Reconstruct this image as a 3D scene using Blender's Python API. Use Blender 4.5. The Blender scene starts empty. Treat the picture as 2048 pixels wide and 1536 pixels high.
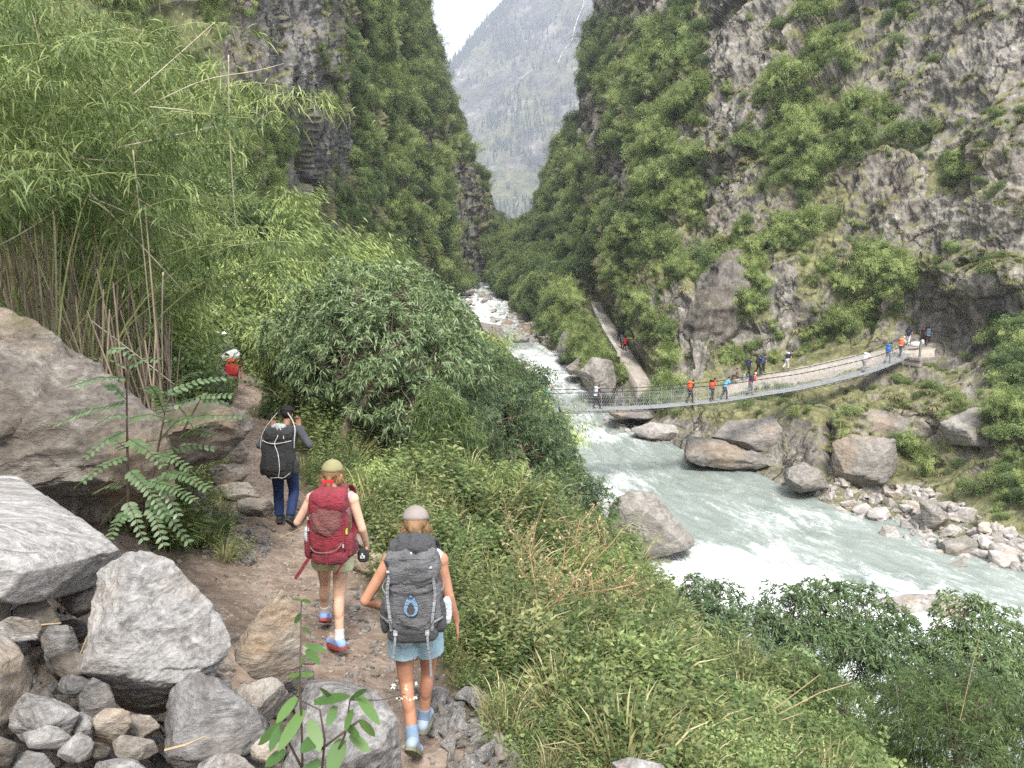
import bpy, math, random
import numpy as np
from mathutils import Vector, Matrix
from mathutils.bvhtree import BVHTree

# ------------------------------------------------------------------ camera, sky, sun
S = bpy.context.scene
R = math.radians
FPX = 1540.0
PITCH = R(9.9)
cam_d = bpy.data.cameras.new("camera"); cam = bpy.data.objects.new("camera", cam_d)
S.collection.objects.link(cam); S.camera = cam
cam_d.sensor_width = 36.0; cam_d.lens = 36.0 * FPX / 2048.0
cam_d.clip_start = 0.05; cam_d.clip_end = 6000
cam.location = (0, 0, 0); cam.rotation_euler = (R(90) - PITCH, 0, 0)

SUN_EL, SUN_AZ = R(54), R(174)      # azimuth measured from +Y, clockwise
W = bpy.data.worlds.new("World"); S.world = W; W.use_nodes = True
nt = W.node_tree; bg = nt.nodes['Background']
sky = nt.nodes.new('ShaderNodeTexSky'); sky.sky_type = 'NISHITA'; sky.sun_disc = False
sky.sun_elevation = SUN_EL; sky.sun_rotation = SUN_AZ; sky.dust_density = 4.0; sky.air_density = 1.0; sky.ozone_density = 1.0
tc = nt.nodes.new('ShaderNodeTexCoord'); cn = nt.nodes.new('ShaderNodeTexNoise')
mp = nt.nodes.new('ShaderNodeMapping'); mp.inputs['Scale'].default_value = (1.5, 1.5, 4)
cn.inputs['Scale'].default_value = 2.2; cn.inputs['Detail'].default_value = 6; cn.inputs['Roughness'].default_value = .6
cr = nt.nodes.new('ShaderNodeValToRGB'); cr.color_ramp.elements[0].position = .25; cr.color_ramp.elements[1].position = .75
cr.color_ramp.elements[0].color = (9.0, 9.6, 10.9, 1); cr.color_ramp.elements[1].color = (13.5, 13.7, 14.2, 1)
mx = nt.nodes.new('ShaderNodeMix'); mx.data_type = 'RGBA'; mx.inputs[0].default_value = .8
nt.links.new(tc.outputs['Generated'], mp.inputs[0]); nt.links.new(mp.outputs[0], cn.inputs['Vector'])
nt.links.new(cn.outputs['Fac'], cr.inputs[0]); nt.links.new(sky.outputs[0], mx.inputs[6]); nt.links.new(cr.outputs[0], mx.inputs[7])
nt.links.new(mx.outputs[2], bg.inputs[0]); bg.inputs[1].default_value = 0.085
sl = bpy.data.lights.new("sun", 'SUN'); sl.energy = 2.8; sl.angle = R(17); sl.color = (1, .955, .88)
so = bpy.data.objects.new("sun", sl); S.collection.objects.link(so)
sd = Vector((math.sin(SUN_AZ) * math.cos(SUN_EL), math.cos(SUN_AZ) * math.cos(SUN_EL), math.sin(SUN_EL)))
so.rotation_euler = sd.to_track_quat('Z', 'Y').to_euler()
S.view_settings.view_transform = 'Standard'; S.view_settings.look = 'None'; S.view_settings.gamma = 1
S.view_settings.exposure = 1.1
S.cycles.max_bounces = 5; S.cycles.diffuse_bounces = 3; S.cycles.glossy_bounces = 2; S.cycles.transmission_bounces = 3
S.cycles.transparent_max_bounces = 8; S.cycles.volume_bounces = 0; S.cycles.use_adaptive_sampling = False; S.cycles.sample_clamp_indirect = 3.0; S.cycles.use_denoising = False
S.cycles.caustics_reflective = False; S.cycles.caustics_refractive = False
COL = S.collection

# ------------------------------------------------------------------ small maths
def P(px, py, y):
    """world point seen at photograph pixel (px,py) whose world Y is y"""
    a = (px - 1024) / FPX; b = (768 - py) / FPX
    dy = math.cos(PITCH) + b * math.sin(PITCH); dz = -math.sin(PITCH) + b * math.cos(PITCH)
    return Vector((a / dy * y, y, dz / dy * y))
def raydir(px, py):
    return P(px, py, 1.0).normalized()
def proj(v):
    v = np.asarray(v, float)
    d = v[..., 1] * math.cos(PITCH) - v[..., 2] * math.sin(PITCH)
    u = v[..., 1] * math.sin(PITCH) + v[..., 2] * math.cos(PITCH)
    d = np.where(d < .01, .01, d)
    return 1024 + FPX * v[..., 0] / d, 768 - FPX * u / d, d
_G = np.array([[1,1,0],[-1,1,0],[1,-1,0],[-1,-1,0],[1,0,1],[-1,0,1],[1,0,-1],[-1,0,-1],[0,1,1],[0,-1,1],[0,1,-1],[0,-1,-1]], float)
def pnoise(p, seed=0):
    p = np.asarray(p, float); f = np.floor(p); t = p - f; i = f.astype(np.int64)
    w = t * t * t * (t * (t * 6 - 15) + 10)
    out = np.zeros(len(p))
    for dx in (0, 1):
        for dy in (0, 1):
            for dz in (0, 1):
                h = ((i[:, 0] + dx) * 374761393 + (i[:, 1] + dy) * 668265263 + (i[:, 2] + dz) * 2147483647 + seed * 974634777) & 0xffffffff
                h = ((h ^ (h >> 13)) * 1274126177) & 0xffffffff
                h = (h ^ (h >> 16)) % 12
                g = _G[h]
                d = (g[:, 0] * (t[:, 0] - dx) + g[:, 1] * (t[:, 1] - dy) + g[:, 2] * (t[:, 2] - dz))
                wx = w[:, 0] if dx else 1 - w[:, 0]; wy = w[:, 1] if dy else 1 - w[:, 1]; wz = w[:, 2] if dz else 1 - w[:, 2]
                out += d * wx * wy * wz
    return out
def fbm(p, octv=4, rough=.5, seed=0, ridged=False):
    p = np.asarray(p, float); a = 1.0; o = np.zeros(len(p)); tot = 0
    for k in range(octv):
        n = pnoise(p * (2.0 ** k) + 17.3 * k, seed + k)
        if ridged: n = .5 - np.abs(n) * 1.6
        o += a * n; tot += a; a *= rough
    return o / tot
def blocks(p, cell, seed, tilt=.6, step=.35):
    """angular broken-rock relief: every irregular cell is a tilted flat facet with its own offset"""
    q = np.asarray(p, float) / cell; f = np.floor(q).astype(np.int64); best = np.full(len(q), 1e9); out = np.zeros(len(q))
    for dx in (-1, 0, 1):
        for dy in (-1, 0, 1):
            for dz in (-1, 0, 1):
                c = f + np.array([dx, dy, dz]); h = (c[:, 0] * 73856093 ^ c[:, 1] * 19349663 ^ c[:, 2] * 83492791) + seed * 7919
                h = ((h & 0xffffffff) * 2654435761) & 0xffffffff; h = h ^ (h >> 15); r = [(((h * m) & 0xffffffff) >> 8) / 16777216.0 for m in (2246822519, 3266489917, 668265263, 374761393, 2654435761, 1597334677, 3812015801)]
                o = np.stack([c[:, 0] + r[0], c[:, 1] + r[1], c[:, 2] + r[2]], -1); d = q - o; dd = (d * d).sum(1); k = dd < best
                val = (r[3] - .5) * step + tilt * ((r[4] - .5) * d[:, 0] + (r[5] - .5) * d[:, 1] + (r[6] - .5) * d[:, 2])
                out = np.where(k, val, out); best = np.where(k, dd, best)
    return out * cell
def cr1(k, xs, n):
    """catmull-rom resample rows of control points k (m,d) at parameter array xs in [0,m-1]"""
    m = len(k); i = np.clip(np.floor(xs).astype(int), 0, m - 2); t = (xs - i)[:, None]
    g = lambda j: k[np.clip(j, 0, m - 1)]
    p0, p1, p2, p3 = g(i - 1), g(i), g(i + 1), g(i + 2)
    return .5 * ((2 * p1) + (-p0 + p2) * t + (2 * p0 - 5 * p1 + 4 * p2 - p3) * t * t + (-p0 + 3 * p1 - 3 * p2 + p3) * t ** 3)

# ------------------------------------------------------------------ mesh + object helpers
def mesh(name, V, F, mat=None, smooth=True, attrs=None, uv=None):
    V = np.asarray(V, np.float32); me = bpy.data.meshes.new(name)
    F = np.asarray(F, np.int32); n, k = F.shape
    me.vertices.add(len(V)); me.vertices.foreach_set('co', V.ravel())
    me.loops.add(n * k); me.loops.foreach_set('vertex_index', F.ravel())
    me.polygons.add(n); me.polygons.foreach_set('loop_start', np.arange(n, dtype=np.int32) * k)
    me.polygons.foreach_set('use_smooth', np.full(n, smooth, bool))
    me.update(calc_edges=True)
    for an, (dom, arr) in (attrs or {}).items():
        at = me.attributes.new(an, 'FLOAT', dom); at.data.foreach_set('value', np.asarray(arr, np.float32))
    if uv is not None:
        l = me.uv_layers.new(name='flow'); l.data.foreach_set('uv', np.asarray(uv, np.float32)[F.ravel()].ravel())
    if mat is not None:
        for q in (mat if isinstance(mat, (list, tuple)) else [mat]): me.materials.append(q)
    return me
def obj(name, me, parent=None, loc=None, rot=None, scale=None):
    o = bpy.data.objects.new(name, me); COL.objects.link(o)
    if parent is not None: o.parent = parent
    if loc is not None: o.location = loc
    if rot is not None: o.rotation_euler = rot
    if scale is not None: o.scale = (scale,) * 3 if isinstance(scale, (int, float)) else scale
    return o
def tag(o, label=None, cat=None, group=None, kind=None):
    if label: o['label'] = label
    if cat: o['category'] = cat
    if group: o['group'] = group
    if kind: o['kind'] = kind
    return o
def empty(name, loc=(0, 0, 0), rz=0, scale=1.0):
    o = bpy.data.objects.new(name, None); COL.objects.link(o); o.location = loc; o.rotation_euler = (0, 0, rz)
    o.scale = (scale,) * 3; o.empty_display_size = .1
    return o
def dup(o, loc, rot=None, scale=None):
    c = o.copy(); COL.objects.link(c); c.location = loc
    if rot is not None: c.rotation_euler = rot
    if scale is not None: c.scale = (scale,) * 3 if isinstance(scale, (int, float)) else scale
    for ch in list(o.children):
        d = ch.copy(); COL.objects.link(d); d.parent = c
        for g in list(ch.children):
            e = g.copy(); COL.objects.link(e); e.parent = d
    return c
def grid_faces(nu, nv):
    a = np.arange(nu * nv).reshape(nu, nv)
    return np.stack([a[:-1, :-1], a[1:, :-1], a[1:, 1:], a[:-1, 1:]], -1).reshape(-1, 4)
class MB:
    """collects loose shapes into one mesh"""
    def __init__(s): s.v = []; s.f = []; s.n = 0
    def add(s, V, F):
        V = np.asarray(V, float).reshape(-1, 3); s.v.append(V); s.f += [tuple(int(i) + s.n for i in f) for f in F]; s.n += len(V); return s
    def box(s, c, d, rot=None):
        q = np.array([[x, y, z] for x in (-.5, .5) for y in (-.5, .5) for z in (-.5, .5)]) * np.array(d)
        if rot is not None: q = q @ np.array(rot.to_3x3() if hasattr(rot, 'to_3x3') else rot).T
        return s.add(q + np.array(c), [(0, 1, 3, 2), (4, 6, 7, 5), (0, 4, 5, 1), (2, 3, 7, 6), (0, 2, 6, 4), (1, 5, 7, 3)])
    def tube(s, pts, rad, k=6):
        pts = [Vector(p) for p in pts]; n = len(pts)
        rad = [rad] * n if isinstance(rad, (int, float)) else list(rad)
        V = []; up = None
        for i, p in enumerate(pts):
            t = (pts[min(i + 1, n - 1)] - pts[max(i - 1, 0)])
            t = t.normalized() if t.length > 1e-9 else Vector((0, 0, 1))
            if up is None: up = t.orthogonal().normalized()
            up = (up - t * up.dot(t)); up = up.normalized() if up.length > 1e-6 else t.orthogonal().normalized()
            b = t.cross(up)
            for j in range(k):
                a = 2 * math.pi * j / k; V.append(p + (up * math.cos(a) + b * math.sin(a)) * rad[i])
        F = [(i * k + j, i * k + (j + 1) % k, (i + 1) * k + (j + 1) % k, (i + 1) * k + j) for i in range(n - 1) for j in range(k)]
        F += [tuple(range(k))[::-1], tuple((n - 1) * k + j for j in range(k))]
        return s.add(V, F)
    def strap(s, pts, w, th, side):
        """flat band through pts; side = width direction"""
        pts = [Vector(p) for p in pts]; n = len(pts); V = []
        for i, p in enumerate(pts):
            t = (pts[min(i + 1, n - 1)] - pts[max(i - 1, 0)]).normalized()
            sd_ = Vector(side); sd_ = (sd_ - t * sd_.dot(t)).normalized(); nn = t.cross(sd_)
            for a, b in ((-1, -1), (1, -1), (1, 1), (-1, 1)): V.append(p + sd_ * a * w / 2 + nn * b * th / 2)
        F = [(i * 4 + j, i * 4 + (j + 1) % 4, (i + 1) * 4 + (j + 1) % 4, (i + 1) * 4 + j) for i in range(n - 1) for j in range(4)]
        F += [(3, 2, 1, 0), tuple((n - 1) * 4 + j for j in range(4))]
        return s.add(V, F)
    def me(s, name, mat, smooth=False):
        m = bpy.data.meshes.new(name); m.from_pydata([tuple(v) for v in np.concatenate(s.v)], [], s.f)
        if mat: m.materials.append(mat)
        if smooth: m.polygons.foreach_set('use_smooth', np.ones(len(m.polygons), bool))
        m.update(); return m
    def build(s, name, mat, parent=None, smooth=False, **k):
        return obj(name, s.me(name, mat, smooth), parent, **k)

# ------------------------------------------------------------------ node helpers
def newmat(name):
    m = bpy.data.materials.new(name); m.use_nodes = True; n = m.node_tree
    return m, n, n.nodes['Principled BSDF'], n.nodes['Material Output']
def N(n, t, **k):
    q = n.nodes.new('ShaderNode' + t)
    for a, b in k.items():
        if a in q.inputs: q.inputs[a].default_value = b
        else: setattr(q, a, b)
    return q
def ramp(n, fac, stops, interp='LINEAR'):
    q = n.nodes.new('ShaderNodeValToRGB'); q.color_ramp.interpolation = interp
    e = q.color_ramp.elements
    while len(e) < len(stops): e.new(.5)
    for i, (p, c) in enumerate(stops):
        e[i].position = p; e[i].color = tuple(c) + (1,) if len(c) == 3 else c
    n.links.new(fac, q.inputs[0]); return q.outputs[0]
def mixc(n, fac, a, b, mode='MIX'):
    q = n.nodes.new('ShaderNodeMix'); q.data_type = 'RGBA'; q.blend_type = mode
    for s_, v in ((q.inputs[0], fac), (q.inputs[6], a), (q.inputs[7], b)):
        if hasattr(v, 'is_linked'): n.links.new(v, s_)
        else: s_.default_value = v if isinstance(v, (int, float)) else (tuple(v) + (1,))
    return q.outputs[2]
def math_(n, op, a, b=0.0, c=None, clamp=False):
    q = n.nodes.new('ShaderNodeMath'); q.operation = op; q.use_clamp = clamp
    for s_, v in zip(q.inputs, (a, b, c)):
        if v is None: continue
        if hasattr(v, 'is_linked'): n.links.new(v, s_)
        else: s_.default_value = v
    return q.outputs[0]
def noise(n, vec, scale, detail=4, rough=.55, dist=0.0):
    q = N(n, 'TexNoise', Scale=scale, Detail=detail, Roughness=rough, Distortion=dist)
    n.links.new(vec, q.inputs['Vector']); return q.outputs['Fac']
def mapping(n, vec, scale=(1, 1, 1), rot=(0, 0, 0), loc=(0, 0, 0)):
    q = n.nodes.new('ShaderNodeMapping'); q.inputs['Scale'].default_value = scale
    q.inputs['Rotation'].default_value = rot; q.inputs['Location'].default_value = loc
    n.links.new(vec, q.inputs[0]); return q.outputs[0]
def bump(n, b, h, strength=.5, dist=.1, nrm=None):
    q = N(n, 'Bump', Strength=strength, Distance=dist); n.links.new(h, q.inputs['Height'])
    if nrm is not None: n.links.new(nrm, q.inputs['Normal'])
    n.links.new(q.outputs[0], b.inputs['Normal']); return q.outputs[0]

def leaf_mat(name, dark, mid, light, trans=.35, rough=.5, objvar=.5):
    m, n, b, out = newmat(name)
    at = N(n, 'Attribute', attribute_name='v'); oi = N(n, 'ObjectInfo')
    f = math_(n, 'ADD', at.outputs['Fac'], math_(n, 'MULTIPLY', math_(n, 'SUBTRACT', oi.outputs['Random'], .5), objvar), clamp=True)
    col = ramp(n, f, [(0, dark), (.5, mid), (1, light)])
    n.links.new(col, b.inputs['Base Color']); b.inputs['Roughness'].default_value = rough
    b.inputs['Specular IOR Level'].default_value = .35
    t = N(n, 'BsdfTranslucent'); n.links.new(mixc(n, .4, col, (.26, .33, .10), 'MIX'), t.inputs[0])
    ms = N(n, 'MixShader', Fac=trans); n.links.new(b.outputs[0], ms.inputs[1]); n.links.new(t.outputs[0], ms.inputs[2])
    n.links.new(ms.outputs[0], out.inputs[0]); return m
def plain(name, col, rough=.7, var=.25, scale=12, bmp=.0, metal=0.0, bscale=60, spec=.4):
    m, n, b, out = newmat(name); t = N(n, 'TexCoord')
    f = noise(n, t.outputs['Object'], scale, 5)
    c = ramp(n, f, [(.3, tuple(x * (1 - var) for x in col)), (.7, tuple(min(1, x * (1 + var)) for x in col))])
    n.links.new(c, b.inputs['Base Color']); b.inputs['Roughness'].default_value = rough; b.inputs['Metallic'].default_value = metal
    b.inputs['Specular IOR Level'].default_value = spec
    if bmp: bump(n, b, noise(n, t.outputs['Object'], bscale, 5), bmp, .01)
    return m

def cliff_mat(name, cols, moss, moss_amt, streak=.5, wet=.0, scale=1.0, bd=.5):
    m, n, b, out = newmat(name); t = N(n, 'TexCoord'); o = t.outputs['Object']
    big = noise(n, o, .05 * scale, 6, .6); med = noise(n, o, .35 * scale, 8, .65, .6)
    fine = noise(n, o, 2.2 * scale, 8, .7, .3)
    vs = noise(n, mapping(n, o, (1, 1, .22), (.25, .35, .3)), .55 * scale, 8, .68, 1.2)
    f = math_(n, 'ADD', math_(n, 'MULTIPLY', med, .55), math_(n, 'MULTIPLY', fine, .45))
    c = ramp(n, f, [(.33, cols[0]), (.47, cols[1]), (.56, cols[2]), (.68, cols[3])])
    c = mixc(n, math_(n, 'MULTIPLY', ramp(n, vs, [(.5, (0, 0, 0)), (.62, (1, 1, 1))]), streak), c, (.028, .026, .024))
    warm = ramp(n, big, [(.52, (0, 0, 0)), (.62, (1, 1, 1))])
    c = mixc(n, math_(n, 'MULTIPLY', warm, .22), c, (.30, .23, .15))
    dz = n.nodes.new('ShaderNodeVectorMath'); dz.operation = 'ADD'; nz = N(n, 'TexNoise', Scale=.5 * scale, Detail=5); n.links.new(o, nz.inputs['Vector'])
    sc_ = n.nodes.new('ShaderNodeVectorMath'); sc_.operation = 'SCALE'; sc_.inputs['Scale'].default_value = 3.2; n.links.new(nz.outputs['Color'], sc_.inputs[0]); n.links.new(mapping(n, o, (1, 1, .6), (.3, .5, .2)), dz.inputs[0]); n.links.new(sc_.outputs[0], dz.inputs[1])
    ve = N(n, 'TexVoronoi', Scale=.22 * scale); ve.feature = 'DISTANCE_TO_EDGE'; n.links.new(dz.outputs[0], ve.inputs['Vector'])
    crk = math_(n, 'MULTIPLY', ramp(n, ve.outputs['Distance'], [(0, (1, 1, 1)), (.02, (.35, .35, .35)), (.05, (0, 0, 0))]), ramp(n, noise(n, o, .18 * scale, 4), [(.48, (0, 0, 0)), (.56, (1, 1, 1))])); c = mixc(n, math_(n, 'MULTIPLY', crk, .6), c, (.02, .018, .016))
    # pale lichen spots
    vo = N(n, 'TexVoronoi', Scale=5.0 * scale); n.links.new(o, vo.inputs['Vector'])
    li = math_(n, 'MULTIPLY', math_(n, 'LESS_THAN', vo.outputs['Distance'], .22), math_(n, 'GREATER_THAN', med, .53))
    c = mixc(n, math_(n, 'MULTIPLY', li, .45), c, (.42, .41, .39))
    # moss, grass and soil on the flatter places
    g = N(n, 'NewGeometry'); sx = N(n, 'SeparateXYZ'); n.links.new(g.outputs['Normal'], sx.inputs[0])
    at = N(n, 'Attribute', attribute_name='veg')
    k = math_(n, 'ADD', math_(n, 'MULTIPLY', sx.outputs['Z'], .7), math_(n, 'MULTIPLY', noise(n, o, .6 * scale, 7, .65), 1.5))
    k = math_(n, 'ADD', k, math_(n, 'MULTIPLY', at.outputs['Fac'], .75))
    k = math_(n, 'MULTIPLY', math_(n, 'SUBTRACT', k, 1.75 - moss_amt), 4.0, clamp=True)
    mc = ramp(n, noise(n, o, 1.6 * scale, 6, .7), [(.3, moss[0]), (.5, moss[1]), (.7, moss[2])])
    c = mixc(n, math_(n, 'MULTIPLY', k, .85), c, mc)
    n.links.new(c, b.inputs['Base Color']); b.inputs['Roughness'].default_value = .85 - wet
    b.inputs['Specular IOR Level'].default_value = .3
    h = math_(n, 'ADD', math_(n, 'MULTIPLY', med, 1.3), math_(n, 'ADD', math_(n, 'MULTIPLY', fine, .35), math_(n, 'MULTIPLY', vs, .9)))
    h = math_(n, 'SUBTRACT', h, math_(n, 'MULTIPLY', crk, .8)); bump(n, b, h, 1.0, bd); return m

# ------------------------------------------------------------------ the gorge
ZW = [(-20, -16.5), (60, -16.5), (82, -16.2), (112, -15.6), (167, -14.0), (193, -12.6), (273, -10.6), (420, -6.5)]
def zwater(y): return np.interp(y, [a for a, _ in ZW], [b for _, b in ZW])
CTRL = [(.2,-4,-1.0),(.1,0,-1.7),(-.1,2.5,-2.6),(-.6,4.4,-3.25),(-1.6,6.2,-3.42),(-2.4,8,-3.55),(-3.2,10,-3.72),(-4.8,14,-4.0),(-6.8,19,-4.4),(-8.5,24,-4.75),(-10,30,-5),(-11,36,-5.6),
 (.6,4.4,-3.3),(-.4,6.4,-3.5),(-1.2,8.5,-3.7),(-2.0,10.5,-3.85),(-3.6,14.5,-4.1),(-5.8,19,-4.5),(.9,2.5,-2.8),
 (-2.3,4.8,-3.0),(-3.2,7,-3.1),(-4.2,9.5,-3.4),(-5.8,13,-3.8),
 (-1.3,3,-2.4),(-2.0,3,-2.2),(-2.8,3,-2.05),(-2.7,4,-2.2),(-1.6,1.6,-2.0),(-3.1,5,-2.1),(-4,5.2,-1.8),(-4,3,-1.9),(-5.2,7,-2.0),(-4.3,7.6,-2.7),(-6,9,-2.4),(-7.5,12,-2.5),(-9,16,-2.6),(-8.5,20,-3.6),(-10.5,24,-3.6),
 (-7,2,-1.5),(-10,8,-1.0),(-10.5,13,.2),(-13,18,.6),(-14,25,-.5),(-13.5,30,-3),(-14,38,-3),(-12.4,45,-5),(-10.8,50,-5.5),(-17,38,.5),(-17,50,1),(-20,20,6.5),(-30,20,13),(-30,40,12),(-25,50,9),(-20,5,4),
 (2,4.5,-4.2),(3,6.5,-5.6),(1.2,7.2,-4.6),(5,9,-7.6),(8,14,-11.8),(10,17.5,-15.2),(11.5,19.5,-17.6),(14,16.5,-17.6),(4,2.5,-4.4),(8,6,-8.8),(14,10,-14.5),(20,12,-18),(6,0,-5),(14,0,-12),
 (.5,10,-4.9),(-.2,14.4,-5.2),(2,12,-6.4),(5,14,-9.2),(-3,17,-4.6),(-1,20,-6.2),(2.5,20,-8.6),(5.5,22,-12.8),(8,24,-16.2),(8.8,26,-17.8),(4,27,-12),(5.8,31,-16),(7,33,-18),(6,38,-18),(4,38,-15.4),
 (-5,24,-5.4),(0,30,-8.6),(-5,32,-6),(-5,40,-6.8),(1,42,-10.5),(4,44,-17.8),(0,50,-10.8),(2.5,52,-14),(4,56,-18),(-4,60,-8.5),(1,68,-13),(3,74,-18),(-8,62,-6),(-6,80,-8.5),(-3,98,-11),(0,108,-15),(1,114,-17.5),
 (-6,125,-11),(-3,135,-14.6),(-1,132,-16.8),(-11,150,-12.5),(-9,150,-16),(-17,170,-10),(-15,180,-13.5),(-13,180,-15),(-16,215,-10),(-12,215,-13),(-18,250,-8),(-14,52,-3.5),(-15,70,-4),(-14,100,-6),(-14,130,-6),
 (15,30,-19),(12,45,-19),(10,60,-19),(8,75,-18.5),(5.5,100,-18),(3,120,-17.5),(-6,165,-16),(-9,190,-14.5),(-8,240,-13.5),(-4,290,-12),
 (5,128,-14.6),(6.5,145,-14.2),(2,150,-14.4),(2.5,160,-13.9),(0,170,-13.7),(9,120,-15.2),(8,160,-13.5),(12,140,-13),
 (30,30,-20),(40,60,-20),(25,90,-20),(20,130,-19),(20,200,-18),(10,300,-14),(60,0,-22),(60,60,-22),(-60,0,20),(-60,60,40),(-40,120,20),(-40,220,10),(-30,320,0),(30,320,-10)]
_C = np.array(CTRL, float)
def _warp(x, y):
    return np.stack([x, y * (1 / (1 + np.maximum(y, 0) / 160.0))], -1)
_cx = _warp(_C[:, 0], _C[:, 1])
_A = np.linalg.norm(_cx[:, None] - _cx[None], axis=-1); _n = len(_C)
_M = np.zeros((_n + 3, _n + 3)); _M[:_n, :_n] = _A; _M[:_n, _n] = 1; _M[:_n, _n + 1:] = _cx; _M[_n, :_n] = 1; _M[_n + 1:, :_n] = _cx.T
_w = np.linalg.solve(_M, np.r_[_C[:, 2], 0, 0, 0])
def zbase(x, y):
    q = _warp(np.asarray(x, float).ravel(), np.asarray(y, float).ravel()); out = np.empty(len(q))
    for i in range(0, len(q), 40000):
        s_ = q[i:i + 40000]; r = np.linalg.norm(s_[:, None] - _cx[None], axis=-1)
        out[i:i + 40000] = r @ _w[:_n] + _w[_n] + s_ @ _w[_n + 1:]
    return out
TRAIL = np.array([(.1,-4),(.0,0),(-.1,2.5),(-.6,4.4),(-1.6,6.2),(-2.4,8),(-3.2,10),(-4.8,14),(-6.8,19),(-8.5,24),(-9.7,28),(-11.5,33),(-13,40)], float)
def seg_dist(x, y, poly):
    d = np.full(len(x), 1e9)
    for a, b in zip(poly[:-1], poly[1:]):
        e = b - a; t = np.clip(((x - a[0]) * e[0] + (y - a[1]) * e[1]) / (e @ e), 0, 1)
        d = np.minimum(d, np.hypot(x - a[0] - t * e[0], y - a[1] - t * e[1]))
    return d
def Z(x, y):
    x = np.asarray(x, float).ravel(); y = np.asarray(y, float).ravel()
    z = zbase(x, y); d = seg_dist(x, y, TRAIL); off = np.clip((d - .75) / 1.2, 0, 1)
    p = np.stack([x, y, 0 * x], -1)
    far = np.clip(y / 60, .0, 1)
    z = z + fbm(p * .22, 4, .5, 3) * (.9 + 1.6 * far) * off + fbm(p * 1.3, 4, .55, 9) * (.16 + .25 * off) + fbm(p * 6, 3, .55, 11) * (.035 + .04 * off)
    z -= (1 - off) * .06
    return z
def make_ground():
    nx, ny = 560, 640
    u = np.linspace(-1, 1, nx); x = np.sinh(u * 4.6) / math.sinh(4.6) * 75
    v = np.linspace(0, 1, ny); y = -4 + 330 * (np.expm1(v * 4.4) / math.expm1(4.4))
    X, Y = np.meshgrid(x, y, indexing='ij'); zz = Z(X, Y)
    V = np.stack([X.ravel(), Y.ravel(), zz], -1)
    return V, grid_faces(nx, ny)

def loft(rows_cols, nu, nv, amp, fscale, seed, dens=None, disp=None):
    """rows_cols[c][r] = (px,py,y). returns displaced vertices on an nu x nv grid"""
    K = np.array([[list(P(*q)) for q in c] for c in rows_cols])           # (C,R,3)
    C, Rr, _ = K.shape
    us = np.linspace(0, C - 1, nu); vs = np.linspace(0, Rr - 1, nv)
    A = cr1(K.reshape(C, -1), us, nu).reshape(nu, Rr, 3)
    G = cr1(A.transpose(1, 0, 2).reshape(Rr, -1), vs, nv).reshape(nv, nu, 3).transpose(1, 0, 2)
    du = np.gradient(G, axis=0); dv = np.gradient(G, axis=1); nrm = np.cross(du, dv); nrm /= np.linalg.norm(nrm, axis=-1, keepdims=True) + 1e-9
    V = G.reshape(-1, 3); nn = nrm.reshape(-1, 3)
    flip = np.sign(-(nn * V).sum(1).mean()); nn = nn * flip
    d = disp(V, nn) if disp else 0
    return V + nn * np.asarray(d)[:, None], nn, grid_faces(nu, nv)

def strata(V, f, seed, amp):
    """stepped ledges and cracks whose beds dip diagonally like the photographed walls"""
    q = V[:, 2] * .8 + V[:, 0] * -.35 + V[:, 1] * .15 + 3 * fbm(V * .06, 3, .5, seed)
    s_ = q * f; fr = s_ - np.floor(s_)
    return amp * (np.minimum(fr * 4, 1) * (1 - fr) ** .6)

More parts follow.
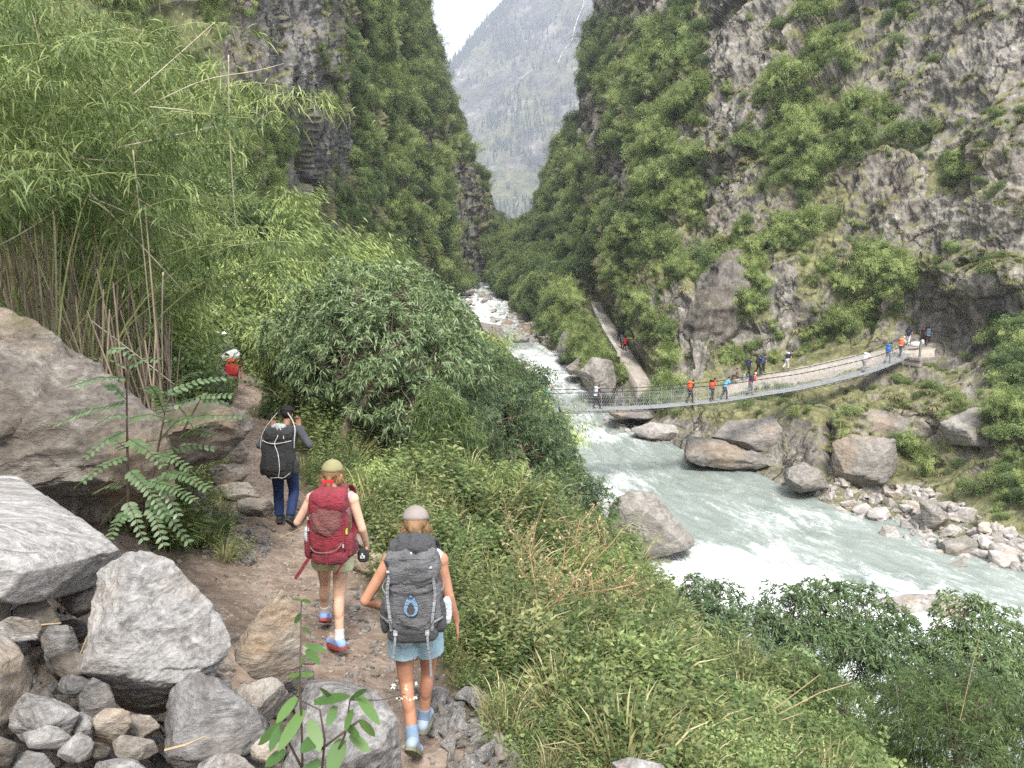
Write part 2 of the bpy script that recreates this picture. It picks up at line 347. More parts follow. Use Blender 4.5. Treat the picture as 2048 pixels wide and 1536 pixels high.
RW = [ # right wall: columns from near right to far left; rows from under the water to far above
 [(2750,1500,24),(2700,1400,27),(2700,1150,34),(2600,850,42),(2600,760,46),(2600,560,50),(2600,400,53),(2600,200,57),(2600,0,61),(2600,-250,67),(2600,-600,76)],
 [(2300,1420,29),(2300,1300,31),(2300,1130,36),(2280,850,45),(2280,740,52),(2280,560,55),(2280,400,58),(2280,200,62),(2280,0,66),(2280,-250,72),(2280,-600,82)],
 [(2048,1260,35),(2048,1180,37),(2048,1050,41),(2040,850,47),(2048,720,57),(2048,560,60),(2048,400,62),(2048,200,66),(2048,0,70),(2048,-250,76),(2048,-600,86)],
 [(1950,1230,37),(1950,1165,38),(1950,985,45),(1940,825,52),(1950,700,61.5),(1950,560,63),(1950,400,65),(1950,200,69),(1950,0,74),(1950,-250,81),(1950,-600,92)],
 [(1850,1180,38.5),(1850,1118,40),(1850,905,52.5),(1850,785,55.5),(1850,692,64.5),(1850,560,67),(1850,400,69),(1850,200,74),(1850,0,80),(1850,-250,88),(1850,-600,99)],
 [(1750,1120,43),(1750,1060,44.5),(1750,955,51),(1750,805,55.5),(1750,715,65.5),(1750,560,69),(1750,400,72),(1750,200,78),(1750,0,85),(1750,-250,93),(1750,-600,105)],
 [(1650,1060,47),(1650,1005,48.5),(1650,958,51.3),(1650,820,56.5),(1650,735,67),(1650,560,72),(1650,400,76),(1650,200,82),(1650,0,90),(1650,-250,99),(1650,-600,112)],
 [(1550,990,51),(1550,942,55),(1550,918,57),(1550,822,60),(1550,748,68),(1550,560,75),(1550,400,80),(1550,200,87),(1550,0,97),(1550,-250,107),(1550,-600,122)],
 [(1450,960,55),(1450,932,57.2),(1450,898,59.5),(1450,828,62.5),(1450,760,70),(1450,560,80),(1450,400,85),(1450,200,94),(1450,0,106),(1450,-250,118),(1450,-600,136)],
 [(1370,930,60),(1370,908,61.5),(1370,870,63),(1370,800,68),(1370,768,71),(1380,560,84),(1380,400,90),(1380,200,101),(1390,0,116),(1390,-250,130),(1390,-600,150)],
 [(1290,900,65),(1290,870,67.5),(1290,840,69.5),(1290,790,73),(1300,768,75),(1310,560,89),(1315,400,97),(1320,200,112),(1330,0,130),(1330,-250,148),(1330,-600,172)],
 [(1215,820,77),(1215,800,79.5),(1215,775,81),(1225,710,86),(1262,708,87),(1250,560,99),(1255,400,112),(1265,200,132),(1280,0,156),(1280,-250,178),(1280,-600,205)],
 [(1155,760,95),(1155,745,98),(1155,725,100),(1185,650,104),(1222,650,106),(1210,560,122),(1215,400,138),(1225,200,163),(1240,0,192),(1240,-250,220),(1240,-600,255)],
 [(1105,710,117),(1105,700,120),(1108,690,122),(1150,605,127),(1192,602,128),(1165,520,150),(1170,400,170),(1190,200,198),(1217,0,228),(1225,-250,262),(1225,-600,300)],
 [(1060,650,152),(1060,640,155),(1065,630,157),(1075,580,164),(1085,560,168),(1095,500,185),(1115,400,205),(1175,220,235),(1205,0,268),(1215,-250,300),(1215,-600,340)],
 [(1018,612,187),(1018,604,190),(1020,596,192),(1024,560,200),(1030,530,210),(1052,470,226),(1100,385,242),(1172,215,268),(1205,0,300),(1215,-250,330),(1215,-600,370)],
 [(985,575,255),(985,568,258),(988,560,260),(995,545,265),(1012,520,270),(1045,485,282),(1105,395,300),(1180,215,330),(1215,0,360),(1225,-250,390),(1225,-600,420)],
 [(1000,575,330),(1010,570,332),(1020,562,335),(1030,555,338),(1050,540,342),(1080,500,350),(1140,400,370),(1220,215,400),(1260,0,430),(1265,-250,450),(1265,-600,480)]]
LW = [ # left wall: columns from near left to the skyline and round behind it; rows foot to far above
 [(-300,700,24),(-300,560,26),(-300,470,28),(-300,390,30),(-300,300,32),(-300,200,34),(-300,100,36),(-300,0,38),(-300,-250,42),(-300,-600,46)],
 [(100,650,34),(100,560,36),(110,470,38),(110,390,40),(110,300,41),(110,200,42),(110,100,43),(110,0,44),(110,-250,47),(110,-600,50)],
 [(380,600,42),(400,540,45),(420,470,48),(430,390,50),(440,300,51),(450,200,52),(450,100,53),(440,0,54),(430,-250,57),(430,-600,60)],
 [(480,600,50),(500,540,53),(510,470,56),(520,390,58),(530,300,59),(540,200,60),(540,100,61),(530,0,62),(520,-250,65),(520,-600,69)],
 [(570,600,58),(585,540,62),(600,470,66),(610,390,69),(620,300,71),(625,200,72),(620,100,73),(600,0,74),(590,-250,78),(580,-600,84)],
 [(650,600,70),(660,540,74),(670,470,80),(680,390,88),(690,300,95),(695,200,98),(690,100,98),(680,0,98),(660,-250,102),(650,-600,110)],
 [(730,600,85),(740,540,92),(750,470,100),(760,390,110),(765,300,120),(765,200,128),(755,100,132),(740,0,134),(720,-250,138),(700,-600,148)],
 [(810,600,110),(815,550,118),(820,470,128),(825,390,138),(825,300,148),(820,200,156),(805,100,162),(790,0,164),(765,-250,168),(740,-600,178)],
 [(870,600,150),(872,555,156),(872,490,164),(870,410,172),(862,320,180),(850,220,186),(835,110,190),(820,0,192),(795,-250,198),(770,-600,208)],
 [(925,580,205),(927,560,208),(925,500,212),(910.84,420,214),(888.56,350,214),(861.2,260,212),(834,130,210),(816,0,210),(789,-250,216),(764,-600,226)],
 [(985,560,258),(990,545,260),(988,500,258),(965.84,420,252),(935.04,345,246),(900.24,270,240),(854,130,232),(828,0,228),(802,-250,236),(774,-600,246)],
 [(1006,556,300),(1010,543,302),(1004,495,298),(981.84,420,290),(948.56,350,280),(911.24,270,272),(861,130,262),(836,0,256),(810,-250,262),(780,-600,270)],
 [(980,556,350),(985,543,350),(975,495,350),(945.84,420,345),(913.56,350,340),(880.24,270,335),(834,130,325),(804,0,320),(774,-250,320),(744,-600,330)]]
rng = np.random.default_rng(7); random.seed(7)
def gauss_px(V, px, py, sx, sy):
    a, b, _ = proj(V); return np.exp(-((a - px) / sx) ** 2 - ((b - py) / sy) ** 2)
def disp_r(V, nn):
    y = V[:, 1]; s = np.clip(y / 80, .5, 2.2)
    q = V.copy(); q[:, 2] *= .55
    wq = V + 1.2 * np.stack([fbm(V * .25, 3, .5, 51), fbm(V * .25, 3, .5, 52), fbm(V * .25, 3, .5, 53)], -1); wq = wq @ np.array([[.86, .1, .5], [-.1, 1, .05], [-.5, .0, .86]])
    bl = blocks(wq * np.array([1, 1, .6]), 6.5, 3) * .8 + blocks(wq * np.array([1, 1, .7]), 2.3, 4) * .7 + blocks(wq, .95, 5) * .55
    rq = (V[:, 0] * .8 - V[:, 2] * .45 + V[:, 1] * .3 + 4 * fbm(V * .05, 3, .5, 17)) * .13; rf = rq - np.floor(rq); ribs = 1.9 * (np.minimum(rf * 5, 1) * (1 - rf) - .35)
    d = bl * np.clip(s, .7, 1.3) + s * 1.7 * fbm(q * .07, 5, .55, 21, True) + s * 1.0 * fbm(V * .3, 5, .55, 33, True) + strata(V, .22, 5, .6) * s + ribs * s + .34 * fbm(V * 1.0, 5, .62, 41, True)
    d = d - d.mean(); low = np.clip((V[:, 2] + 16) / 5, .45, 1) * np.where(y > 150, .7, 1)
    d = d * low
    # the overhang and cave behind the bridge head, the dark hole beside the far path, the cleft below
    d -= 2.4 * gauss_px(V, 1885, 650, 46, 52); d += 2.4 * gauss_px(V, 1960, 560, 130, 45); d += 1.2 * gauss_px(V, 2000, 690, 60, 70)
    d -= 2.4 * gauss_px(V, 1188, 560, 16, 40); d -= 1.6 * gauss_px(V, 1655, 870, 12, 60)
    d += 2.2 * gauss_px(V, 1400, 650, 70, 80)
    a, b, _ = proj(V); pd = np.minimum(seg_dist(a, b, np.array([(1289,767),(1258,720),(1236,690),(1222,665),(1202,630),(1191,605)], float)), seg_dist(a, b, np.array([(1450,772),(1520,752),(1600,738),(1700,716),(1790,700),(1860,690)], float)))
    d = d * np.clip((pd - 12) / 30, .06, 1) - .5 * (pd < 26)
    return d
def disp_l(V, nn):
    y = V[:, 1]; s = np.clip(y / 90, .5, 2.4)
    q = V.copy(); q[:, 2] *= .3
    d = s * 3.6 * fbm(q * .06, 6, .55, 61, True) + s * 1.3 * fbm(V * .25, 5, .6, 71, True) + 1.5 * s * fbm(V * np.array([.45, .45, .07]), 5, .6, 77, True) + blocks(V @ np.array([[.9, 0, .4], [0, 1, 0], [-.4, 0, .9]]) * np.array([1, 1, .8]), 6, 13) * .5 + blocks(V * np.array([1, 1, .5]), 2.6, 14) * .35
    return (d - d.mean()) * np.where(y > 180, .6, 1)
# what grows where on the two walls: one letter per 64 px of the photograph, read top to bottom
# D dark bushes  G green bushes  B bamboo  M bushes on rock  S sparse  T straw tussocks  R rock  . nothing
VEG = [
 "GGGGGGDSRRSGGGSR..SSRDRSTBGMTSTS",
 "GGGGGGDSRRSGGGGS..DSGDRSBBGMSTRR",
 "GGGGGGDRRRMGGGGM.DDMBBSRBBMSSRTT",
 "GGGGGGGGMRMGGGGM.DRGBBRSGBBMRSTT",
 "GGGGGGGBGMRGGSGG.DRGBSSGBBDSMTTS",
 "GGGGGGGBBRSDGGRG.GMSGBSTGBMRSGTR",
 "GGGGGGGBBBDDGGRR.DMDGBRSTGMTSRST",
 "GGGGGGGBBBMDGGRDDDDGGSSMBBSRSTTR",
 "GGGGGGGBBBMGGGSDDDDBGMMBRBMBBTTT",
 "GGGGGGGBBBBBGGDDDBGBSRRBRMBBTRRR",
 "GGGGGGGBBBBBGGGDDGBGBRSRSBBMRRRD",
 "GGGGGGGBBBBBGGGDDDBBBRMBBBMRRRRD",
 "GGGGGGGBBBBBGGGDDDMSBMGGGGTTTTRD",
 "GGGGGGGBBBBBGGGDDRRRRRSMSRSRSSGG",
 "GGGGGGGBBBBBGGGGGRRRRRRRRRRRGGTG",
 "GGGGGGGBBBBBGGGGGRRRRRRRRR..RGGG",
 "GGGGGGGGGGGGGGGGGRRRRRRRR....RGG",
 "GGGGGGGGGGGGGGGGGRRRRRRR......GG"]
def vegcode(px, py):
    return VEG[min(max(int(py // 64), 0), len(VEG) - 1)][min(max(int(px // 64), 0), 31)]
_VV = {'D': 1, 'G': .95, 'B': .9, 'M': .55, 'S': .25, 'T': .35, 'R': 0, '.': 0}
def vegattr(V):
    a, b, _ = proj(V)
    a = a + 40 * fbm(V * .15, 2, .5, 3); b = b + 40 * fbm(V * .15, 2, .5, 4)
    return np.array([_VV[vegcode(x, y)] for x, y in zip(a, b)])

ROCKC = [(.075, .068, .058), (.185, .168, .145), (.31, .285, .25), (.50, .47, .425)]
MOSS = [(.05, .055, .02), (.15, .155, .06), (.33, .31, .15)]
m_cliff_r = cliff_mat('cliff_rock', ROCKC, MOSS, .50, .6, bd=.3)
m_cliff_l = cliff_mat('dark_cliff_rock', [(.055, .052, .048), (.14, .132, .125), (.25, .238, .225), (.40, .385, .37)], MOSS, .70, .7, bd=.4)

def ground_mat():
    m, n, b, out = newmat('soil'); t = N(n, 'TexCoord'); o = t.outputs['Object']
    at = N(n, 'Attribute', attribute_name='trail')
    fine = noise(n, o, 9, 8, .7); med = noise(n, o, 1.4, 6, .6)
    dirt = ramp(n, math_(n, 'ADD', math_(n, 'MULTIPLY', fine, .5), math_(n, 'MULTIPLY', med, .5)), [(.35, (.12, .085, .062)), (.5, (.235, .175, .135)), (.62, (.36, .29, .235))])
    vo = N(n, 'TexVoronoi', Scale=17.0); n.links.new(o, vo.inputs['Vector'])
    hs = N(n, 'SeparateColor'); n.links.new(vo.outputs['Color'], hs.inputs[0])
    peb = math_(n, 'MULTIPLY', math_(n, 'LESS_THAN', vo.outputs['Distance'], .3), math_(n, 'GREATER_THAN', hs.outputs[0], .62))
    dirt = mixc(n, math_(n, 'MULTIPLY', peb, .8), dirt, ramp(n, hs.outputs[1], [(0, (.20, .18, .16)), (1, (.45, .43, .41))]))
    soil = ramp(n, fine, [(.3, (.028, .026, .014)), (.5, (.06, .05, .028)), (.7, (.11, .09, .05))])
    grs = ramp(n, noise(n, o, 3, 7, .7), [(.35, (.03, .045, .014)), (.6, (.07, .085, .03))])
    soil = mixc(n, .55, soil, grs)
    n.links.new(mixc(n, at.outputs['Fac'], soil, dirt), b.inputs['Base Color']); b.inputs['Roughness'].default_value = .95
    b.inputs['Specular IOR Level'].default_value = .2
    h = math_(n, 'ADD', fine, math_(n, 'MULTIPLY', peb, .35)); bump(n, b, h, .8, .05); return m
m_ground = ground_mat()

# ground sheet of the near bank
gV, gF = make_ground()
ax, ay = gV[:, 0], gV[:, 1]
td = seg_dist(ax, ay, TRAIL)
lt = 1 - np.clip((td - (.48 + .5 * fbm(np.stack([ax, ay, 0 * ax], -1) * 1.1, 3, .5, 5)) * 1.0) / .5, 0, 1)
side = np.clip(1 - (np.hypot(ax + 2.2, ay - 5) - 2.7) / 1.2, 0, 1) * (ax < np.interp(ay, TRAIL[:, 1], TRAIL[:, 0]) + .3)          # the bare rubble beside the trail
low = np.clip((zwater(ay) + 1.6 - gV[:, 2]) / 1.0, 0, 1)
tr = np.clip(np.maximum(np.maximum(lt, side * .9), low), 0, 1)
o_ground = tag(obj('ground', mesh('ground', gV, gF, m_ground, attrs={'trail': ('POINT', tr)})), kind='structure')
rV, rN, rF = loft(RW, 900, 600, 1, 1, 1, disp=disp_r)
o_rw = tag(obj('cliff', mesh('cliff', rV, rF, m_cliff_r, attrs={'veg': ('POINT', vegattr(rV))})), kind='structure')
lV, lN, lF = loft(LW, 520, 420, 1, 1, 1, disp=disp_l)
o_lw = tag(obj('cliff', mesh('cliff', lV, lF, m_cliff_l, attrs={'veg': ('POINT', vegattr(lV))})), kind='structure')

# far mountain, with the lower spur in front of it
def far_mat():
    m, n, b, out = newmat('far_mountain'); t = N(n, 'TexCoord'); o = t.outputs['Object']
    v = mapping(n, o, (1, 1, .35), (.5, .2, .5))
    big = noise(n, o, .002, 6, .6); st = noise(n, v, .013, 10, .7, .8); fi = noise(n, o, .04, 8, .7)
    c = ramp(n, math_(n, 'ADD', math_(n, 'MULTIPLY', st, .6), math_(n, 'MULTIPLY', fi, .4)), [(.40, (.03, .03, .028)), (.49, (.09, .083, .075)), (.57, (.20, .18, .155)), (.64, (.42, .39, .35))])
    g = noise(n, o, .007, 8, .65)
    sx = N(n, 'SeparateXYZ'); n.links.new(o, sx.inputs[0])
    hz = math_(n, 'MULTIPLY', math_(n, 'SUBTRACT', 480.0, sx.outputs['Z']), .0018, clamp=True)
    gm = math_(n, 'MULTIPLY', math_(n, 'SUBTRACT', math_(n, 'ADD', g, math_(n, 'MULTIPLY', hz, .26)), .52), 8, clamp=True)
    c = mixc(n, math_(n, 'MULTIPLY', gm, .85), c, ramp(n, fi, [(.35, (.05, .075, .03)), (.5, (.12, .13, .045)), (.65, (.24, .21, .08))]))
    n.links.new(c, b.inputs['Base Color']); b.inputs['Roughness'].default_value = 1; b.inputs['Specular IOR Level'].default_value = .1
    bump(n, b, math_(n, 'ADD', st, math_(n, 'MULTIPLY', fi, .4)), .9, 18); return m
m_far = far_mat()
FM = [[(px, py0 + (540 - py0) * (1 - t) ** 1.0, 900 + (yt * 2.3 - 900) * t ** .8) for t in (0, .12, .25, .4, .55, .7, .85, 1, 1.08)]
      for px, py0, yt in ((700, 330, 860), (790, 255, 880), (850, 195, 900), (880, 168, 905), (900, 148, 910), (925, 115, 915), (950, 82, 920), (975, 52, 930), (1000, 27, 935), (1025, 3, 940), (1060, -40, 950), (1110, -110, 960), (1170, -200, 980), (1260, -320, 1000), (1400, -480, 1020))]
for c in FM: c[-1] = (c[-2][0] + 30, c[-2][1] - 2, c[-2][2] + 280)
def disp_f(V, nn):
    q = V.copy(); q[:, 2] *= .4
    e = 50 * fbm(q * .004, 7, .55, 81, True) + 16 * fbm(V * .018, 5, .6, 83, True)
    return (e - e.mean()) * np.clip((V[:, 1] - 800) / 500, .15, 1)
fV, fN, fF = loft(FM, 360, 360, 1, 1, 1, disp=disp_f)
o_far = tag(obj('mountain', mesh('mountain', fV, fF, m_far)), kind='structure')

# the river: a strip that follows the gorge
def river_mat():
    m, n, b, out = newmat('river_water'); uv = N(n, 'UVMap'); uv.uv_map = 'flow'; u = uv.outputs[0]
    at = N(n, 'Attribute', attribute_name='foam')
    st = noise(n, mapping(n, u, (1, .33, 1)), .55, 9, .66, 1.6)
    st2 = noise(n, mapping(n, u, (1, .28, 1), (0, 0, .25)), 1.9, 8, .72, 2.2)
    fi = noise(n, mapping(n, u, (1, .5, 1)), 6, 6, .7, 1.0)
    body = ramp(n, st, [(.3, (.20, .24, .215)), (.7, (.32, .355, .33))])
    f = math_(n, 'ADD', math_(n, 'ADD', math_(n, 'MULTIPLY', st, .5), math_(n, 'MULTIPLY', st2, .5)), math_(n, 'ADD', math_(n, 'MULTIPLY', math_(n, 'SUBTRACT', fi, .5), .34), math_(n, 'MULTIPLY', at.outputs['Fac'], .52)))
    fm = ramp(n, f, [(.56, (0, 0, 0)), (.66, (.35, .35, .35)), (.82, (1, 1, 1))])
    c = mixc(n, fm, body, (.80, .83, .83))
    n.links.new(c, b.inputs['Base Color'])
    n.links.new(math_(n, 'ADD', .12, math_(n, 'MULTIPLY', fm, .5)), b.inputs['Roughness']); b.inputs['IOR'].default_value = 1.33
    h = math_(n, 'ADD', math_(n, 'MULTIPLY', st2, .6), math_(n, 'MULTIPLY', fi, .35)); bump(n, b, h, .55, .22); return m
CL = np.array([(34, 8), (30, 14), (25, 24), (19, 34), (14.5, 44), (11, 56), (8, 70), (6, 84), (4.5, 100), (2, 118), (-3, 138), (-8, 158), (-11, 178), (-12, 196), (-11, 215), (-8, 245), (-5, 275), (-2, 320)], float)
def make_river():
    ns, nw = 1500, 260
    kk = cr1(CL, np.linspace(0, len(CL) - 1, 3000), 0); L = np.r_[0, np.cumsum(np.linalg.norm(np.diff(kk, axis=0), axis=1))]
    # finer steps where the river is near
    s = L[-1] * np.linspace(0, 1, ns) ** 1.7
    c = np.stack([np.interp(s, L, kk[:, i]) for i in (0, 1)], -1); t = np.gradient(c, s, axis=0); t /= np.linalg.norm(t, axis=1, keepdims=True)
    nr = np.stack([t[:, 1], -t[:, 0]], -1); w = np.interp(s, [0, 60, 110, 200, 320], [17, 15, 14, 16, 16])
    k = np.linspace(-1, 1, nw)
    X = c[:, None, 0] + nr[:, None, 0] * k[None] * w[:, None]; Y = c[:, None, 1] + nr[:, None, 1] * k[None] * w[:, None]
    U = np.stack([np.broadcast_to((k[None] * w[:, None]), X.shape).ravel(), np.broadcast_to(s[:, None], X.shape).ravel()], -1)
    q = np.stack([U[:, 0] * .42, U[:, 1] * .2, 0 * U[:, 0]], -1)
    warp = np.stack([fbm(q * 1.0 + 5, 2, .5, 4), fbm(q + 9, 2, .5, 6), 0 * U[:, 0]], -1) * 1.1
    h1 = fbm(q + warp, 4, .5, 91, True); h2 = fbm(q * 3.2 + warp * 2, 4, .55, 93, True)
    fa = X.ravel() * 0
    # rapids seen in the photograph: standing waves in mid river, white chutes upstream
    def blob(px, py, sx, sy, a):
        p0 = hitw(px, py); return a * np.exp(-((X.ravel() - p0[0]) / sx) ** 2 - ((Y.ravel() - p0[1]) / sy) ** 2)
    def hitw(px, py):
        d = P(px, py, 1.0); y = 50.0
        for _ in range(30): y = float(zwater(y)) / d[2]
        return (d[0] * y, y)
    for a in ((1580, 1040, 2.6, 2.0, .55), (1500, 1120, 3.2, 2.0, .6), (1600, 1190, 5.5, 3.0, .62), (1750, 1240, 4.5, 3.0, .55), (1420, 1175, 3, 2.6, .7), (1960, 1260, 3.5, 3, .6), (1250, 960, 2.0, 3.0, .35), (1180, 870, 3, 3, .5), (1330, 1130, 2.2, 2, .6), (1220, 1000, 1.5, 3, .5),
              (1150, 760, 5, 12, .55), (1070, 720, 6, 12, .62), (960, 600, 9, 20, .8), (950, 640, 6, 20, .75), (985, 570, 8, 30, .8), (1650, 1400, 6, 4, .55), (1150, 830, 4, 5, .25)):
        fa = fa + blob(*a)
    fa = np.clip(fa, 0, 1.0)
    amp = .2 + .75 * fa
    z = zwater(Y.ravel()) + amp * (h1 * 1.0 - .15) + (.08 + .22 * fa) * h2 
    fa2 = fa * .52 + .48 * fa * np.clip((h1 - .05) * 2.2, 0, 1) + .16 * np.clip(h1 * 1.5, 0, 1)
    V = np.stack([X.ravel(), Y.ravel(), z], -1)
    # whiter water where it runs against the banks
    bank = np.clip(1 - np.abs(zbase(V[:, 0], V[:, 1]) - z) / 1.6, 0, 1)
    return V, grid_faces(ns, nw), U, np.clip(fa2 + bank * .22, 0, 1)
wV, wF, wU, wA = make_river()
o_river = tag(obj('river', mesh('river', wV, wF, river_mat(), attrs={'foam': ('POINT', wA)}, uv=wU)), kind='structure')

# ray lookup on the built surfaces
_bv = {}
for k_, V_, F_ in (('g', gV, gF), ('r', rV, rF), ('l', lV, lF), ('w', wV, wF), ('f', fV, fF)):
    _bv[k_] = BVHTree.FromPolygons([tuple(v) for v in V_.tolist()], F_.tolist())
def hit(px, py, which='grlw', origin=None):
    d = raydir(px, py); best = None
    for k in which:
        h = _bv[k].ray_cast(Vector((0, 0, 0)), d)
        if h[0] is not None and (best is None or h[3] < best[3]): best = h
    return (best[0], best[1] if best[1].dot(d) < 0 else -best[1], best[3]) if best else (None, None, None)
def down(x, y, which='grl', top=60):
    best = None
    for k in which:
        h = _bv[k].ray_cast(Vector((x, y, top)), Vector((0, 0, -1)))
        if h[0] is not None and (best is None or h[0].z > best.z): best = h[0]
    return best
def gz(x, y):
    h = _bv['g'].ray_cast(Vector((x, y, 60)), Vector((0, 0, -1)))
    return h[0].z if h[0] is not None else 0.0
def scatter(name, meshes, pts, rot, scl, idx, label, cat, group=None):
    """instances of a few plant shapes on points, one uncountable mass"""
    pts = np.asarray(pts, np.float32); me = bpy.data.meshes.new(name); me.vertices.add(len(pts)); me.vertices.foreach_set('co', pts.ravel())
    a = me.attributes.new('rotv', 'FLOAT_VECTOR', 'POINT'); a.data.foreach_set('vector', np.asarray(rot, np.float32).ravel())
    a = me.attributes.new('sclv', 'FLOAT', 'POINT'); a.data.foreach_set('value', np.asarray(scl, np.float32))
    a = me.attributes.new('idx', 'INT', 'POINT'); a.data.foreach_set('value', np.asarray(idx, np.int32))
    c = bpy.data.collections.new(name + '_shapes')
    for k, m in enumerate(meshes): c.objects.link(bpy.data.objects.new('%s_%02d' % (name, k), m))
    ng = bpy.data.node_groups.new(name, 'GeometryNodeTree'); ng.interface.new_socket('Geometry', in_out='INPUT', socket_type='NodeSocketGeometry'); ng.interface.new_socket('Geometry', in_out='OUTPUT', socket_type='NodeSocketGeometry')
    gi = ng.nodes.new('NodeGroupInput'); go = ng.nodes.new('NodeGroupOutput'); ip = ng.nodes.new('GeometryNodeInstanceOnPoints'); ci = ng.nodes.new('GeometryNodeCollectionInfo')
    ci.inputs['Collection'].default_value = c; ci.inputs['Separate Children'].default_value = True; ci.inputs['Reset Children'].default_value = True
    def na(t, nm):
        q = ng.nodes.new('GeometryNodeInputNamedAttribute'); q.data_type = t; q.inputs['Name'].default_value = nm; return q.outputs['Attribute']
    L = ng.links.new; L(gi.outputs[0], ip.inputs['Points']); L(ci.outputs[0], ip.inputs['Instance']); ip.inputs['Pick Instance'].default_value = True
    L(na('INT', 'idx'), ip.inputs['Instance Index']); L(na('FLOAT_VECTOR', 'rotv'), ip.inputs['Rotation']); L(na('FLOAT', 'sclv'), ip.inputs['Scale']); L(ip.outputs[0], go.inputs[0])
    o = obj(name, me); md = o.modifiers.new('scatter', 'NODES'); md.node_group = ng
    return tag(o, label, cat, group, 'stuff')

# ------------------------------------------------------------------ rocks
import bmesh
def remesh(me, vox, smooth_it=0):
    o = bpy.data.objects.new('tmp', me); COL.objects.link(o)
    md = o.modifiers.new('r', 'REMESH'); md.mode = 'VOXEL'; md.voxel_size = vox; md.use_smooth_shade = True
    if smooth_it:
        sm = o.modifiers.new('s', 'SMOOTH'); sm.factor = .5; sm.iterations = smooth_it
    dg = bpy.context.evaluated_depsgraph_get(); r = bpy.data.meshes.new_from_object(o.evaluated_get(dg))
    bpy.data.objects.remove(o); return r
def getv(me):
    v = np.empty(len(me.vertices) * 3, np.float32); me.vertices.foreach_get('co', v); n = np.empty(len(me.vertices) * 3, np.float32)
    me.vertices.foreach_get('normal', n); return v.reshape(-1, 3).astype(float), n.reshape(-1, 3).astype(float)
def setv(me, v): me.vertices.foreach_set('co', np.asarray(v, np.float32).ravel()); me.update()
def hull_mesh(pts):
    bm = bmesh.new()
    for p in pts: bm.verts.new(tuple(p))
    bmesh.ops.convex_hull(bm, input=bm.verts)
    bmesh.ops.delete(bm, geom=[v for v in bm.verts if not v.link_faces], context='VERTS')
    me = bpy.data.meshes.new('hull'); bm.to_mesh(me); bm.free(); return me
def unit(a): return a / (np.linalg.norm(a, axis=-1, keepdims=True) + 1e-9)
def hullrock(pts, vox, amp, seed, sm=1, fs=1.0, cuts=16):
    me = remesh(hull_mesh(pts), vox, sm); v, n = getv(me); size = float(np.linalg.norm(v.max(0) - v.min(0)))
    f = 4.0 / size * fs
    rg = np.random.default_rng(seed); v = v.copy(); cc = v.mean(0)
    for _ in range(cuts):
        nd = unit(rg.normal(0, 1, 3) * np.array([1, 1, .9])); pr = (v - cc) @ nd; lim = pr.max() * rg.uniform(.74, .93); ex = np.maximum(pr - lim, 0); v -= nd * (ex * .93)[:, None]
    d = amp * size * (fbm(v * f, 5, .55, seed) * .45 + blocks(v, size * .16, seed, .9, .5) / size * 2.6 + blocks(v, size * .06, seed + 1, .9, .5) / size * 1.8 + fbm(v * f * np.array([1, 1, 2.6]) * 2.2 + 7, 4, .6, seed + 5, True) * .35)
    q = (v[:, 2] * .8 + v[:, 0] * .5 + v[:, 1] * .2) / size * 9 + 2.5 * fbm(v * f * .6, 2, .5, seed + 9)
    d += amp * size * .12 * (np.abs(q - np.round(q)) * 2 - .5)
    setv(me, v + n * d[:, None]); me.polygons.foreach_set('use_smooth', np.ones(len(me.polygons), bool)); return me
def rock_mat(name, cols, stretch=(1, 1, 4), rot=(.5, .3, .2), sc=3.0, warm=.25, bs=.8, bd=.03, rough=.8, moss=0.0, dirty=.5):
    m, n, b, out = newmat(name); t = N(n, 'TexCoord'); o = t.outputs['Object']; oi = N(n, 'ObjectInfo')
    va = n.nodes.new('ShaderNodeVectorMath'); va.operation = 'ADD'; n.links.new(o, va.inputs[0])
    cx = N(n, 'CombineXYZ'); n.links.new(math_(n, 'MULTIPLY', oi.outputs['Random'], 37.0), cx.inputs[0]); n.links.new(cx.outputs[0], va.inputs[1])
    o = va.outputs[0]; fo = noise(n, mapping(n, o, stretch, rot), sc * 1.6, 9, .7, 1.4)
    f2 = noise(n, mapping(n, o, stretch, rot), sc * 6, 7, .72, .8); sp = noise(n, o, sc * 14, 5, .7); bg_ = noise(n, o, sc * .35, 5, .6)
    f = math_(n, 'ADD', math_(n, 'ADD', math_(n, 'MULTIPLY', fo, .5), math_(n, 'MULTIPLY', f2, .32)), math_(n, 'MULTIPLY', sp, .18))
    f = math_(n, 'ADD', f, math_(n, 'MULTIPLY', math_(n, 'SUBTRACT', oi.outputs['Random'], .5), .07))
    c = ramp(n, f, [(.36, cols[0]), (.46, cols[1]), (.54, cols[2]), (.66, cols[3])])
    c = mixc(n, math_(n, 'MULTIPLY', ramp(n, bg_, [(.53, (0, 0, 0)), (.64, (1, 1, 1))]), warm), c, (.40, .26, .13))
    c = mixc(n, math_(n, 'MULTIPLY', ramp(n, noise(n, o, sc * .8, 6, .65), [(.52, (0, 0, 0)), (.66, (1, 1, 1))]), dirty), c, (.13, .105, .085))
    if moss:
        g = N(n, 'NewGeometry'); sx = N(n, 'SeparateXYZ'); n.links.new(g.outputs['Normal'], sx.inputs[0])
        k = math_(n, 'MULTIPLY', math_(n, 'SUBTRACT', math_(n, 'ADD', math_(n, 'MULTIPLY', sx.outputs['Z'], .3), noise(n, o, sc * .9, 7, .7)), .95 - moss), 6, clamp=True)
        c = mixc(n, math_(n, 'MULTIPLY', k, .8), c, (.10, .10, .028))
    n.links.new(c, b.inputs['Base Color']); b.inputs['Roughness'].default_value = rough; b.inputs['Specular IOR Level'].default_value = .35
    h = math_(n, 'ADD', math_(n, 'MULTIPLY', fo, .8), math_(n, 'ADD', math_(n, 'MULTIPLY', f2, .45), math_(n, 'MULTIPLY', sp, .2))); bump(n, b, h, bs, bd); return m
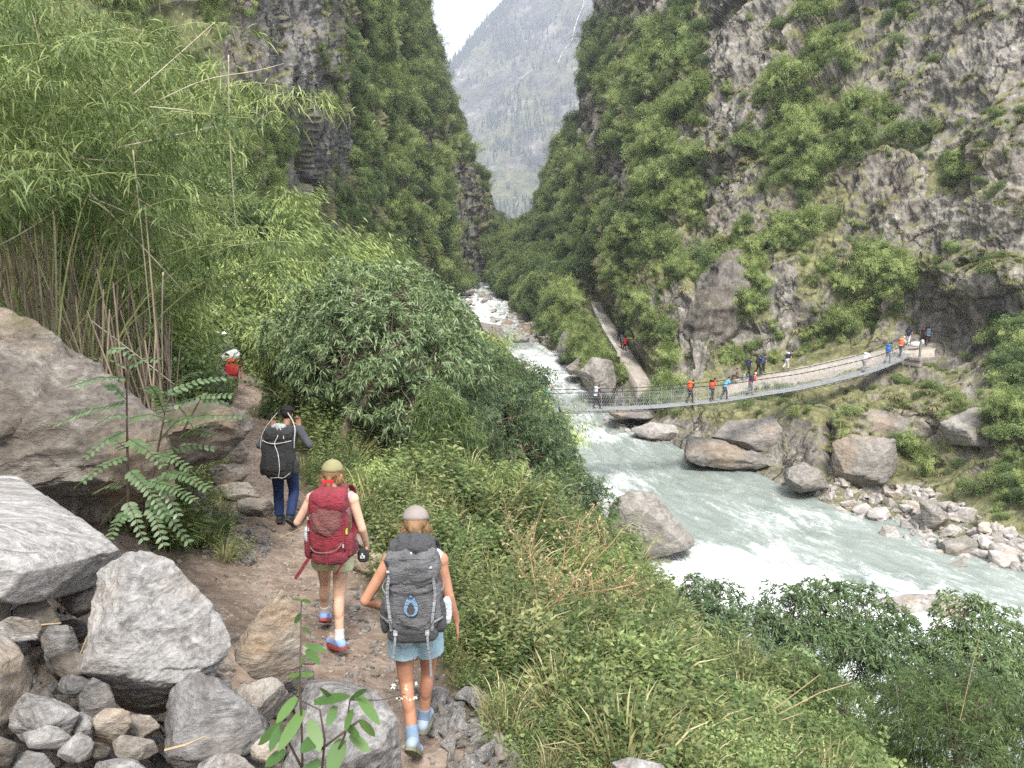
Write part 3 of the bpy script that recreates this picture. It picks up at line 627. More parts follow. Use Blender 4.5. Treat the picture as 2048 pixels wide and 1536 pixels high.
LG = [(.07, .066, .062), (.19, .181, .172), (.33, .317, .303), (.53, .515, .50)]
TN = [(.11, .09, .072), (.23, .20, .168), (.35, .315, .27), (.52, .485, .44)]
BR = [(.05, .042, .034), (.125, .108, .09), (.215, .19, .16), (.42, .39, .35)]
DG = [(.07, .068, .065), (.16, .155, .15), (.26, .25, .245), (.40, .39, .38)]
m_rk_light = rock_mat('pale_schist', LG, (1, 1, 1.7), (.6, .9, .2), 3.2, .22, 1.0, .035, dirty=.45)
m_rk_slab = rock_mat('streaky_schist', LG, (1, 7, 7), (.15, .25, .55), 1.5, .06, .8, .03, dirty=.18)
m_rk_tan = rock_mat('tan_rock', TN, (1, 1, 2.5), (.4, .8, .2), 2.4, .4, .9, .05, dirty=.3)
m_rk_brown = rock_mat('brown_mossy_rock', BR, (1, 1, 2.0), (.3, .9, .4), 1.5, .35, 1.0, .08, moss=.12)
m_rk_dark = rock_mat('dark_grey_rock', DG, (1, 1, 3), (1.0, .4, .2), 2.2, .2, 1.0, .05)
m_rk_river = rock_mat('river_rock', [(.085, .075, .068), (.18, .165, .148), (.27, .25, .225), (.40, .375, .345)], (1, 1, 2), (.4, .4, .2), .7, .25, .8, .15, dirty=.35)
m_rk_bank = rock_mat('bank_stone', [(.12, .11, .10), (.26, .24, .22), (.38, .36, .34), (.55, .52, .50)], (1, 1, 2), (.4, .4, .2), 1.0, .3, .7, .06, dirty=.3)
def orock(label, outline, y, D, mat, seed, vox=.018, amp=.035, extra=(), cat='boulder', back=.72, front=(.55, .8), name='boulder', sm=1, group=None, cuts=16):
    """a boulder whose outline is given in photograph pixels at distance y; D metres thick"""
    O = [P(a, b, y) for a, b in outline]; c = sum(O, Vector()) / len(O); r = random.Random(seed); pts = list(O)
    for p in O:
        dd = D * r.uniform(.7, 1); pb = (c + (p - c) * back) * ((y + dd) / y); pts.append(pb + Vector((0, 0, -.02 * dd)))
        if r.random() < front[1]: pts.append(c + (p - c) * r.uniform(front[0] - .1, front[0] + .15) + Vector((0, -D * r.uniform(.25, .45), 0)))
    pts += [P(*e) for e in extra]
    me = hullrock([p - c for p in pts], vox, amp, seed, sm, cuts=cuts); me.materials.append(mat)
    return tag(obj(name, me, loc=c), label, cat, group)
# the boulder heap in the lower left corner
orock('huge brown mossy boulder behind the leafy sapling', [(-160, 600), (0, 612), (60, 640), (110, 668), (205, 742), (250, 800), (330, 850), (360, 900), (345, 1000), (120, 1040), (-150, 1040)], 5.6, 2.6, m_rk_brown, 3, .028, .055)
orock('dark pointed boulder leaning over the trail behind the sapling', [(300, 815), (400, 800), (505, 815), (522, 842), (480, 880), (440, 912), (330, 935), (240, 900)], 7.6, 1.8, m_rk_brown, 4, .028, .055)
def slab():
    pts = [P(-150, 930, 4.9), P(20, 945, 4.9), P(70, 948, 4.9), P(165, 1000, 4.6), P(185, 1055, 4.3), P(290, 1103, 4.0), P(225, 1125, 3.7), P(90, 1115, 3.4), P(-150, 1130, 3.2), P(-150, 1150, 3.3),
           P(100, 1215, 3.6), P(160, 1200, 3.8), P(260, 1170, 4.1), P(-150, 1180, 3.6), P(-150, 1010, 5.2), P(120, 1060, 5.0)]
    c = sum(pts, Vector()) / len(pts); me = hullrock([p - c for p in pts], .016, .013, 12, 2); me.materials.append(m_rk_slab)
    return tag(obj('boulder', me, loc=c), 'wide flat slab of streaky pale rock with dark underside', 'boulder')
slab()
orock('large rounded pale grey boulder in the middle of the rock heap', [(215, 1120), (262, 1100), (330, 1112), (385, 1165), (440, 1225), (470, 1290), (425, 1360), (385, 1345), (330, 1440), (250, 1435), (212, 1370), (205, 1280), (185, 1190), (200, 1140)], 3.55, .75, m_rk_light, 21, .011, .035)
orock('dark grey angular boulder under the large rounded one', [(330, 1380), (395, 1335), (470, 1400), (545, 1440), (555, 1480), (480, 1505), (390, 1520), (340, 1500), (322, 1440)], 3.15, .6, m_rk_dark, 22, .011, .04)
orock('tan pointed boulder beside the trail', [(565, 1178), (600, 1230), (616, 1340), (590, 1360), (520, 1362), (465, 1345), (470, 1290), (510, 1235)], 4.35, .6, m_rk_tan, 23, .011, .03)
orock('broad white boulder at the bottom under the leafy seedling', [(610, 1340), (700, 1335), (760, 1380), (795, 1440), (810, 1560), (560, 1600), (560, 1480), (585, 1400)], 3.05, .6, m_rk_light, 24, .011, .03)
orock('tan boulder wedged between grey boulder and pointed boulder', [(470, 1375), (545, 1352), (582, 1385), (560, 1430), (500, 1425), (462, 1400)], 3.7, .4, m_rk_tan, 25, .012, .04)
orock('big rusty tan boulder at the left picture edge', [(-120, 1270), (0, 1262), (35, 1290), (78, 1370), (80, 1420), (20, 1450), (-120, 1455)], 3.0, .6, m_rk_tan, 26, .011, .035)
SM = [('grey boulder below the rusty boulder', (90, 1440, 150, 120), 2.95, m_rk_light), ('long brown rock leaning below the slab', (150, 1330, 110, 60), 3.4, m_rk_brown), ('grey flat stone above the rusty boulder', (30, 1260, 110, 60), 3.2, m_rk_light),
 ('brown block in the gap under the slab', (75, 1240, 110, 100), 3.75, m_rk_brown), ('small dark stone deep under the slab', (160, 1200, 80, 70), 4.0, m_rk_dark), ('slim dark stone beside the brown block', (125, 1300, 90, 130), 3.7, m_rk_dark),
 ('round grey stone left of the large rounded boulder', (195, 1405, 70, 110), 3.2, m_rk_dark), ('brown stone wedged at the left of the large boulder', (195, 1300, 70, 90), 3.6, m_rk_brown), ('ochre blocky stone at the foot of the large boulder', (225, 1450, 80, 90), 3.0, m_rk_tan),
 ('yellowish stone in the shadow below the large boulder', (280, 1455, 90, 50), 3.15, m_rk_tan), ('pale pink stone low in the heap', (270, 1495, 110, 60), 2.9, m_rk_tan), ('grey rock at the bottom left corner', (60, 1530, 120, 60), 2.8, m_rk_dark),
 ('pale stone with ochre patch at the bottom', (90, 1475, 110, 50), 2.85, m_rk_light), ('brownish stone at the lower left edge', (0, 1505, 80, 90), 2.75, m_rk_brown), ('rough grey stone at the bottom beside the corner rock', (160, 1495, 90, 60), 2.85, m_rk_light),
 ('grey lump at the bottom edge', (250, 1540, 130, 50), 2.75, m_rk_light), ('flat pale rock at the bottom edge under the dark boulder', (450, 1535, 130, 60), 2.85, m_rk_light), ('small rounded stone right of the dark boulder', (540, 1505, 80, 60), 2.95, m_rk_tan),
 ('grey slanting stone between dark boulder and tan boulder', (430, 1380, 80, 80), 3.6, m_rk_dark), ('dark stone in the deepest gap of the heap', (150, 1260, 70, 60), 4.1, m_rk_dark), ('tan stone at the left edge above the gap', (-5, 1210, 70, 70), 3.7, m_rk_tan),
 ('grey pebble rock beside the ochre stone', (165, 1455, 60, 60), 3.0, m_rk_light), ('little brown stone under the ochre stone', (200, 1500, 45, 40), 2.85, m_rk_brown), ('grey wedge rock in front of the round grey stone', (150, 1370, 90, 50), 3.25, m_rk_dark), ('small pale rock below the pointed boulder', (600, 1310, 70, 50), 4.3, m_rk_tan),
 ('reddish brown boulder under the bamboo canes', (255, 660, 190, 110), 13.0, m_rk_brown), ('tan rock at the foot of the dark pointed boulder', (445, 905, 110, 70), 8.3, m_rk_tan), ('flat pale rock on the path bank beside the black pack', (455, 955, 90, 50), 8.6, m_rk_tan),
 ('low tan rock by the path below the black pack', (480, 985, 100, 50), 8.8, m_rk_tan), ('grey ledge rock at the left edge of the path', (505, 1015, 90, 50), 8.4, m_rk_river), ('white-edged rock beside the path far behind', (540, 712, 50, 26), 26.0, m_rk_light), ('low pale rock at the bend of the path', (545, 745, 50, 22), 24.0, m_rk_light),
 ('mossy log-like rock by the path bend', (600, 745, 70, 30), 24.5, m_rk_brown), ('dark boulder beyond the porter', (405, 750, 110, 80), 22, m_rk_dark), ('tan flat boulder behind the sapling top', (330, 770, 150, 70), 11.5, m_rk_brown),
 ('grey rock under the sapling leaves', (380, 1020, 90, 100), 6.4, m_rk_brown), ('tan stone beside the red pack hiker', (745, 1085, 90, 50), 7.6, m_rk_tan), ('big tan rock on the path edge between the two women', (740, 1130, 80, 60), 6.6, m_rk_tan),
 ('angular tan boulder in the bushes right of the grey pack', (1100, 1320, 70, 60), 6.2, m_rk_tan), ('pale flat rock low in the right bushes', (1250, 1490, 110, 60), 5.0, m_rk_tan), ('white boulder at the bottom edge right of the path', (1280, 1540, 130, 50), 3.9, m_rk_light)]
for i, (lb, (cx_, cy_, w, h), y, mt) in enumerate(SM):
    r = random.Random(100 + i); ol = []
    if y > 4.2:
        g_ = hit(cx_, cy_ + h * .42, 'g')[0]
        if g_ is not None and 3 < g_.y < 40: y = g_.y + w / FPX * g_.y * .3
    for k in range(7):
        a = 2 * math.pi * (k + r.uniform(-.35, .35)) / 7; q = r.uniform(.8, 1.12); ol.append((cx_ + math.cos(a) * w * .5 * q, cy_ + math.sin(a) * h * .5 * q))
    orock(lb, ol, y, w / FPX * y * r.uniform(.7, .95), mt, 100 + i, max(.009, w / FPX * y / 40), .04, cuts=3, back=.85, front=(.45, .35))
# boulders in and beside the river
RB = [('big brown boulder standing in the river below the bushes', [(1215, 1010), (1262, 982), (1318, 985), (1350, 1020), (1388, 1075), (1385, 1105), (1340, 1120), (1275, 1118), (1235, 1090), (1210, 1050)], 39.5, 4.2, m_rk_river),
 ('long brown rock shelf at the water below the bridge', [(1348, 895), (1380, 872), (1440, 880), (1500, 905), (1560, 925), (1565, 936), (1480, 940), (1400, 930), (1350, 912)], 57, 5, m_rk_river),
 ('dark flat rock jutting over the water under the bridge deck', [(1208, 822), (1250, 815), (1300, 818), (1330, 826), (1300, 836), (1230, 836)], 70, 4, m_rk_river),
 ('rounded boulder at the right end of the rock shelf', [(1560, 940), (1600, 920), (1640, 940), (1660, 975), (1600, 985), (1565, 970)], 50, 3, m_rk_river),
 ('tall grey boulder leaning on the lower rock wall', [(1660, 880), (1700, 868), (1790, 880), (1800, 930), (1760, 970), (1700, 975), (1660, 940)], 51, 3.4, m_rk_river),
 ('low pale rocks at the water left of the shelf', [(1262, 858), (1300, 845), (1350, 850), (1380, 872), (1340, 885), (1280, 875)], 66, 4, m_rk_bank),
 ('big wet rock standing at the river bank behind the bridge', [(1155, 745), (1185, 715), (1225, 720), (1235, 760), (1225, 800), (1180, 790)], 80, 5, m_rk_river),
 ('flat brown rock under the far path', [(1130, 735), (1160, 715), (1165, 745), (1140, 750)], 92, 4, m_rk_river),
 ('pale tilted block on the stone bank', [(1765, 1050), (1790, 1052), (1812, 1090), (1775, 1090), (1758, 1070)], 43, 1.2, m_rk_bank),
 ('large grey rock near the right end of the stone bank', [(1875, 1085), (1930, 1070), (1975, 1090), (1970, 1120), (1895, 1130), (1868, 1110)], 40.5, 1.8, m_rk_river),
 ('tall leaning boulder under the right bank shrubs', [(1838, 1000), (1870, 998), (1900, 1040), (1880, 1062), (1848, 1060)], 43.5, 1.6, m_rk_river),
 ('dark boulder at the water on the right', [(1895, 1130), (1925, 1115), (1945, 1150), (1920, 1162), (1897, 1155)], 38.5, 1.2, m_rk_river),
 ('pale boulder at the right picture edge', [(1975, 1100), (2040, 1100), (2048, 1130), (2000, 1145), (1975, 1130)], 38.8, 1.6, m_rk_bank),
 ('smooth submerged rock washed over by white water', [(1740, 1202), (1800, 1190), (1900, 1188), (1940, 1200), (1900, 1222), (1800, 1228)], 33.4, 3, m_rk_bank),
 ('huge brown boulder in the river upstream, nearer one', [(930, 655), (960, 645), (1000, 650), (1017, 672), (1015, 698), (985, 700), (940, 690)], 125, 9, m_rk_river),
 ('huge grey boulder in the river upstream, farther one', [(910, 640), (930, 629), (955, 632), (965, 650), (940, 660), (912, 655)], 136, 8, m_rk_river),
 ('dark pyramid rock far up the river', [(962, 605), (980, 590), (992, 605), (988, 612), (970, 612)], 195, 5, m_rk_river),
 ('tan pile of rock far up the river', [(918, 583), (935, 574), (950, 580), (946, 592), (920, 592)], 208, 5, m_rk_bank),
 ('grey peaked rock at the top of the visible river', [(960, 562), (972, 553), (990, 558), (990, 570), (965, 568)], 262, 5, m_rk_bank),
 ('low flat rock at the foot of the gravel bar', [(1022, 678), (1045, 670), (1060, 676), (1055, 685), (1030, 685)], 127, 3, m_rk_bank),
 ('rounded pale rock where bushes meet the gravel bar', [(1065, 630), (1078, 616), (1092, 625), (1090, 642), (1068, 645)], 148, 4, m_rk_river),
 ('dark wet buttress rock at the river edge below the far bushes', [(1112, 700), (1125, 660), (1160, 670), (1165, 720), (1130, 718)], 106, 5, m_rk_river)]
RB += [('long layered grey slab above the rock shelf', [(1395, 862), (1450, 838), (1560, 832), (1648, 850), (1655, 925), (1600, 925), (1500, 892), (1420, 880)], 59.5, 4, m_rk_river),
 ('broad dark slab under the grassy ledge', [(1650, 838), (1720, 818), (1860, 822), (1900, 850), (1880, 885), (1780, 878), (1680, 872)], 56, 3.5, m_rk_river),
 ('dark overhanging slab at the right below the bridge head', [(1880, 845), (1950, 812), (2060, 835), (2070, 905), (1960, 900), (1900, 890)], 51, 4, m_rk_river),
 ('pale rounded ledge between the slabs and the stone bank', [(1560, 905), (1640, 895), (1660, 945), (1600, 950)], 55.5, 3, m_rk_bank)]
for i, (lb, ol, y, D, mt) in enumerate(RB):
    w = max(a for a, _ in ol) - min(a for a, _ in ol)
    orock(lb, ol, y, D, mt, 300 + i, max(.05, w / FPX * y / 55), .035, sm=3, cuts=2 if i == 4 else 5)
m_pillar = rock_mat('pillar_rock', [(.04, .036, .032), (.12, .108, .097), (.22, .20, .18), (.40, .37, .34)], (1, 1, .45), (.3, .5, .2), .32, .06, 1.0, .5, moss=.24, dirty=.3)
orock('massive dark rock pillar rising beside the far path', [(1302, 705), (1325, 665), (1365, 610), (1410, 560), (1440, 500), (1490, 470), (1530, 540), (1500, 620), (1478, 700), (1470, 758), (1400, 768), (1330, 765)], 77, 9, m_pillar, 350, .22, .06, cat='rock')
# loose stones: a few shapes copied many times
STN = []
for k in range(9):
    r = random.Random(500 + k); pts = []
    sc = (1, r.uniform(.65, .95), r.uniform(.45, .75))
    for _ in range(8 + k % 3):
        v = Vector((r.gauss(0, 1), r.gauss(0, 1), r.gauss(0, 1))).normalized() * r.uniform(.42, .52); pts.append((v.x * sc[0], v.y * sc[1], v.z * sc[2]))
    STN.append(hullrock(pts, .030, .05, 500 + k, 1, cuts=3 if k < 7 else 14))
def stone_set(mat):
    out = []
    for me in STN:
        m2 = me.copy(); m2.materials.clear(); m2.materials.append(mat); out.append(m2)
    return out
ST_BANK, ST_TAN, ST_LIGHT = stone_set(m_rk_bank), stone_set(m_rk_tan), stone_set(m_rk_light)
def put_stones(n, poly, smin, smax, sets, label, group, which, seed, pw=2.2, sink=.25, name='stone', ind=300):
    L = []; r = random.Random(seed); k = 0; xs = [a for a, _ in poly]; ys = [b for _, b in poly]; tries = 0
    while k < n and tries < n * 40:
        tries += 1; a = r.uniform(min(xs), max(xs)); b = r.uniform(min(ys), max(ys)); ins = False
        for i in range(len(poly)):
            (x1, y1), (x2, y2) = poly[i - 1], poly[i]
            if (y1 > b) != (y2 > b) and a < (x2 - x1) * (b - y1) / (y2 - y1) + x1: ins = not ins
        if not ins: continue
        h = hit(a, b, which)[0]
        if h is None: continue
        s = smin + (smax - smin) * r.random() ** pw
        L.append((s / h.y, s, h + Vector((0, 0, s * (.25 - sink))), (r.uniform(-.4, .4), r.uniform(-.4, .4), r.uniform(0, 6.28)), r.randrange(99))); k += 1
    L.sort(key=lambda q: -q[0]); fam = [m for s_ in sets for m in s_]
    for q in L[:ind]: tag(obj(name, fam[q[4] % len(fam)], loc=q[2], rot=q[3], scale=q[1]), label, 'stone', group)
    L = L[ind:]
    if L: scatter(name + '_litter', fam, [q[2] for q in L], [q[3] for q in L], [q[1] for q in L], [q[4] % len(fam) for q in L], 'smaller ' + group, 'stones')
put_stones(520, [(1610, 985), (1680, 960), (1760, 965), (1850, 975), (1960, 1035), (2060, 1080), (2060, 1200), (1960, 1172), (1880, 1140), (1800, 1100), (1700, 1035)], .35, 2.0, [ST_BANK], 'grey stone on the far stony bank right of the rapids', 'stones on the far right bank', 'r', 1, ind=75)
put_stones(110, [(985, 625), (1060, 620), (1110, 665), (1112, 692), (1060, 690), (1020, 665), (985, 650)], .8, 3.2, [ST_BANK], 'pale stone on the upstream gravel bar', 'stones on the upstream gravel bar', 'grw', 2, ind=40)
put_stones(24, [(930, 575), (985, 558), (1000, 600), (990, 625), (945, 615), (915, 600)], 1.0, 4.0, [ST_BANK], 'rock breaking the white water far upstream', 'rocks in the upstream rapids', 'grw', 3, sink=.1, ind=15)
put_stones(40, [(1210, 838), (1270, 850), (1350, 890), (1300, 880), (1240, 860)], .5, 1.6, [ST_BANK], 'stone at the water edge below the bridge', 'stones at the waterline below the bridge', 'rw', 4, ind=15)
put_stones(230, [(860, 1380), (960, 1400), (1060, 1440), (1160, 1500), (1240, 1560), (900, 1560), (880, 1470)], .06, .34, [ST_LIGHT, ST_LIGHT, ST_TAN], 'whitish rubble stone on the right edge of the path', 'rubble along the right path edge', 'g', 5, 2.2, sink=.1, ind=60)
put_stones(150, [(560, 1060), (400, 1000), (420, 1110), (520, 1140)], .05, .26, [ST_TAN, ST_LIGHT], 'brown rubble stone on the left bank of the path', 'rubble along the left path edge', 'g', 6, 2, ind=20)
put_stones(300, [(640, 1330), (600, 1240), (700, 1060), (800, 1110), (760, 1200), (900, 1330), (880, 1400), (780, 1420)], .03, .16, [ST_TAN, ST_LIGHT], 'small stone lying on the path', 'small stones on the path', 'g', 7, 2.4, ind=25)
put_stones(300, [(0, 1180), (300, 1170), (620, 1330), (640, 1560), (0, 1560)], .09, .36, [ST_LIGHT, ST_TAN, stone_set(m_rk_dark)], 'small rock filling the gaps of the boulder heap', 'small rocks in the boulder heap', 'g', 8, 1.5, ind=30)
put_stones(60, [(450, 720), (540, 730), (540, 860), (620, 1000), (560, 1060), (500, 800)], .05, .3, [ST_TAN], 'stone on the far stretch of the path', 'stones on the far stretch of the path', 'g', 9, 2, ind=10)
# the pebbly litter of the path: beyond counting
def litter():
    V = []; F = []; r = np.random.default_rng(3); nb = 0
    cube = np.array([[-1,-1,-.6],[1,-1,-.6],[1,1,-.6],[-1,1,-.6],[-.6,-.7,.6],[.7,-.6,.5],[.6,.7,.6],[-.7,.6,.5]]) * .5
    ff = np.array([(0,3,2,1),(4,5,6,7),(0,1,5,4),(1,2,6,5),(2,3,7,6),(3,0,4,7)])
    n = 5200; t = r.random(n) ** 1.5; idx = t * (len(TRAIL) - 3) + 1; c = np.stack([np.interp(idx, range(len(TRAIL)), TRAIL[:, k]) for k in (0, 1)], -1)
    xy = c + r.normal(0, .75, (n, 2)); z = Z(xy[:, 0], xy[:, 1])
    for k in range(n):
        s = .012 + .05 * r.random() ** 3; q = cube * s * r.uniform(.6, 1.4, 3); a = r.uniform(0, 6.28)
        q = np.stack([q[:, 0] * math.cos(a) - q[:, 1] * math.sin(a), q[:, 0] * math.sin(a) + q[:, 1] * math.cos(a), q[:, 2]], -1) + (xy[k, 0], xy[k, 1], z[k] + s * .15)
        V.append(q); F.append(ff + nb); nb += 8
    tag(obj('gravel', mesh('gravel', np.concatenate(V), np.concatenate(F), m_rk_tan, False)), 'fine gravel strewn over the path', 'gravel', kind='stuff')
litter()
# ------------------------------------------------------------------ foliage
def unit(a): return a / (np.linalg.norm(a, axis=-1, keepdims=True) + 1e-9)
class LB:
    """leaf builder: many small blades in one mesh"""
    def __init__(s, seed=0): s.V = []; s.F = []; s.a = []; s.n = 0; s.r = np.random.default_rng(seed)
    def rh(s, B, D, L, Wd, droop=.25, v=None, spread=1.0):
        n = len(B); D = unit(D); L = np.broadcast_to(L, n); Wd = np.broadcast_to(Wd, n)
        sd_ = unit(np.cross(D, unit(s.r.normal(0, 1, (n, 3)) * .5 * spread + np.array([0, 0, 1.0]))))
        tip = B + D * L[:, None]; tip[:, 2] -= droop * L
        mid = B + D * (L * .45)[:, None]; mid[:, 2] -= droop * L * .25
        V = np.stack([B, mid + sd_ * Wd[:, None] / 2, tip, mid - sd_ * Wd[:, None] / 2], 1).reshape(-1, 3)
        s.V.append(V); s.F.append(np.arange(n * 4).reshape(n, 4) + s.n); s.n += n * 4
        s.a.append(s.r.random(n) if v is None else np.clip(v, 0, 1)); return s
    def strip(s, B, D, L, Wd, droop=.5, v=None, seg=3, taper=.12, side=None):
        n = len(B); D = unit(D); L = np.broadcast_to(L, n); Wd = np.broadcast_to(Wd, n)
        sd_ = unit(np.cross(D, unit(s.r.normal(0, 1, (n, 3)) * .4 + np.array([0, 0, 1.0])))) if side is None else side
        rows = []
        for k in range(seg + 1):
            t = k / seg; w = Wd * (taper + (1 - taper) * math.sin(math.pi * min(1, t * .86 + .1)) ** .8)
            if k == seg: w = Wd * .04
            c = B + D * (L * t)[:, None]; c[:, 2] -= droop * L * t * t
            rows += [c + sd_ * w[:, None] / 2, c - sd_ * w[:, None] / 2]
        V = np.stack(rows, 1).reshape(-1, 3); m = 2 * (seg + 1); base = np.arange(n)[:, None] * m + s.n
        F = np.concatenate([np.concatenate([base + 2 * k, base + 2 * k + 1, base + 2 * k + 3, base + 2 * k + 2], 1) for k in range(seg)])
        s.V.append(V); s.F.append(F); s.n += n * m; vv = s.r.random(n) if v is None else np.clip(v, 0, 1); s.a.append(np.tile(vv, seg)); return s
    def me(s, name, mat): return mesh(name, np.concatenate(s.V), np.concatenate(s.F), mat, False, attrs={'v': ('FACE', np.concatenate(s.a))})
def rdir(r, n, up=0.0):
    d = r.normal(0, 1, (n, 3)); d[:, 2] += up; return unit(d)
m_lf_bam = leaf_mat('bamboo_leaf', (.06, .095, .025), (.22, .29, .09), (.46, .53, .20), .25)
m_lf_bam2 = leaf_mat('near_bamboo_leaf', (.028, .052, .015), (.10, .15, .04), (.33, .39, .14), .28, .42)
m_lf_dark = leaf_mat('dark_leaf', (.03, .06, .024), (.10, .155, .06), (.22, .30, .12))
m_lf_mid = leaf_mat('green_leaf', (.045, .08, .027), (.16, .225, .075), (.35, .42, .17), .25)
m_lf_straw = leaf_mat('straw_grass', (.13, .13, .05), (.31, .295, .135), (.55, .50, .28), .3)
m_lf_wil = leaf_mat('grey_green_leaf', (.035, .065, .03), (.145, .21, .10), (.34, .42, .22), .24, .45)
m_lf_wil2 = leaf_mat('deep_green_lance_leaf', (.035, .065, .027), (.13, .195, .08), (.30, .38, .17), .25, .42)
m_lf_herb = leaf_mat('herb_leaf', (.03, .06, .02), (.105, .155, .048), (.28, .34, .12), .28)
m_lf_olive = leaf_mat('olive_leaf', (.06, .078, .028), (.155, .18, .062), (.34, .34, .15), .28)
m_lf_pin = leaf_mat('blue_green_leaf', (.05, .10, .04), (.10, .165, .07), (.20, .28, .14), .3, .4, .1)
m_lf_seed = leaf_mat('bright_broad_leaf', (.045, .11, .03), (.09, .18, .05), (.17, .28, .08), .35, .4, .1)
m_lf_con = leaf_mat('conifer_needles', (.02, .04, .018), (.04, .075, .03), (.07, .11, .045), .1)
m_stem_dry = plain('dry_stem', (.36, .27, .16), .8, .3, 20, .3)
m_cane = plain('pale_cane', (.40, .35, .25), .55, .25, 6, .2)
m_cane_dk = plain('brown_cane', (.22, .17, .12), .7, .35, 6, .2)
m_cane_gr = plain('green_cane', (.28, .30, .12), .5, .25, 6, .1)
m_bark = plain('bark', (.15, .115, .085), .9, .4, 8, .8, bscale=30)
m_stem_gr = plain('green_stem', (.12, .16, .05), .6, .2, 20)
m_stem_red = plain('dark_red_stem', (.07, .05, .035), .6, .3, 20)

def bamboo_bush(seed, h=3.0, nc=26, per=64, L=.30, Wd=.05, mat=None, spread=1.0):
    r = np.random.default_rng(seed); lb = LB(seed)
    for c in range(nc):
        az = r.uniform(0, 6.283); rad = r.uniform(.3, 1.1) * h * .5 * spread; hh = h * r.uniform(.55, 1.05)
        t = np.sort(r.uniform(.12, 1, per)); hd = np.array([math.cos(az), math.sin(az), 0])
        b0 = r.normal(0, .12 * h, 2)
        c_ = np.zeros((per, 3)); c_[:, :2] = b0 + hd[:2] * (rad * t ** 1.9)[:, None]; c_[:, 2] = hh * (t * 1.25 - .42 * t ** 3.2)
        sp = .036 * h * (.5 + t); tone = r.normal(0, .14)
        B = c_ + r.normal(0, 1, (per, 3)) * sp[:, None]
        D = hd * (.9 + t[:, None]) + r.normal(0, .42, (per, 3)); D[:, 2] -= .5 * t
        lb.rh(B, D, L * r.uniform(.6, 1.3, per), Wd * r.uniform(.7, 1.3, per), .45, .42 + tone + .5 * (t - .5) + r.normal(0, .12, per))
    return lb.me('bamboo_bush', mat or m_lf_bam)
def bush_mesh(seed, rad=1.4, hgt=1.7, nl=1700, L=.17, Wd=.09, mat=None, lobes=12, droop=.2):
    r = np.random.default_rng(seed); lb = LB(seed); per = nl // lobes
    for k in range(lobes):
        a = r.uniform(0, 6.283); q = r.uniform(.1, .72) ** .8; c = np.array([math.cos(a) * q * rad, math.sin(a) * q * rad, hgt * r.uniform(.3, .85) * (1.1 - .4 * q)])
        lr = rad * r.uniform(.26, .46); d = rdir(r, per, .35); rr = lr * r.uniform(.55, 1.05, per)[:, None]
        B = c + d * rr * np.array([1, 1, .8]); D = d + r.normal(0, .5, (per, 3))
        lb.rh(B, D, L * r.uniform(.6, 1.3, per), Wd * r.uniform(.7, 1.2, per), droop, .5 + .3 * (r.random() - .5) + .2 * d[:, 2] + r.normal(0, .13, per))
    return lb.me('bush', mat or m_lf_mid)
def tussock_mesh(seed, L=1.0, nb=190, mat=None, Wd=.035, up=1.0, droop=.75):
    r = np.random.default_rng(seed); lb = LB(seed); az = r.uniform(0, 6.283, nb); e = r.uniform(.15, 1.1, nb)
    D = np.stack([np.cos(az) * e, np.sin(az) * e, np.full(nb, up)], -1); B = np.stack([np.cos(az), np.sin(az), 0 * az], -1) * .12 * r.random(nb)[:, None] * L
    lb.strip(B, D, L * r.uniform(.5, 1.15, nb), Wd, droop, None, 3); return lb.me('tussock', mat or m_lf_straw)
def herb_mesh(seed, h=.5, ns=16, mat=None, L=.052, Wd=.026, per=26, rad=.22):
    r = np.random.default_rng(seed); lb = LB(seed)
    for k in range(ns):
        a = r.uniform(0, 6.283); t = np.linspace(.2, 1, per); hh = h * r.uniform(.5, 1.1); b = r.normal(0, rad * .5, 2); o = rad * r.uniform(.2, 1)
        B = np.stack([b[0] + math.cos(a) * o * t, b[1] + math.sin(a) * o * t, hh * t], -1); an = np.arange(per) * 2.4 + a
        D = np.stack([np.cos(an), np.sin(an), np.full(per, .25)], -1) + r.normal(0, .2, (per, 3))
        lb.rh(B, D, L * r.uniform(.6, 1.2, per) * (1.15 - .4 * t), Wd * r.uniform(.8, 1.2, per), .3, .45 + .3 * (r.random() - .5) + r.normal(0, .15, per))
    return lb.me('herb', mat or m_lf_herb)
def conifer_mesh(seed, h=14.0):
    r = np.random.default_rng(seed); lb = LB(seed); n = 420; t = r.random(n) ** .8; az = r.uniform(0, 6.283, n); w = h * .17 * (1 - t) ** .8 + .25
    B = np.stack([0 * t, 0 * t, h * (.12 + .88 * t)], -1) + rdir(r, n) * .2; D = np.stack([np.cos(az), np.sin(az), -.25 + 0 * t], -1)
    lb.rh(B, D, w * r.uniform(.6, 1.15, n), w * .5, .15); return lb.me('conifer', m_lf_con)
lib = bpy.data.collections.new('plant_shapes')
def libobj(name, me):
    o = bpy.data.objects.new(name, me); return o
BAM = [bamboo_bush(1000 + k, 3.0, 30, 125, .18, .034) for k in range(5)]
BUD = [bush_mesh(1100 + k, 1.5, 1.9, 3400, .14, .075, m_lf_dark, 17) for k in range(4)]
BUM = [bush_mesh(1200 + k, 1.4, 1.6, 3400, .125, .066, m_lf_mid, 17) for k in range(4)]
TUS = [tussock_mesh(1300 + k) for k in range(3)] + [tussock_mesh(1310, 1.1, 170, m_lf_olive)]
HER = [herb_mesh(1400 + k) for k in range(3)] + [herb_mesh(1410, .42, 12, m_lf_mid, .07, .042, 14, .2), herb_mesh(1411, .7, 7, m_lf_herb, .10, .022, 26, .15)]
HEO = [herb_mesh(1420 + k, .7, 12, m_lf_olive, .07, .022, 26, .25) for k in range(2)]
GRT = [tussock_mesh(1450 + k, .55, 90, m_lf_herb, .014, 1.3, .6) for k in range(2)]
GRS = [tussock_mesh(1460 + k, .75, 60, m_lf_straw, .010, 1.8, .45) for k in range(2)]
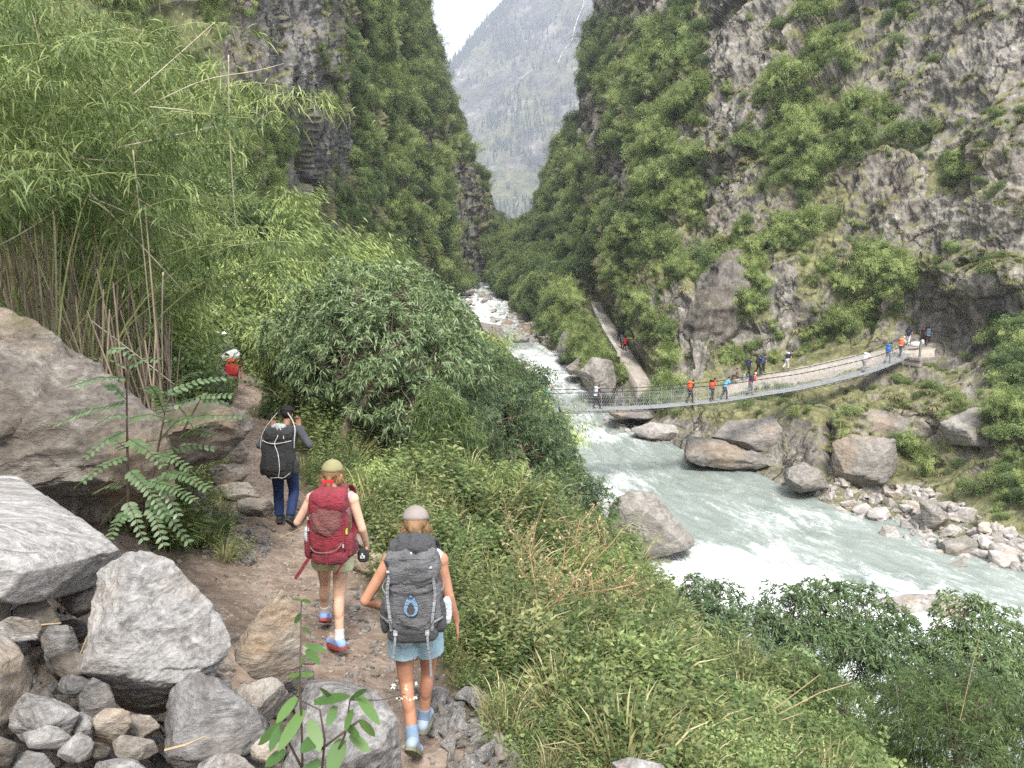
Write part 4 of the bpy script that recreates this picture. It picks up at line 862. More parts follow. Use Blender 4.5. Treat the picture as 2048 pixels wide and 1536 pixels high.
CON = [conifer_mesh(1500 + k) for k in range(3)]

def plant_rows(pts, kinds, scl, rots, fam, individuals, label_fn, stuff_label, name, cat, group):
    """largest ones as their own objects, the rest as one mass"""
    pts = np.array(pts); scl = np.array(scl); rots = np.array(rots); kinds = np.array(kinds)
    if not len(pts): return
    a, b, d = proj(pts); vis = (a > -40) & (a < 2090) & (b > -60) & (b < 1600)
    size = np.where(vis, scl / d, 0); order = np.argsort(-size); k = min(individuals, int(vis.sum()))
    for i in order[:k]:
        tag(obj(name, fam[kinds[i]], loc=pts[i], rot=rots[i], scale=float(scl[i])), label_fn(pts[i], a[i], b[i]), cat, group)
    r_ = order[k:]
    if len(r_): scatter(name + '_cover', fam, pts[r_], rots[r_], scl[r_], kinds[r_], stuff_label, cat + ' cover')

PATH2 = [(1289, 767), (1258, 720), (1236, 690), (1222, 665), (1202, 630), (1191, 605)]
PATH3 = [(1450, 772), (1520, 752), (1600, 738), (1700, 716), (1790, 700), (1860, 690)]
def pdist(a, b, poly): return seg_dist(np.array([a]), np.array([b]), np.array(poly, float))[0]
def wall_plants(V, Nn, F, seed, dens, tagname, where, bare=.13):
    r = np.random.default_rng(seed); c = V[F].mean(1); nn = Nn[F].mean(1)
    A = np.linalg.norm(np.cross(V[F[:, 2]] - V[F[:, 0]], V[F[:, 3]] - V[F[:, 1]]), axis=1) / 2
    a, b, d = proj(c); ok = (a > -150) & (a < 2250) & (b > -200) & (b < 1250) & (d > 20) & (c[:, 2] > zwater(c[:, 1]) + 1.0)
    jx = a + 26 * fbm(c * .35, 2, .5, 8); jy = b + 26 * fbm(c * .35, 2, .5, 9)
    code = np.array([vegcode(x, y) for x, y in zip(jx, jy)]); w = np.array([{'D': 1.15, 'G': 1.05, 'B': 1.0, 'M': .62, 'S': .5, 'T': 1.0, 'R': bare, '.': 0}[q] for q in code])
    clump = np.clip(.5 + 2.3 * fbm(c * .13, 3, .5, 14), .04, 1.9)
    grow = np.clip(d / 95, .62, 2.1)
    w = w * A * ok * clump / grow ** 2; n = int(w.sum() * dens); pick = r.choice(len(w), n, p=w / w.sum())
    out = {'B': [], 'D': [], 'G': [], 'T': []}
    for i in pick:
        q = code[i]; u = r.random(); px, py = a[i], b[i]
        dp = pdist(px, py, PATH2); dp3 = pdist(px, py, PATH3)
        if dp < 22 or (dp3 < 20) : continue
        if q in 'DG' : k = ('D' if u < .5 else 'G' if u < .85 else 'B') if q == 'D' else ('G' if u < .45 else 'D' if u < .56 else 'B' if u < .9 else 'T')
        elif q == 'B': k = 'B' if u < .74 else 'G' if u < .92 else 'T'
        elif q == 'M': k = 'B' if u < .32 else 'G' if u < .50 else 'D' if u < .60 else 'T'
        elif q == 'S': k = 'T' if u < .6 else 'G' if u < .75 else 'B'
        else: k = 'T' if u < .8 else 'G'
        s = (.42 + .95 * r.random() ** 1.7) * grow[i]
        if q in 'SR' and k != 'T': s *= .55
        if q == 'T' and k != 'T': s *= .7
        if k == 'T': s *= 1.25
        if dp < 50 or dp3 < 45: s *= .5
        p = c[i] + nn[i] * r.uniform(-.25, .1) * s; lean = nn[i] * .55
        rt = (-math.asin(max(-.6, min(.6, lean[1] * .8))), math.asin(max(-.6, min(.6, lean[0] * .8))), r.uniform(0, 6.28))
        out[k].append((p, r.integers(0, 100), s, rt))
    for k, fam, nm, cat, lb, ind in (('B', BAM, 'bamboo_bush', 'bamboo', 'feathery light green bamboo clump growing on the %s', 170), ('D', BUD, 'shrub', 'shrub', 'dark green shrub growing on the %s', 120),
                                     ('G', BUM, 'leafy_shrub', 'shrub', 'mid green shrub growing on the %s', 120), ('T', TUS, 'grass_tussock', 'grass', 'drooping straw-green grass tussock on the %s', 90)):
        if out[k]:
            L = out[k]; print(tagname, k, len(L))
            plant_rows([x[0] for x in L], [x[1] % len(fam) for x in L], [x[2] for x in L], [x[3] for x in L], fam, ind, (lambda lab: (lambda p, a_, b_: lab))(lb % where), ('mass of ' + lb % where).replace('clump growing', 'growing').replace('a ', ''), nm, cat, (lb % where))
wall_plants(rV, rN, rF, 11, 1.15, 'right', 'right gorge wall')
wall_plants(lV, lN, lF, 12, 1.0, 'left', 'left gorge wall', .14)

# conifers on the far mountain
def far_trees():
    r = np.random.default_rng(5); c = fV[fF].mean(1); a, b, d = proj(c)
    ok = (a > 850) & (a < 1260) & (b > -40) & (b < 470) & (d > 700)
    dn = np.clip(fbm(c * .005, 4, .6, 3) * 3 + .3, 0, 1) * np.clip(1.2 - np.abs(c[:, 2] - 200) / 380, .12, 1)
    top = np.array([np.interp(x, [893, 1030, 1250], [150, 0, -260]) for x in a]); sky_ = np.abs(b - top) < 14
    w = ok * (dn + sky_ * 1.6); pick = r.choice(len(w), 2600, p=w / w.sum()); n = len(pick)
    sc = np.clip(d[pick] / 1400, .6, 1.5) * r.uniform(.6, 1.25, n)
    P_ = c[pick]; idx = r.integers(0, 3, n); rot = np.zeros((n, 3)); rot[:, 2] = r.uniform(0, 6.28, n)
    plant_rows(P_, idx, sc, rot, CON, 150, lambda p, a_, b_: 'tall dark conifer on the hazy far mountain', 'scattered conifers over the hazy far mountain', 'conifer', 'tree', 'conifers on the far mountain')
far_trees()
# ------------------------------------------------------------------ trees and plants of the near bank
def lance_crown(lb, lobes, dens, L, Wd, per=7, shell=.62, droop=.35, gap=0.0, squash=.85):
    """whorls of lance leaves on lobed crowns; returns twig tips"""
    r = lb.r; tips = []; C = np.array([list(c) for c, _ in lobes]); Rr = np.array([q for _, q in lobes])
    for c, rad in lobes:
        n = int(dens * rad * rad * 12); d = rdir(r, n, .25); rr = rad * (shell + (1.06 - shell) * r.random(n) ** .6)
        p = np.array(c) + d * rr[:, None] * np.array([1, 1, squash]); bump_ = fbm(p * 1.1 / max(rad, .3) * 1.3, 3, .5, 5)
        p += d * (bump_ * rad * .75)[:, None]
        dist = np.linalg.norm((p[:, None] - C[None]) / np.array([1, 1, squash]), axis=2) / Rr[None]
        keep = (dist.min(1) > .55) & ((bump_ > gap - .35) if gap else True); p = p[keep]; d = d[keep]; tips.append(p)
        m = len(p); B = np.repeat(p, per, 0); ax = np.repeat(unit(d + np.array([0, 0, .25]) + r.normal(0, .3, d.shape)), per, 0)
        q = r.normal(0, 1, B.shape); q = unit(q - ax * (q * ax).sum(1, keepdims=True)); D = unit(q + ax * r.uniform(.2, 1.2, (len(B), 1)))
        tone = np.repeat(.5 + .16 * fbm(p * 1.7, 2, .5, 3) * 2 + r.normal(0, .12, m), per) + r.normal(0, .08, len(B))
        lb.strip(B, D, L * r.uniform(.6, 1.2, len(B)), Wd * r.uniform(.8, 1.2, len(B)), droop, tone, 2)
    return np.concatenate(tips)
def limb(mb, a, b, r0, r1, bend=.12, seed=0, n=6, k=6):
    r = random.Random(seed); a = Vector(a); b = Vector(b); L = (b - a).length; o = Vector((r.uniform(-1, 1), r.uniform(-1, 1), r.uniform(-.3, .8))) * L * bend
    pts = [a.lerp(b, t / n) + o * math.sin(math.pi * t / n) + Vector((r.uniform(-1, 1), r.uniform(-1, 1), r.uniform(-1, 1))) * L * .015 for t in range(n + 1)]
    mb.tube(pts, [r0 + (r1 - r0) * t / n for t in range(n + 1)], k); return pts
def lance_tree(label, base, trunkpts, lobes, dens, L, Wd, mat, seed, group=None, r0=.16, name='broadleaf_tree', **kw):
    base = Vector(base); root = empty(name, base); tag(root, label, 'tree', group)
    lobes = [(Vector(c) - base, q) for c, q in lobes]; lb = LB(seed); tips = lance_crown(lb, lobes, dens, L, Wd, **kw)
    obj('crown', lb.me('crown', mat), root); mb = MB(); tp = [Vector(p) - base for p in trunkpts]; n = len(tp)
    sm = [Vector(q) for q in cr1(np.array([list(p) for p in tp]), np.linspace(0, n - 1, 14), 14)]
    mb.tube(sm, [r0 * (1 - .6 * i / 13) for i in range(14)], 9); mb.build('trunk', m_bark, root, True)
    br = MB(); top = sm[-1]; rr = random.Random(seed)
    for i, (c, q) in enumerate(lobes):
        a = sm[rr.randint(6, 13)]; limb(br, a, c, r0 * .36, r0 * .14, .15, i); near = tips[np.linalg.norm(tips - np.array(c), axis=1) < q * 1.2]
        for k in range(min(26, len(near))):
            limb(br, c, near[rr.randrange(len(near))], r0 * .12, .006, .12, i * 50 + k, 4, 4)
    br.build('branches', m_bark, root, True); return root
def PL(L_): return [(P(a, b, y), r) for a, b, y, r in L_]
g0 = lambda x, y, d=0.0: Vector((x, y, gz(x, y) + d))
b0 = g0(-3.9, 17.6, -.15)
lance_tree('wide grey-green tree arching over the path in the centre', b0, [b0, P(690, 860, 17.6), P(730, 800, 18), P(760, 740, 18.8)],
           PL([(610, 680, 20.5, 1.05), (660, 640, 20, 1.15), (735, 605, 20.2, 1.2), (815, 610, 20.6, 1.15), (868, 655, 20.5, .95), (700, 700, 18.6, 1.15), (780, 690, 18.6, 1.2), (850, 730, 18.8, 1.1), (640, 735, 18.6, .9), (905, 720, 20, .95), (760, 780, 17.8, .9), (830, 820, 17.6, .85), (560, 700, 22, .8), (705, 640, 19.2, 1.0)]), 62, .20, .034, m_lf_wil, 31, r0=.17, per=8, gap=.30)
b0 = g0(1.6, 22.5, -.2)
lance_tree('slender-leaved tree sloping down to the river beside the bridge', b0, [b0, P(1040, 960, 22.5), P(1020, 880, 22.3), P(1010, 820, 22)],
           PL([(940, 740, 22.5, 1.0), (990, 770, 22.5, 1.05), (1035, 820, 22.5, 1.0), (1075, 870, 23, .9), (975, 850, 21, 1.1), (1040, 910, 21.5, 1.1), (1100, 945, 22.3, 1.0), (1150, 990, 22.5, .85), (1190, 1010, 22.5, .7), (930, 830, 19.5, .9), (1010, 990, 19, .9), (1085, 1020, 20, .9), (1110, 890, 23.5, .6)]), 62, .19, .022, m_lf_wil, 32, r0=.14, per=9, gap=.28)
b0 = g0(-.6, 16.2, -.1)
lance_tree('bright green bamboo-like shrub under the big tree', b0, [b0, P(880, 930, 16), P(885, 860, 16)], PL([(880, 830, 16, .55), (905, 880, 15.8, .6), (860, 920, 15.6, .6), (915, 940, 15.6, .55), (870, 800, 16.2, .35)]), 90, .17, .017, m_lf_herb, 33, r0=.05, per=9, droop=.55, name='leafy_shrub')
TRS = [('round-crowned lance-leaved tree over the white water, lower middle', (6.3, 16.8), [(1585, 1235, 16.5, .75), (1650, 1225, 16.8, .85), (1715, 1235, 16.8, .85), (1770, 1270, 16.5, .8), (1620, 1300, 15.8, .8), (1700, 1320, 15.5, .85), (1790, 1340, 15.8, .8), (1560, 1270, 16.5, .5), (1850, 1370, 15.4, .7)], 34, m_lf_wil2),
       ('lance-leaved tree at the right edge above the river', (9.3, 15.6), [(1925, 1235, 16.5, .6), (1980, 1265, 16.3, .75), (2040, 1320, 16, .8), (1950, 1330, 15.6, .8), (2090, 1390, 15.5, .9), (1990, 1410, 15, .8), (1890, 1290, 16.2, .45)], 35, m_lf_wil2),
       ('tapering grey-green tree left of the round-crowned one', (3.4, 15.2), [(1395, 1190, 16, .45), (1430, 1220, 16, .6), (1400, 1275, 15.2, .8), (1460, 1300, 15, .8), (1330, 1260, 15.6, .7), (1360, 1340, 14, .8), (1470, 1370, 14, .8), (1510, 1260, 16.2, .55), (1290, 1300, 14.8, .6)], 36, m_lf_wil),
       ('dark leafy tree in front of the round-crowned one', (4.7, 11.6), [(1530, 1400, 12.5, .6), (1590, 1370, 12.8, .55), (1480, 1440, 11.5, .6), (1560, 1470, 11.2, .6)], 37, m_lf_wil2)]
for lb_, (x, y), lo, sd_, mt in TRS:
    b0 = g0(x, y, -.2); c = PL(lo); top = sum([q[0] for q in c], Vector()) / len(c)
    lance_tree(lb_, b0, [b0, b0.lerp(top, .5) + Vector((.2, 0, 0)), top], c, 85, .16, .026, mt, sd_, r0=.11, per=8, gap=.22)
# bamboo-like yellowish shrubs in the lower right corner
YS = [('yellow-green bamboo shrub spreading at the bottom edge', (3.9, 7.4), [(1600, 1500, 7.6, .45), (1680, 1530, 7.6, .5), (1520, 1520, 7.4, .4)], m_lf_herb), ('yellowish bamboo shrub beside the white water gap', (5.0, 10.2), [(1690, 1420, 10.6, .45), (1650, 1380, 11, .4), (1580, 1345, 11.2, .35)], m_lf_bam2),
      ('green bamboo shrub in the lower right corner', (6.2, 8.6), [(1900, 1480, 8.8, .55), (1980, 1440, 9.2, .6), (2050, 1500, 8.8, .55), (1830, 1450, 9.2, .5), (1960, 1540, 8.2, .5)], m_lf_bam2), ('leafy bamboo shrub right of the round-crowned tree', (7.2, 11.5), [(1860, 1400, 12, .6), (1930, 1390, 12, .6), (1800, 1420, 11.5, .55)], m_lf_herb),
      ('grass-green bamboo shrub left of the water gap', (2.8, 7.3), [(1440, 1480, 7.6, .42), (1370, 1510, 7.2, .4), (1500, 1440, 8, .4)], m_lf_herb), ('bright low bamboo shrub behind the bare branches', (1.9, 11.0), [(1260, 1165, 13.5, .5), (1300, 1180, 13.5, .45), (1220, 1150, 13.8, .45)], m_lf_herb)]
for i, (lb_, (x, y), lo, mt) in enumerate(YS):
    b0 = g0(x, y, -.1); c = PL(lo); top = c[0][0]
    lance_tree(lb_, b0, [b0, b0.lerp(top, .6), top], c, 150, .11, .011, mt, 60 + i, r0=.035, per=8, droop=.5, name='bamboo_shrub')

# the bamboo thicket on the left
def thicket_mesh(seed, h=6.0, nc=15, lean=(1, 0), per=32, L=.19, Wd=.018, mat=None, t0=.3):
    r = np.random.default_rng(seed); lb = LB(seed); cane = MB(); rr = random.Random(seed)
    for c in range(nc):
        b = r.normal(0, .35, 2); az = math.atan2(lean[1], lean[0]) + r.normal(0, .75); hh = h * r.uniform(.6, 1.08); reach = h * r.uniform(.22, .62)
        def cv(t): return np.array([b[0] + math.cos(az) * reach * t ** 2.1, b[1] + math.sin(az) * reach * t ** 2.1, hh * (t * 1.3 - .46 * t ** 3.4)])
        cane.tube([cv(t) for t in np.linspace(0, 1, 12)], [.021 * (1 - .8 * t) for t in np.linspace(0, 1, 12)], 5)
        tone = r.normal(0, .13)
        for t in np.linspace(t0, 1, per):
            for _ in range(2):
                p = cv(t); a2 = az + r.normal(0, 1.3); tl = r.uniform(.25, .8) * (.6 + .6 * t); m = 8; s_ = np.linspace(.15, 1, m)
                td_ = np.array([math.cos(a2), math.sin(a2), .15]); B = p + td_ * (tl * s_)[:, None]; B[:, 2] -= .55 * tl * s_ ** 2
                D = td_ + r.normal(0, .75, (m, 3)); D[:, 2] -= .35
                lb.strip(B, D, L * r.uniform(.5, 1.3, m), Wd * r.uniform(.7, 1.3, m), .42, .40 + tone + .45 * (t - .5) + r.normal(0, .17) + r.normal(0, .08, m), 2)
    return lb.me('leaves', mat or m_lf_bam2), cane.me('canes', m_cane_gr, True)
TH = [thicket_mesh(2000 + k, 6.0, 15, (1, -.35)) for k in range(3)] + [thicket_mesh(2010 + k, 6.2, 19, (1, -.2), 22, t0=.66) for k in range(3)]
TB = [(-5.6, 9.4, .78, .1), (-6.6, 10.3, .9, -.2), (-7.6, 11.2, .95, .2), (-8.6, 10.4, .95, .5), (-7.0, 12.8, 1.0, 0), (-8.4, 13.6, 1.05, .3), (-9.6, 15.0, .9, .3), (-9.8, 13.0, 1.05, .5), (-11.0, 16.2, 1.0, .2), (-10, 16.5, 1.15, .3), (-12.6, 19, .9, 0),
      (-11.5, 18.5, 1.2, .3), (-15, 22.5, .9, 0), (-13, 21, 1.25, .2), (-17, 25, .9, .1), (-18, 27, 1.1, 0), (-17, 30, 1.0, .1), (-6.9, 8.2, .8, .4), (-15.5, 30, 1.2, 0), (-13.2, 16, 1.2, .2), (-6.6, 11.6, .7, .3), (-12.4, 17.4, .9, -.2)]
TL = ['nearest the pale fallen canes', 'behind the big mossy boulder', 'in the middle of the thicket', 'at the left picture edge', 'deep in the thicket', 'above the dark hollow', 'leaning right over the hanging cane', 'high on the left edge', 'right of the thicket middle', 'at the top left of the hill', 'overhanging the path bend', 'on the upper hill', 'right below the black cliff', 'on the hill crest', 'at the foot of the black cliff', 'under the black cliff, upper', 'above the distant path', 'at the lower left edge', 'against the left cliff', 'near the top left corner', 'low beside the reddish boulder', 'beside the distant path']
for i, (x, y, s, rz) in enumerate(TB):
    root = empty('bamboo_clump', (x, y, gz(x, y) - .1), rz, s); tag(root, 'tall arching bamboo clump ' + TL[i], 'bamboo', 'bamboo clumps on the left hillside')
    lm, cm = TH[3 + i % 3] if i in (0, 1, 2, 3, 4, 7, 17, 20) else TH[i % 3]; obj('leaves', lm, root); obj('canes', cm, root)
# bare upright canes in the dark hollow
def canes():
    rr = random.Random(5); mb = MB()
    for k in range(170):
        px = rr.uniform(-40, 340); y = rr.uniform(8.8, 12.5); p = P(px, rr.uniform(640, 720), y); z0 = min(gz(p.x, p.y), p.z); L = rr.uniform(1.8, 3.9); tx = rr.uniform(-.35, .25)
        mb.tube([(p.x, p.y, z0 - .1), (p.x + tx * .4, p.y, z0 + L * .5), (p.x + tx * 1.3, p.y - .1, z0 + L)], [.017, .014, .008], 5)
    tag(mb.build('dead_canes', m_cane_dk, smooth=True), 'brown dead bamboo canes standing in the dark hollow on the left', 'bamboo canes', kind='stuff')
canes()
CN = [([(60, 262), (283, 492), (372, 588)], 9.0, .02, 'long pale fallen cane crossing down to the right'), ([(123, 283), (260, 385), (406, 483)], 9.2, .016, 'pale fallen cane parallel above the longest one'), ([(20, 350), (180, 395), (370, 476)], 8.8, .02, 'thick pale cane lying across the thicket'),
      ([(215, 300), (330, 275), (458, 247)], 9.5, .02, 'thick whitish cane reaching right toward the cliff'), ([(300, 214), (380, 222), (436, 237)], 9.6, .016, 'short pale broken cane above the whitish one'), ([(266, 300), (285, 480), (302, 655)], 8.6, .014, 'thin pale cane hanging straight down past the fallen canes'),
      ([(457, 110), (460, 280), (472, 462)], 9.6, .013, 'long thin cane hanging in front of the black cliff'), ([(326, 545), (324, 640), (325, 762)], 8.4, .012, 'thin upright cane above the sapling'), ([(264, 191), (345, 120), (430, 44)], 9.8, .012, 'slender yellow cane rising to the upper right'),
      ([(319, 200), (410, 160), (510, 142), (568, 127)], 9.8, .010, 'green arching cane with narrow leaves against the cliff'), ([(146, 316), (230, 322), (304, 324)], 9.0, .012, 'horizontal grey cane in the thicket'), ([(107, 420), (112, 540), (114, 664)], 8.6, .020, 'stout upright cane at the mouth of the hollow'),
      ([(0, 490), (70, 450), (150, 392)], 8.4, .012, 'thin twig rising from the left edge'), ([(56, -10), (90, 140), (120, 330)], 9.2, .014, 'long thin cane hanging from the top edge'), ([(180, 640), (260, 700), (350, 770)], 9.0, .016, 'dark cane leaning on the reddish boulder'),
      ([(20, 380), (90, 560), (150, 690)], 9.0, .018, 'grey cane slanting in the hollow'), ([(430, 572), (480, 575), (525, 577)], 20, .03, 'short bare pole sticking out over the slope')]
for pts, y, rd, lb_ in CN:
    q = [P(a, b, y + .25 * i) for i, (a, b) in enumerate(pts)]; mb = MB(); c = q[0]; ss = [Vector(v) for v in cr1(np.array([list(v - c) for v in q]), np.linspace(0, len(q) - 1, 16), 16)]
    mb.tube(ss, [rd * .62 * (1 - .5 * i / 15) * (1.15 if i % 3 == 0 else 1) for i in range(16)], 6); tag(mb.build('cane', m_cane, loc=c, smooth=True), lb_, 'cane')
SC = [([(1460, 1479), (1560, 1410), (1640, 1349)], 6.4, .007, 'straight straw cane pointing to the water gap'), ([(1558, 1428), (1640, 1385), (1704, 1365)], 6.5, .006, 'straw cane just right of the longest straw cane'), ([(1530, 1452), (1570, 1438), (1606, 1425)], 6.3, .006, 'short straw cane below the other two'),
      ([(1640, 1536), (1655, 1500), (1670, 1482)], 6, .004, 'broken grey stalk at the bottom'), ([(1920, 1440), (1945, 1330), (1960, 1270)], 7, .004, 'thin dry stalk before the right tree'), ([(1150, 1330), (1180, 1290), (1190, 1245)], 6, .005, 'pale stalk beside the bare branches')]
for pts, y, rd, lb_ in SC:
    q = [P(a, b, y) for a, b in pts]; mb = MB(); mb.tube([v - q[0] for v in q], [rd, rd * .8, rd * .5], 5); tag(mb.build('straw_cane', m_stem_dry, loc=q[0]), lb_, 'cane')
# bare reddish branching shrub on the slope
def bare_shrub():
    y = 6.7; B = [[(1003, 1348), (1030, 1290), (1062, 1248), (1075, 1215)], [(1062, 1248), (1110, 1205), (1170, 1185), (1225, 1178), (1290, 1162)], [(1075, 1215), (1070, 1170), (1060, 1110), (1072, 1050)], [(1110, 1205), (1140, 1180), (1165, 1130), (1200, 1075), (1192, 1040)],
         [(1090, 1212), (1125, 1140), (1132, 1075)], [(1060, 1110), (1020, 1060), (1012, 1035)], [(1170, 1185), (1190, 1120), (1230, 1080)], [(1140, 1180), (1180, 1170), (1250, 1140)], [(1070, 1170), (1040, 1140), (1030, 1100)], [(1165, 1130), (1150, 1080), (1160, 1040)], [(1225, 1178), (1260, 1190), (1290, 1200)]]
    c = P(1003, 1348, y); root = empty('bare_shrub', c); tag(root, 'bare reddish-brown branching shrub on the slope right of the grey pack', 'shrub'); r = random.Random(4)
    st = MB(); tw = MB(); bd = LB(9); tips = []
    for i, b in enumerate(B):
        p = [P(a, d, y + r.uniform(-.3, .4) * (k > 0 or i > 0) * .6) - c for k, (a, d) in enumerate(b)]
        w = .016 if i == 0 else .010 if i in (1, 2, 3) else .006
        st.tube(p, [w * (1 - .6 * k / (len(p) - 1)) for k in range(len(p))], 6)
        for k in range(16):
            j = r.randrange(1, len(p)); a = p[j - 1].lerp(p[j], r.random()); d = Vector((r.uniform(-1, 1), r.uniform(-.6, .6), r.uniform(0, 1.3))).normalized() * r.uniform(.1, .34); m = a + d * .5 + Vector((r.uniform(-.03, .03),) * 3); tw.tube([a, m, a + d], [.003, .0025, .0015], 4); tips.append(a + d)
    st.build('stem', m_stem_red_b, root, True); tw.build('twigs', m_stem_red_b, root, True)
    T = np.array([list(t) for t in tips]); bd.rh(np.repeat(T, 2, 0), rdir(bd.r, len(T) * 2, .4), .03, .022); obj('seed_heads', bd.me('seed_heads', m_stem_dry), root)
m_stem_red_b = plain('reddish_stem', (.33, .22, .12), .7, .25, 20)
bare_shrub()
# the sapling with paired round leaflets
def sapling():
    y = 4.75; c = P(256, 1040, y); root = empty('sapling', c); tag(root, 'leafy sapling with rows of paired round leaflets before the mossy boulder', 'sapling')
    mb = MB(); lb = LB(3); r = random.Random(3)
    for pts in ([(258, 1060), (256, 960), (254, 850), (253, 745), (262, 725)], [(285, 1060), (300, 980), (318, 890), (330, 820), (345, 775)], [(290, 1040), (330, 950), (362, 870), (400, 800)]):
        mb.tube([P(a, b, y + .02 * i) - c for i, (a, b) in enumerate(pts)], [.011, .009, .007, .005, .003][:len(pts)], 6)
    FR = [(255,755,135,775),(255,805,103,853),(253,861,164,921),(256,911,157,969),(256,877,332,938),(256,938,335,1037),(255,990,198,1055),(253,1000,290,1090),(294,990,383,1092),(256,737,178,716),(256,733,325,720),(274,778,342,790),(260,836,342,840),(328,846,492,832),(342,812,470,790),(328,790,455,755),
          (328,900,434,898),(308,908,383,942),(325,942,420,980),(256,969,190,985),(290,960,393,1003),(345,800,392,866),(212,700,273,716),(359,873,445,843),(253,800,210,770),(318,880,270,905),(256,1020,215,1085),(300,1010,330,1100),(330,830,300,770),(345,775,400,745),(256,900,210,880),(362,870,430,870),(310,950,360,1040),(256,830,190,850),(320,880,380,830),(400,800,460,815)]
    for k, (a, b, e, f) in enumerate(FR):
        y2 = y + r.uniform(-.45, .25); A = P(a, b, y) - c; E = P(e, f, y2) - c; M = A.lerp(E, .5) + Vector((0, 0, .03)); L = (E - A).length; n = max(6, int(L / .034))
        pts = [A.lerp(M, t / n * 2) if t <= n / 2 else M.lerp(E, t / n * 2 - 1) for t in range(n + 1)]; mb.tube(pts, [.0028] * len(pts), 4)
        ax = (E - A).normalized(); up = Vector((0, -.35, 1)); sv = ax.cross(up).normalized()
        for t in range(1, n + 1):
            p = pts[t]; ll = .058 * (1 - .35 * (t / n)) * r.uniform(.85, 1.1)
            for s in ((-1, 1) if t < n else (0,)):
                d = (sv * s + ax * .35 + Vector((0, 0, r.uniform(-.15, .1)))).normalized()
                lb.strip(np.array([list(p)]), np.array([list(d)]), ll, ll * .58, .12, np.array([.5 + r.gauss(0, .13)]), 4, .35, side=np.array([list(ax)]))
    mb.build('stem', m_stem_red, root, True); obj('leaflets', lb.me('leaflets', m_lf_pin), root)
sapling()
# the broad-leaved seedling at the bottom
def seedling():
    y = 2.35; c = P(600, 1560, y); root = empty('seedling', c); tag(root, 'broad-leaved green seedling with tiny flowers at the bottom edge', 'plant'); mb = MB(); lb = LB(8); r = random.Random(8)
    for pts in ([(606, 1580), (604, 1470), (600, 1360), (603, 1200)], [(640, 1580), (650, 1480), (640, 1420), (600, 1400)], [(650, 1560), (690, 1470), (700, 1400), (760, 1400), (812, 1388)], [(606, 1540), (570, 1470), (560, 1450)], [(640, 1500), (720, 1440)]):
        mb.tube([P(a, b, y + .01 * i) - c for i, (a, b) in enumerate(pts)], [.0045, .004, .003, .002, .0012][:len(pts)], 5)
    LV = [(593,1394,552,1442,26),(607,1419,556,1497,34),(565,1446,515,1484,28),(628,1405,702,1385,26),(713,1387,760,1445,26),(703,1419,692,1457,22),(671,1412,655,1450,24),(685,1478,658,1545,44),(640,1470,600,1500,34),(620,1440,640,1500,36),(700,1470,740,1500,26),(640,1520,590,1560,34),(600,1350,575,1350,12),(600,1350,628,1345,14),(600,1350,590,1365,10),
          (603,1200,583,1194,9),(603,1200,622,1200,10),(603,1228,588,1244,16),(605,1255,622,1262,9),(612,1300,640,1322,20),(610,1290,655,1300,16),(612,1310,600,1325,14),(560,1450,540,1500,26),(720,1440,750,1470,22),(665,1400,640,1370,16),(700,1400,735,1370,14),(650,1540,700,1560,34),(570,1500,530,1530,30),(690,1450,720,1470,20)]
    for a, b, e, f, w in LV:
        A = P(a, b, y + .03) - c; E = P(e, f, y + r.uniform(-.10, .08)) - c; d = E - A; L = d.length
        sd_ = d.cross(Vector((r.uniform(-.3, .3), -.8, .6))).normalized()
        lb.strip(np.array([list(A)]), np.array([list(d / L)]), L, w / FPX * y * .85, .08, np.array([.5 + r.gauss(0, .18)]), 6, .1, side=np.array([list(sd_)]))
    mb.build('stem', m_stem_red, root, True); obj('leaves', lb.me('leaves', m_lf_seed), root)
    fl = LB(4); pc = [P(r.uniform(785, 832), r.uniform(1368, 1402), y + r.uniform(-.02, .02)) - c for _ in range(10)]; T = np.array([list(p) for p in pc])
    fl.rh(np.repeat(T, 3, 0), rdir(fl.r, len(T) * 3, .3), .011, .008); obj('flowers', fl.me('flowers', m_flower), root)
m_flower = leaf_mat('pale_flower', (.35, .40, .15), (.6, .6, .4), (.85, .83, .7), .2)
seedling()

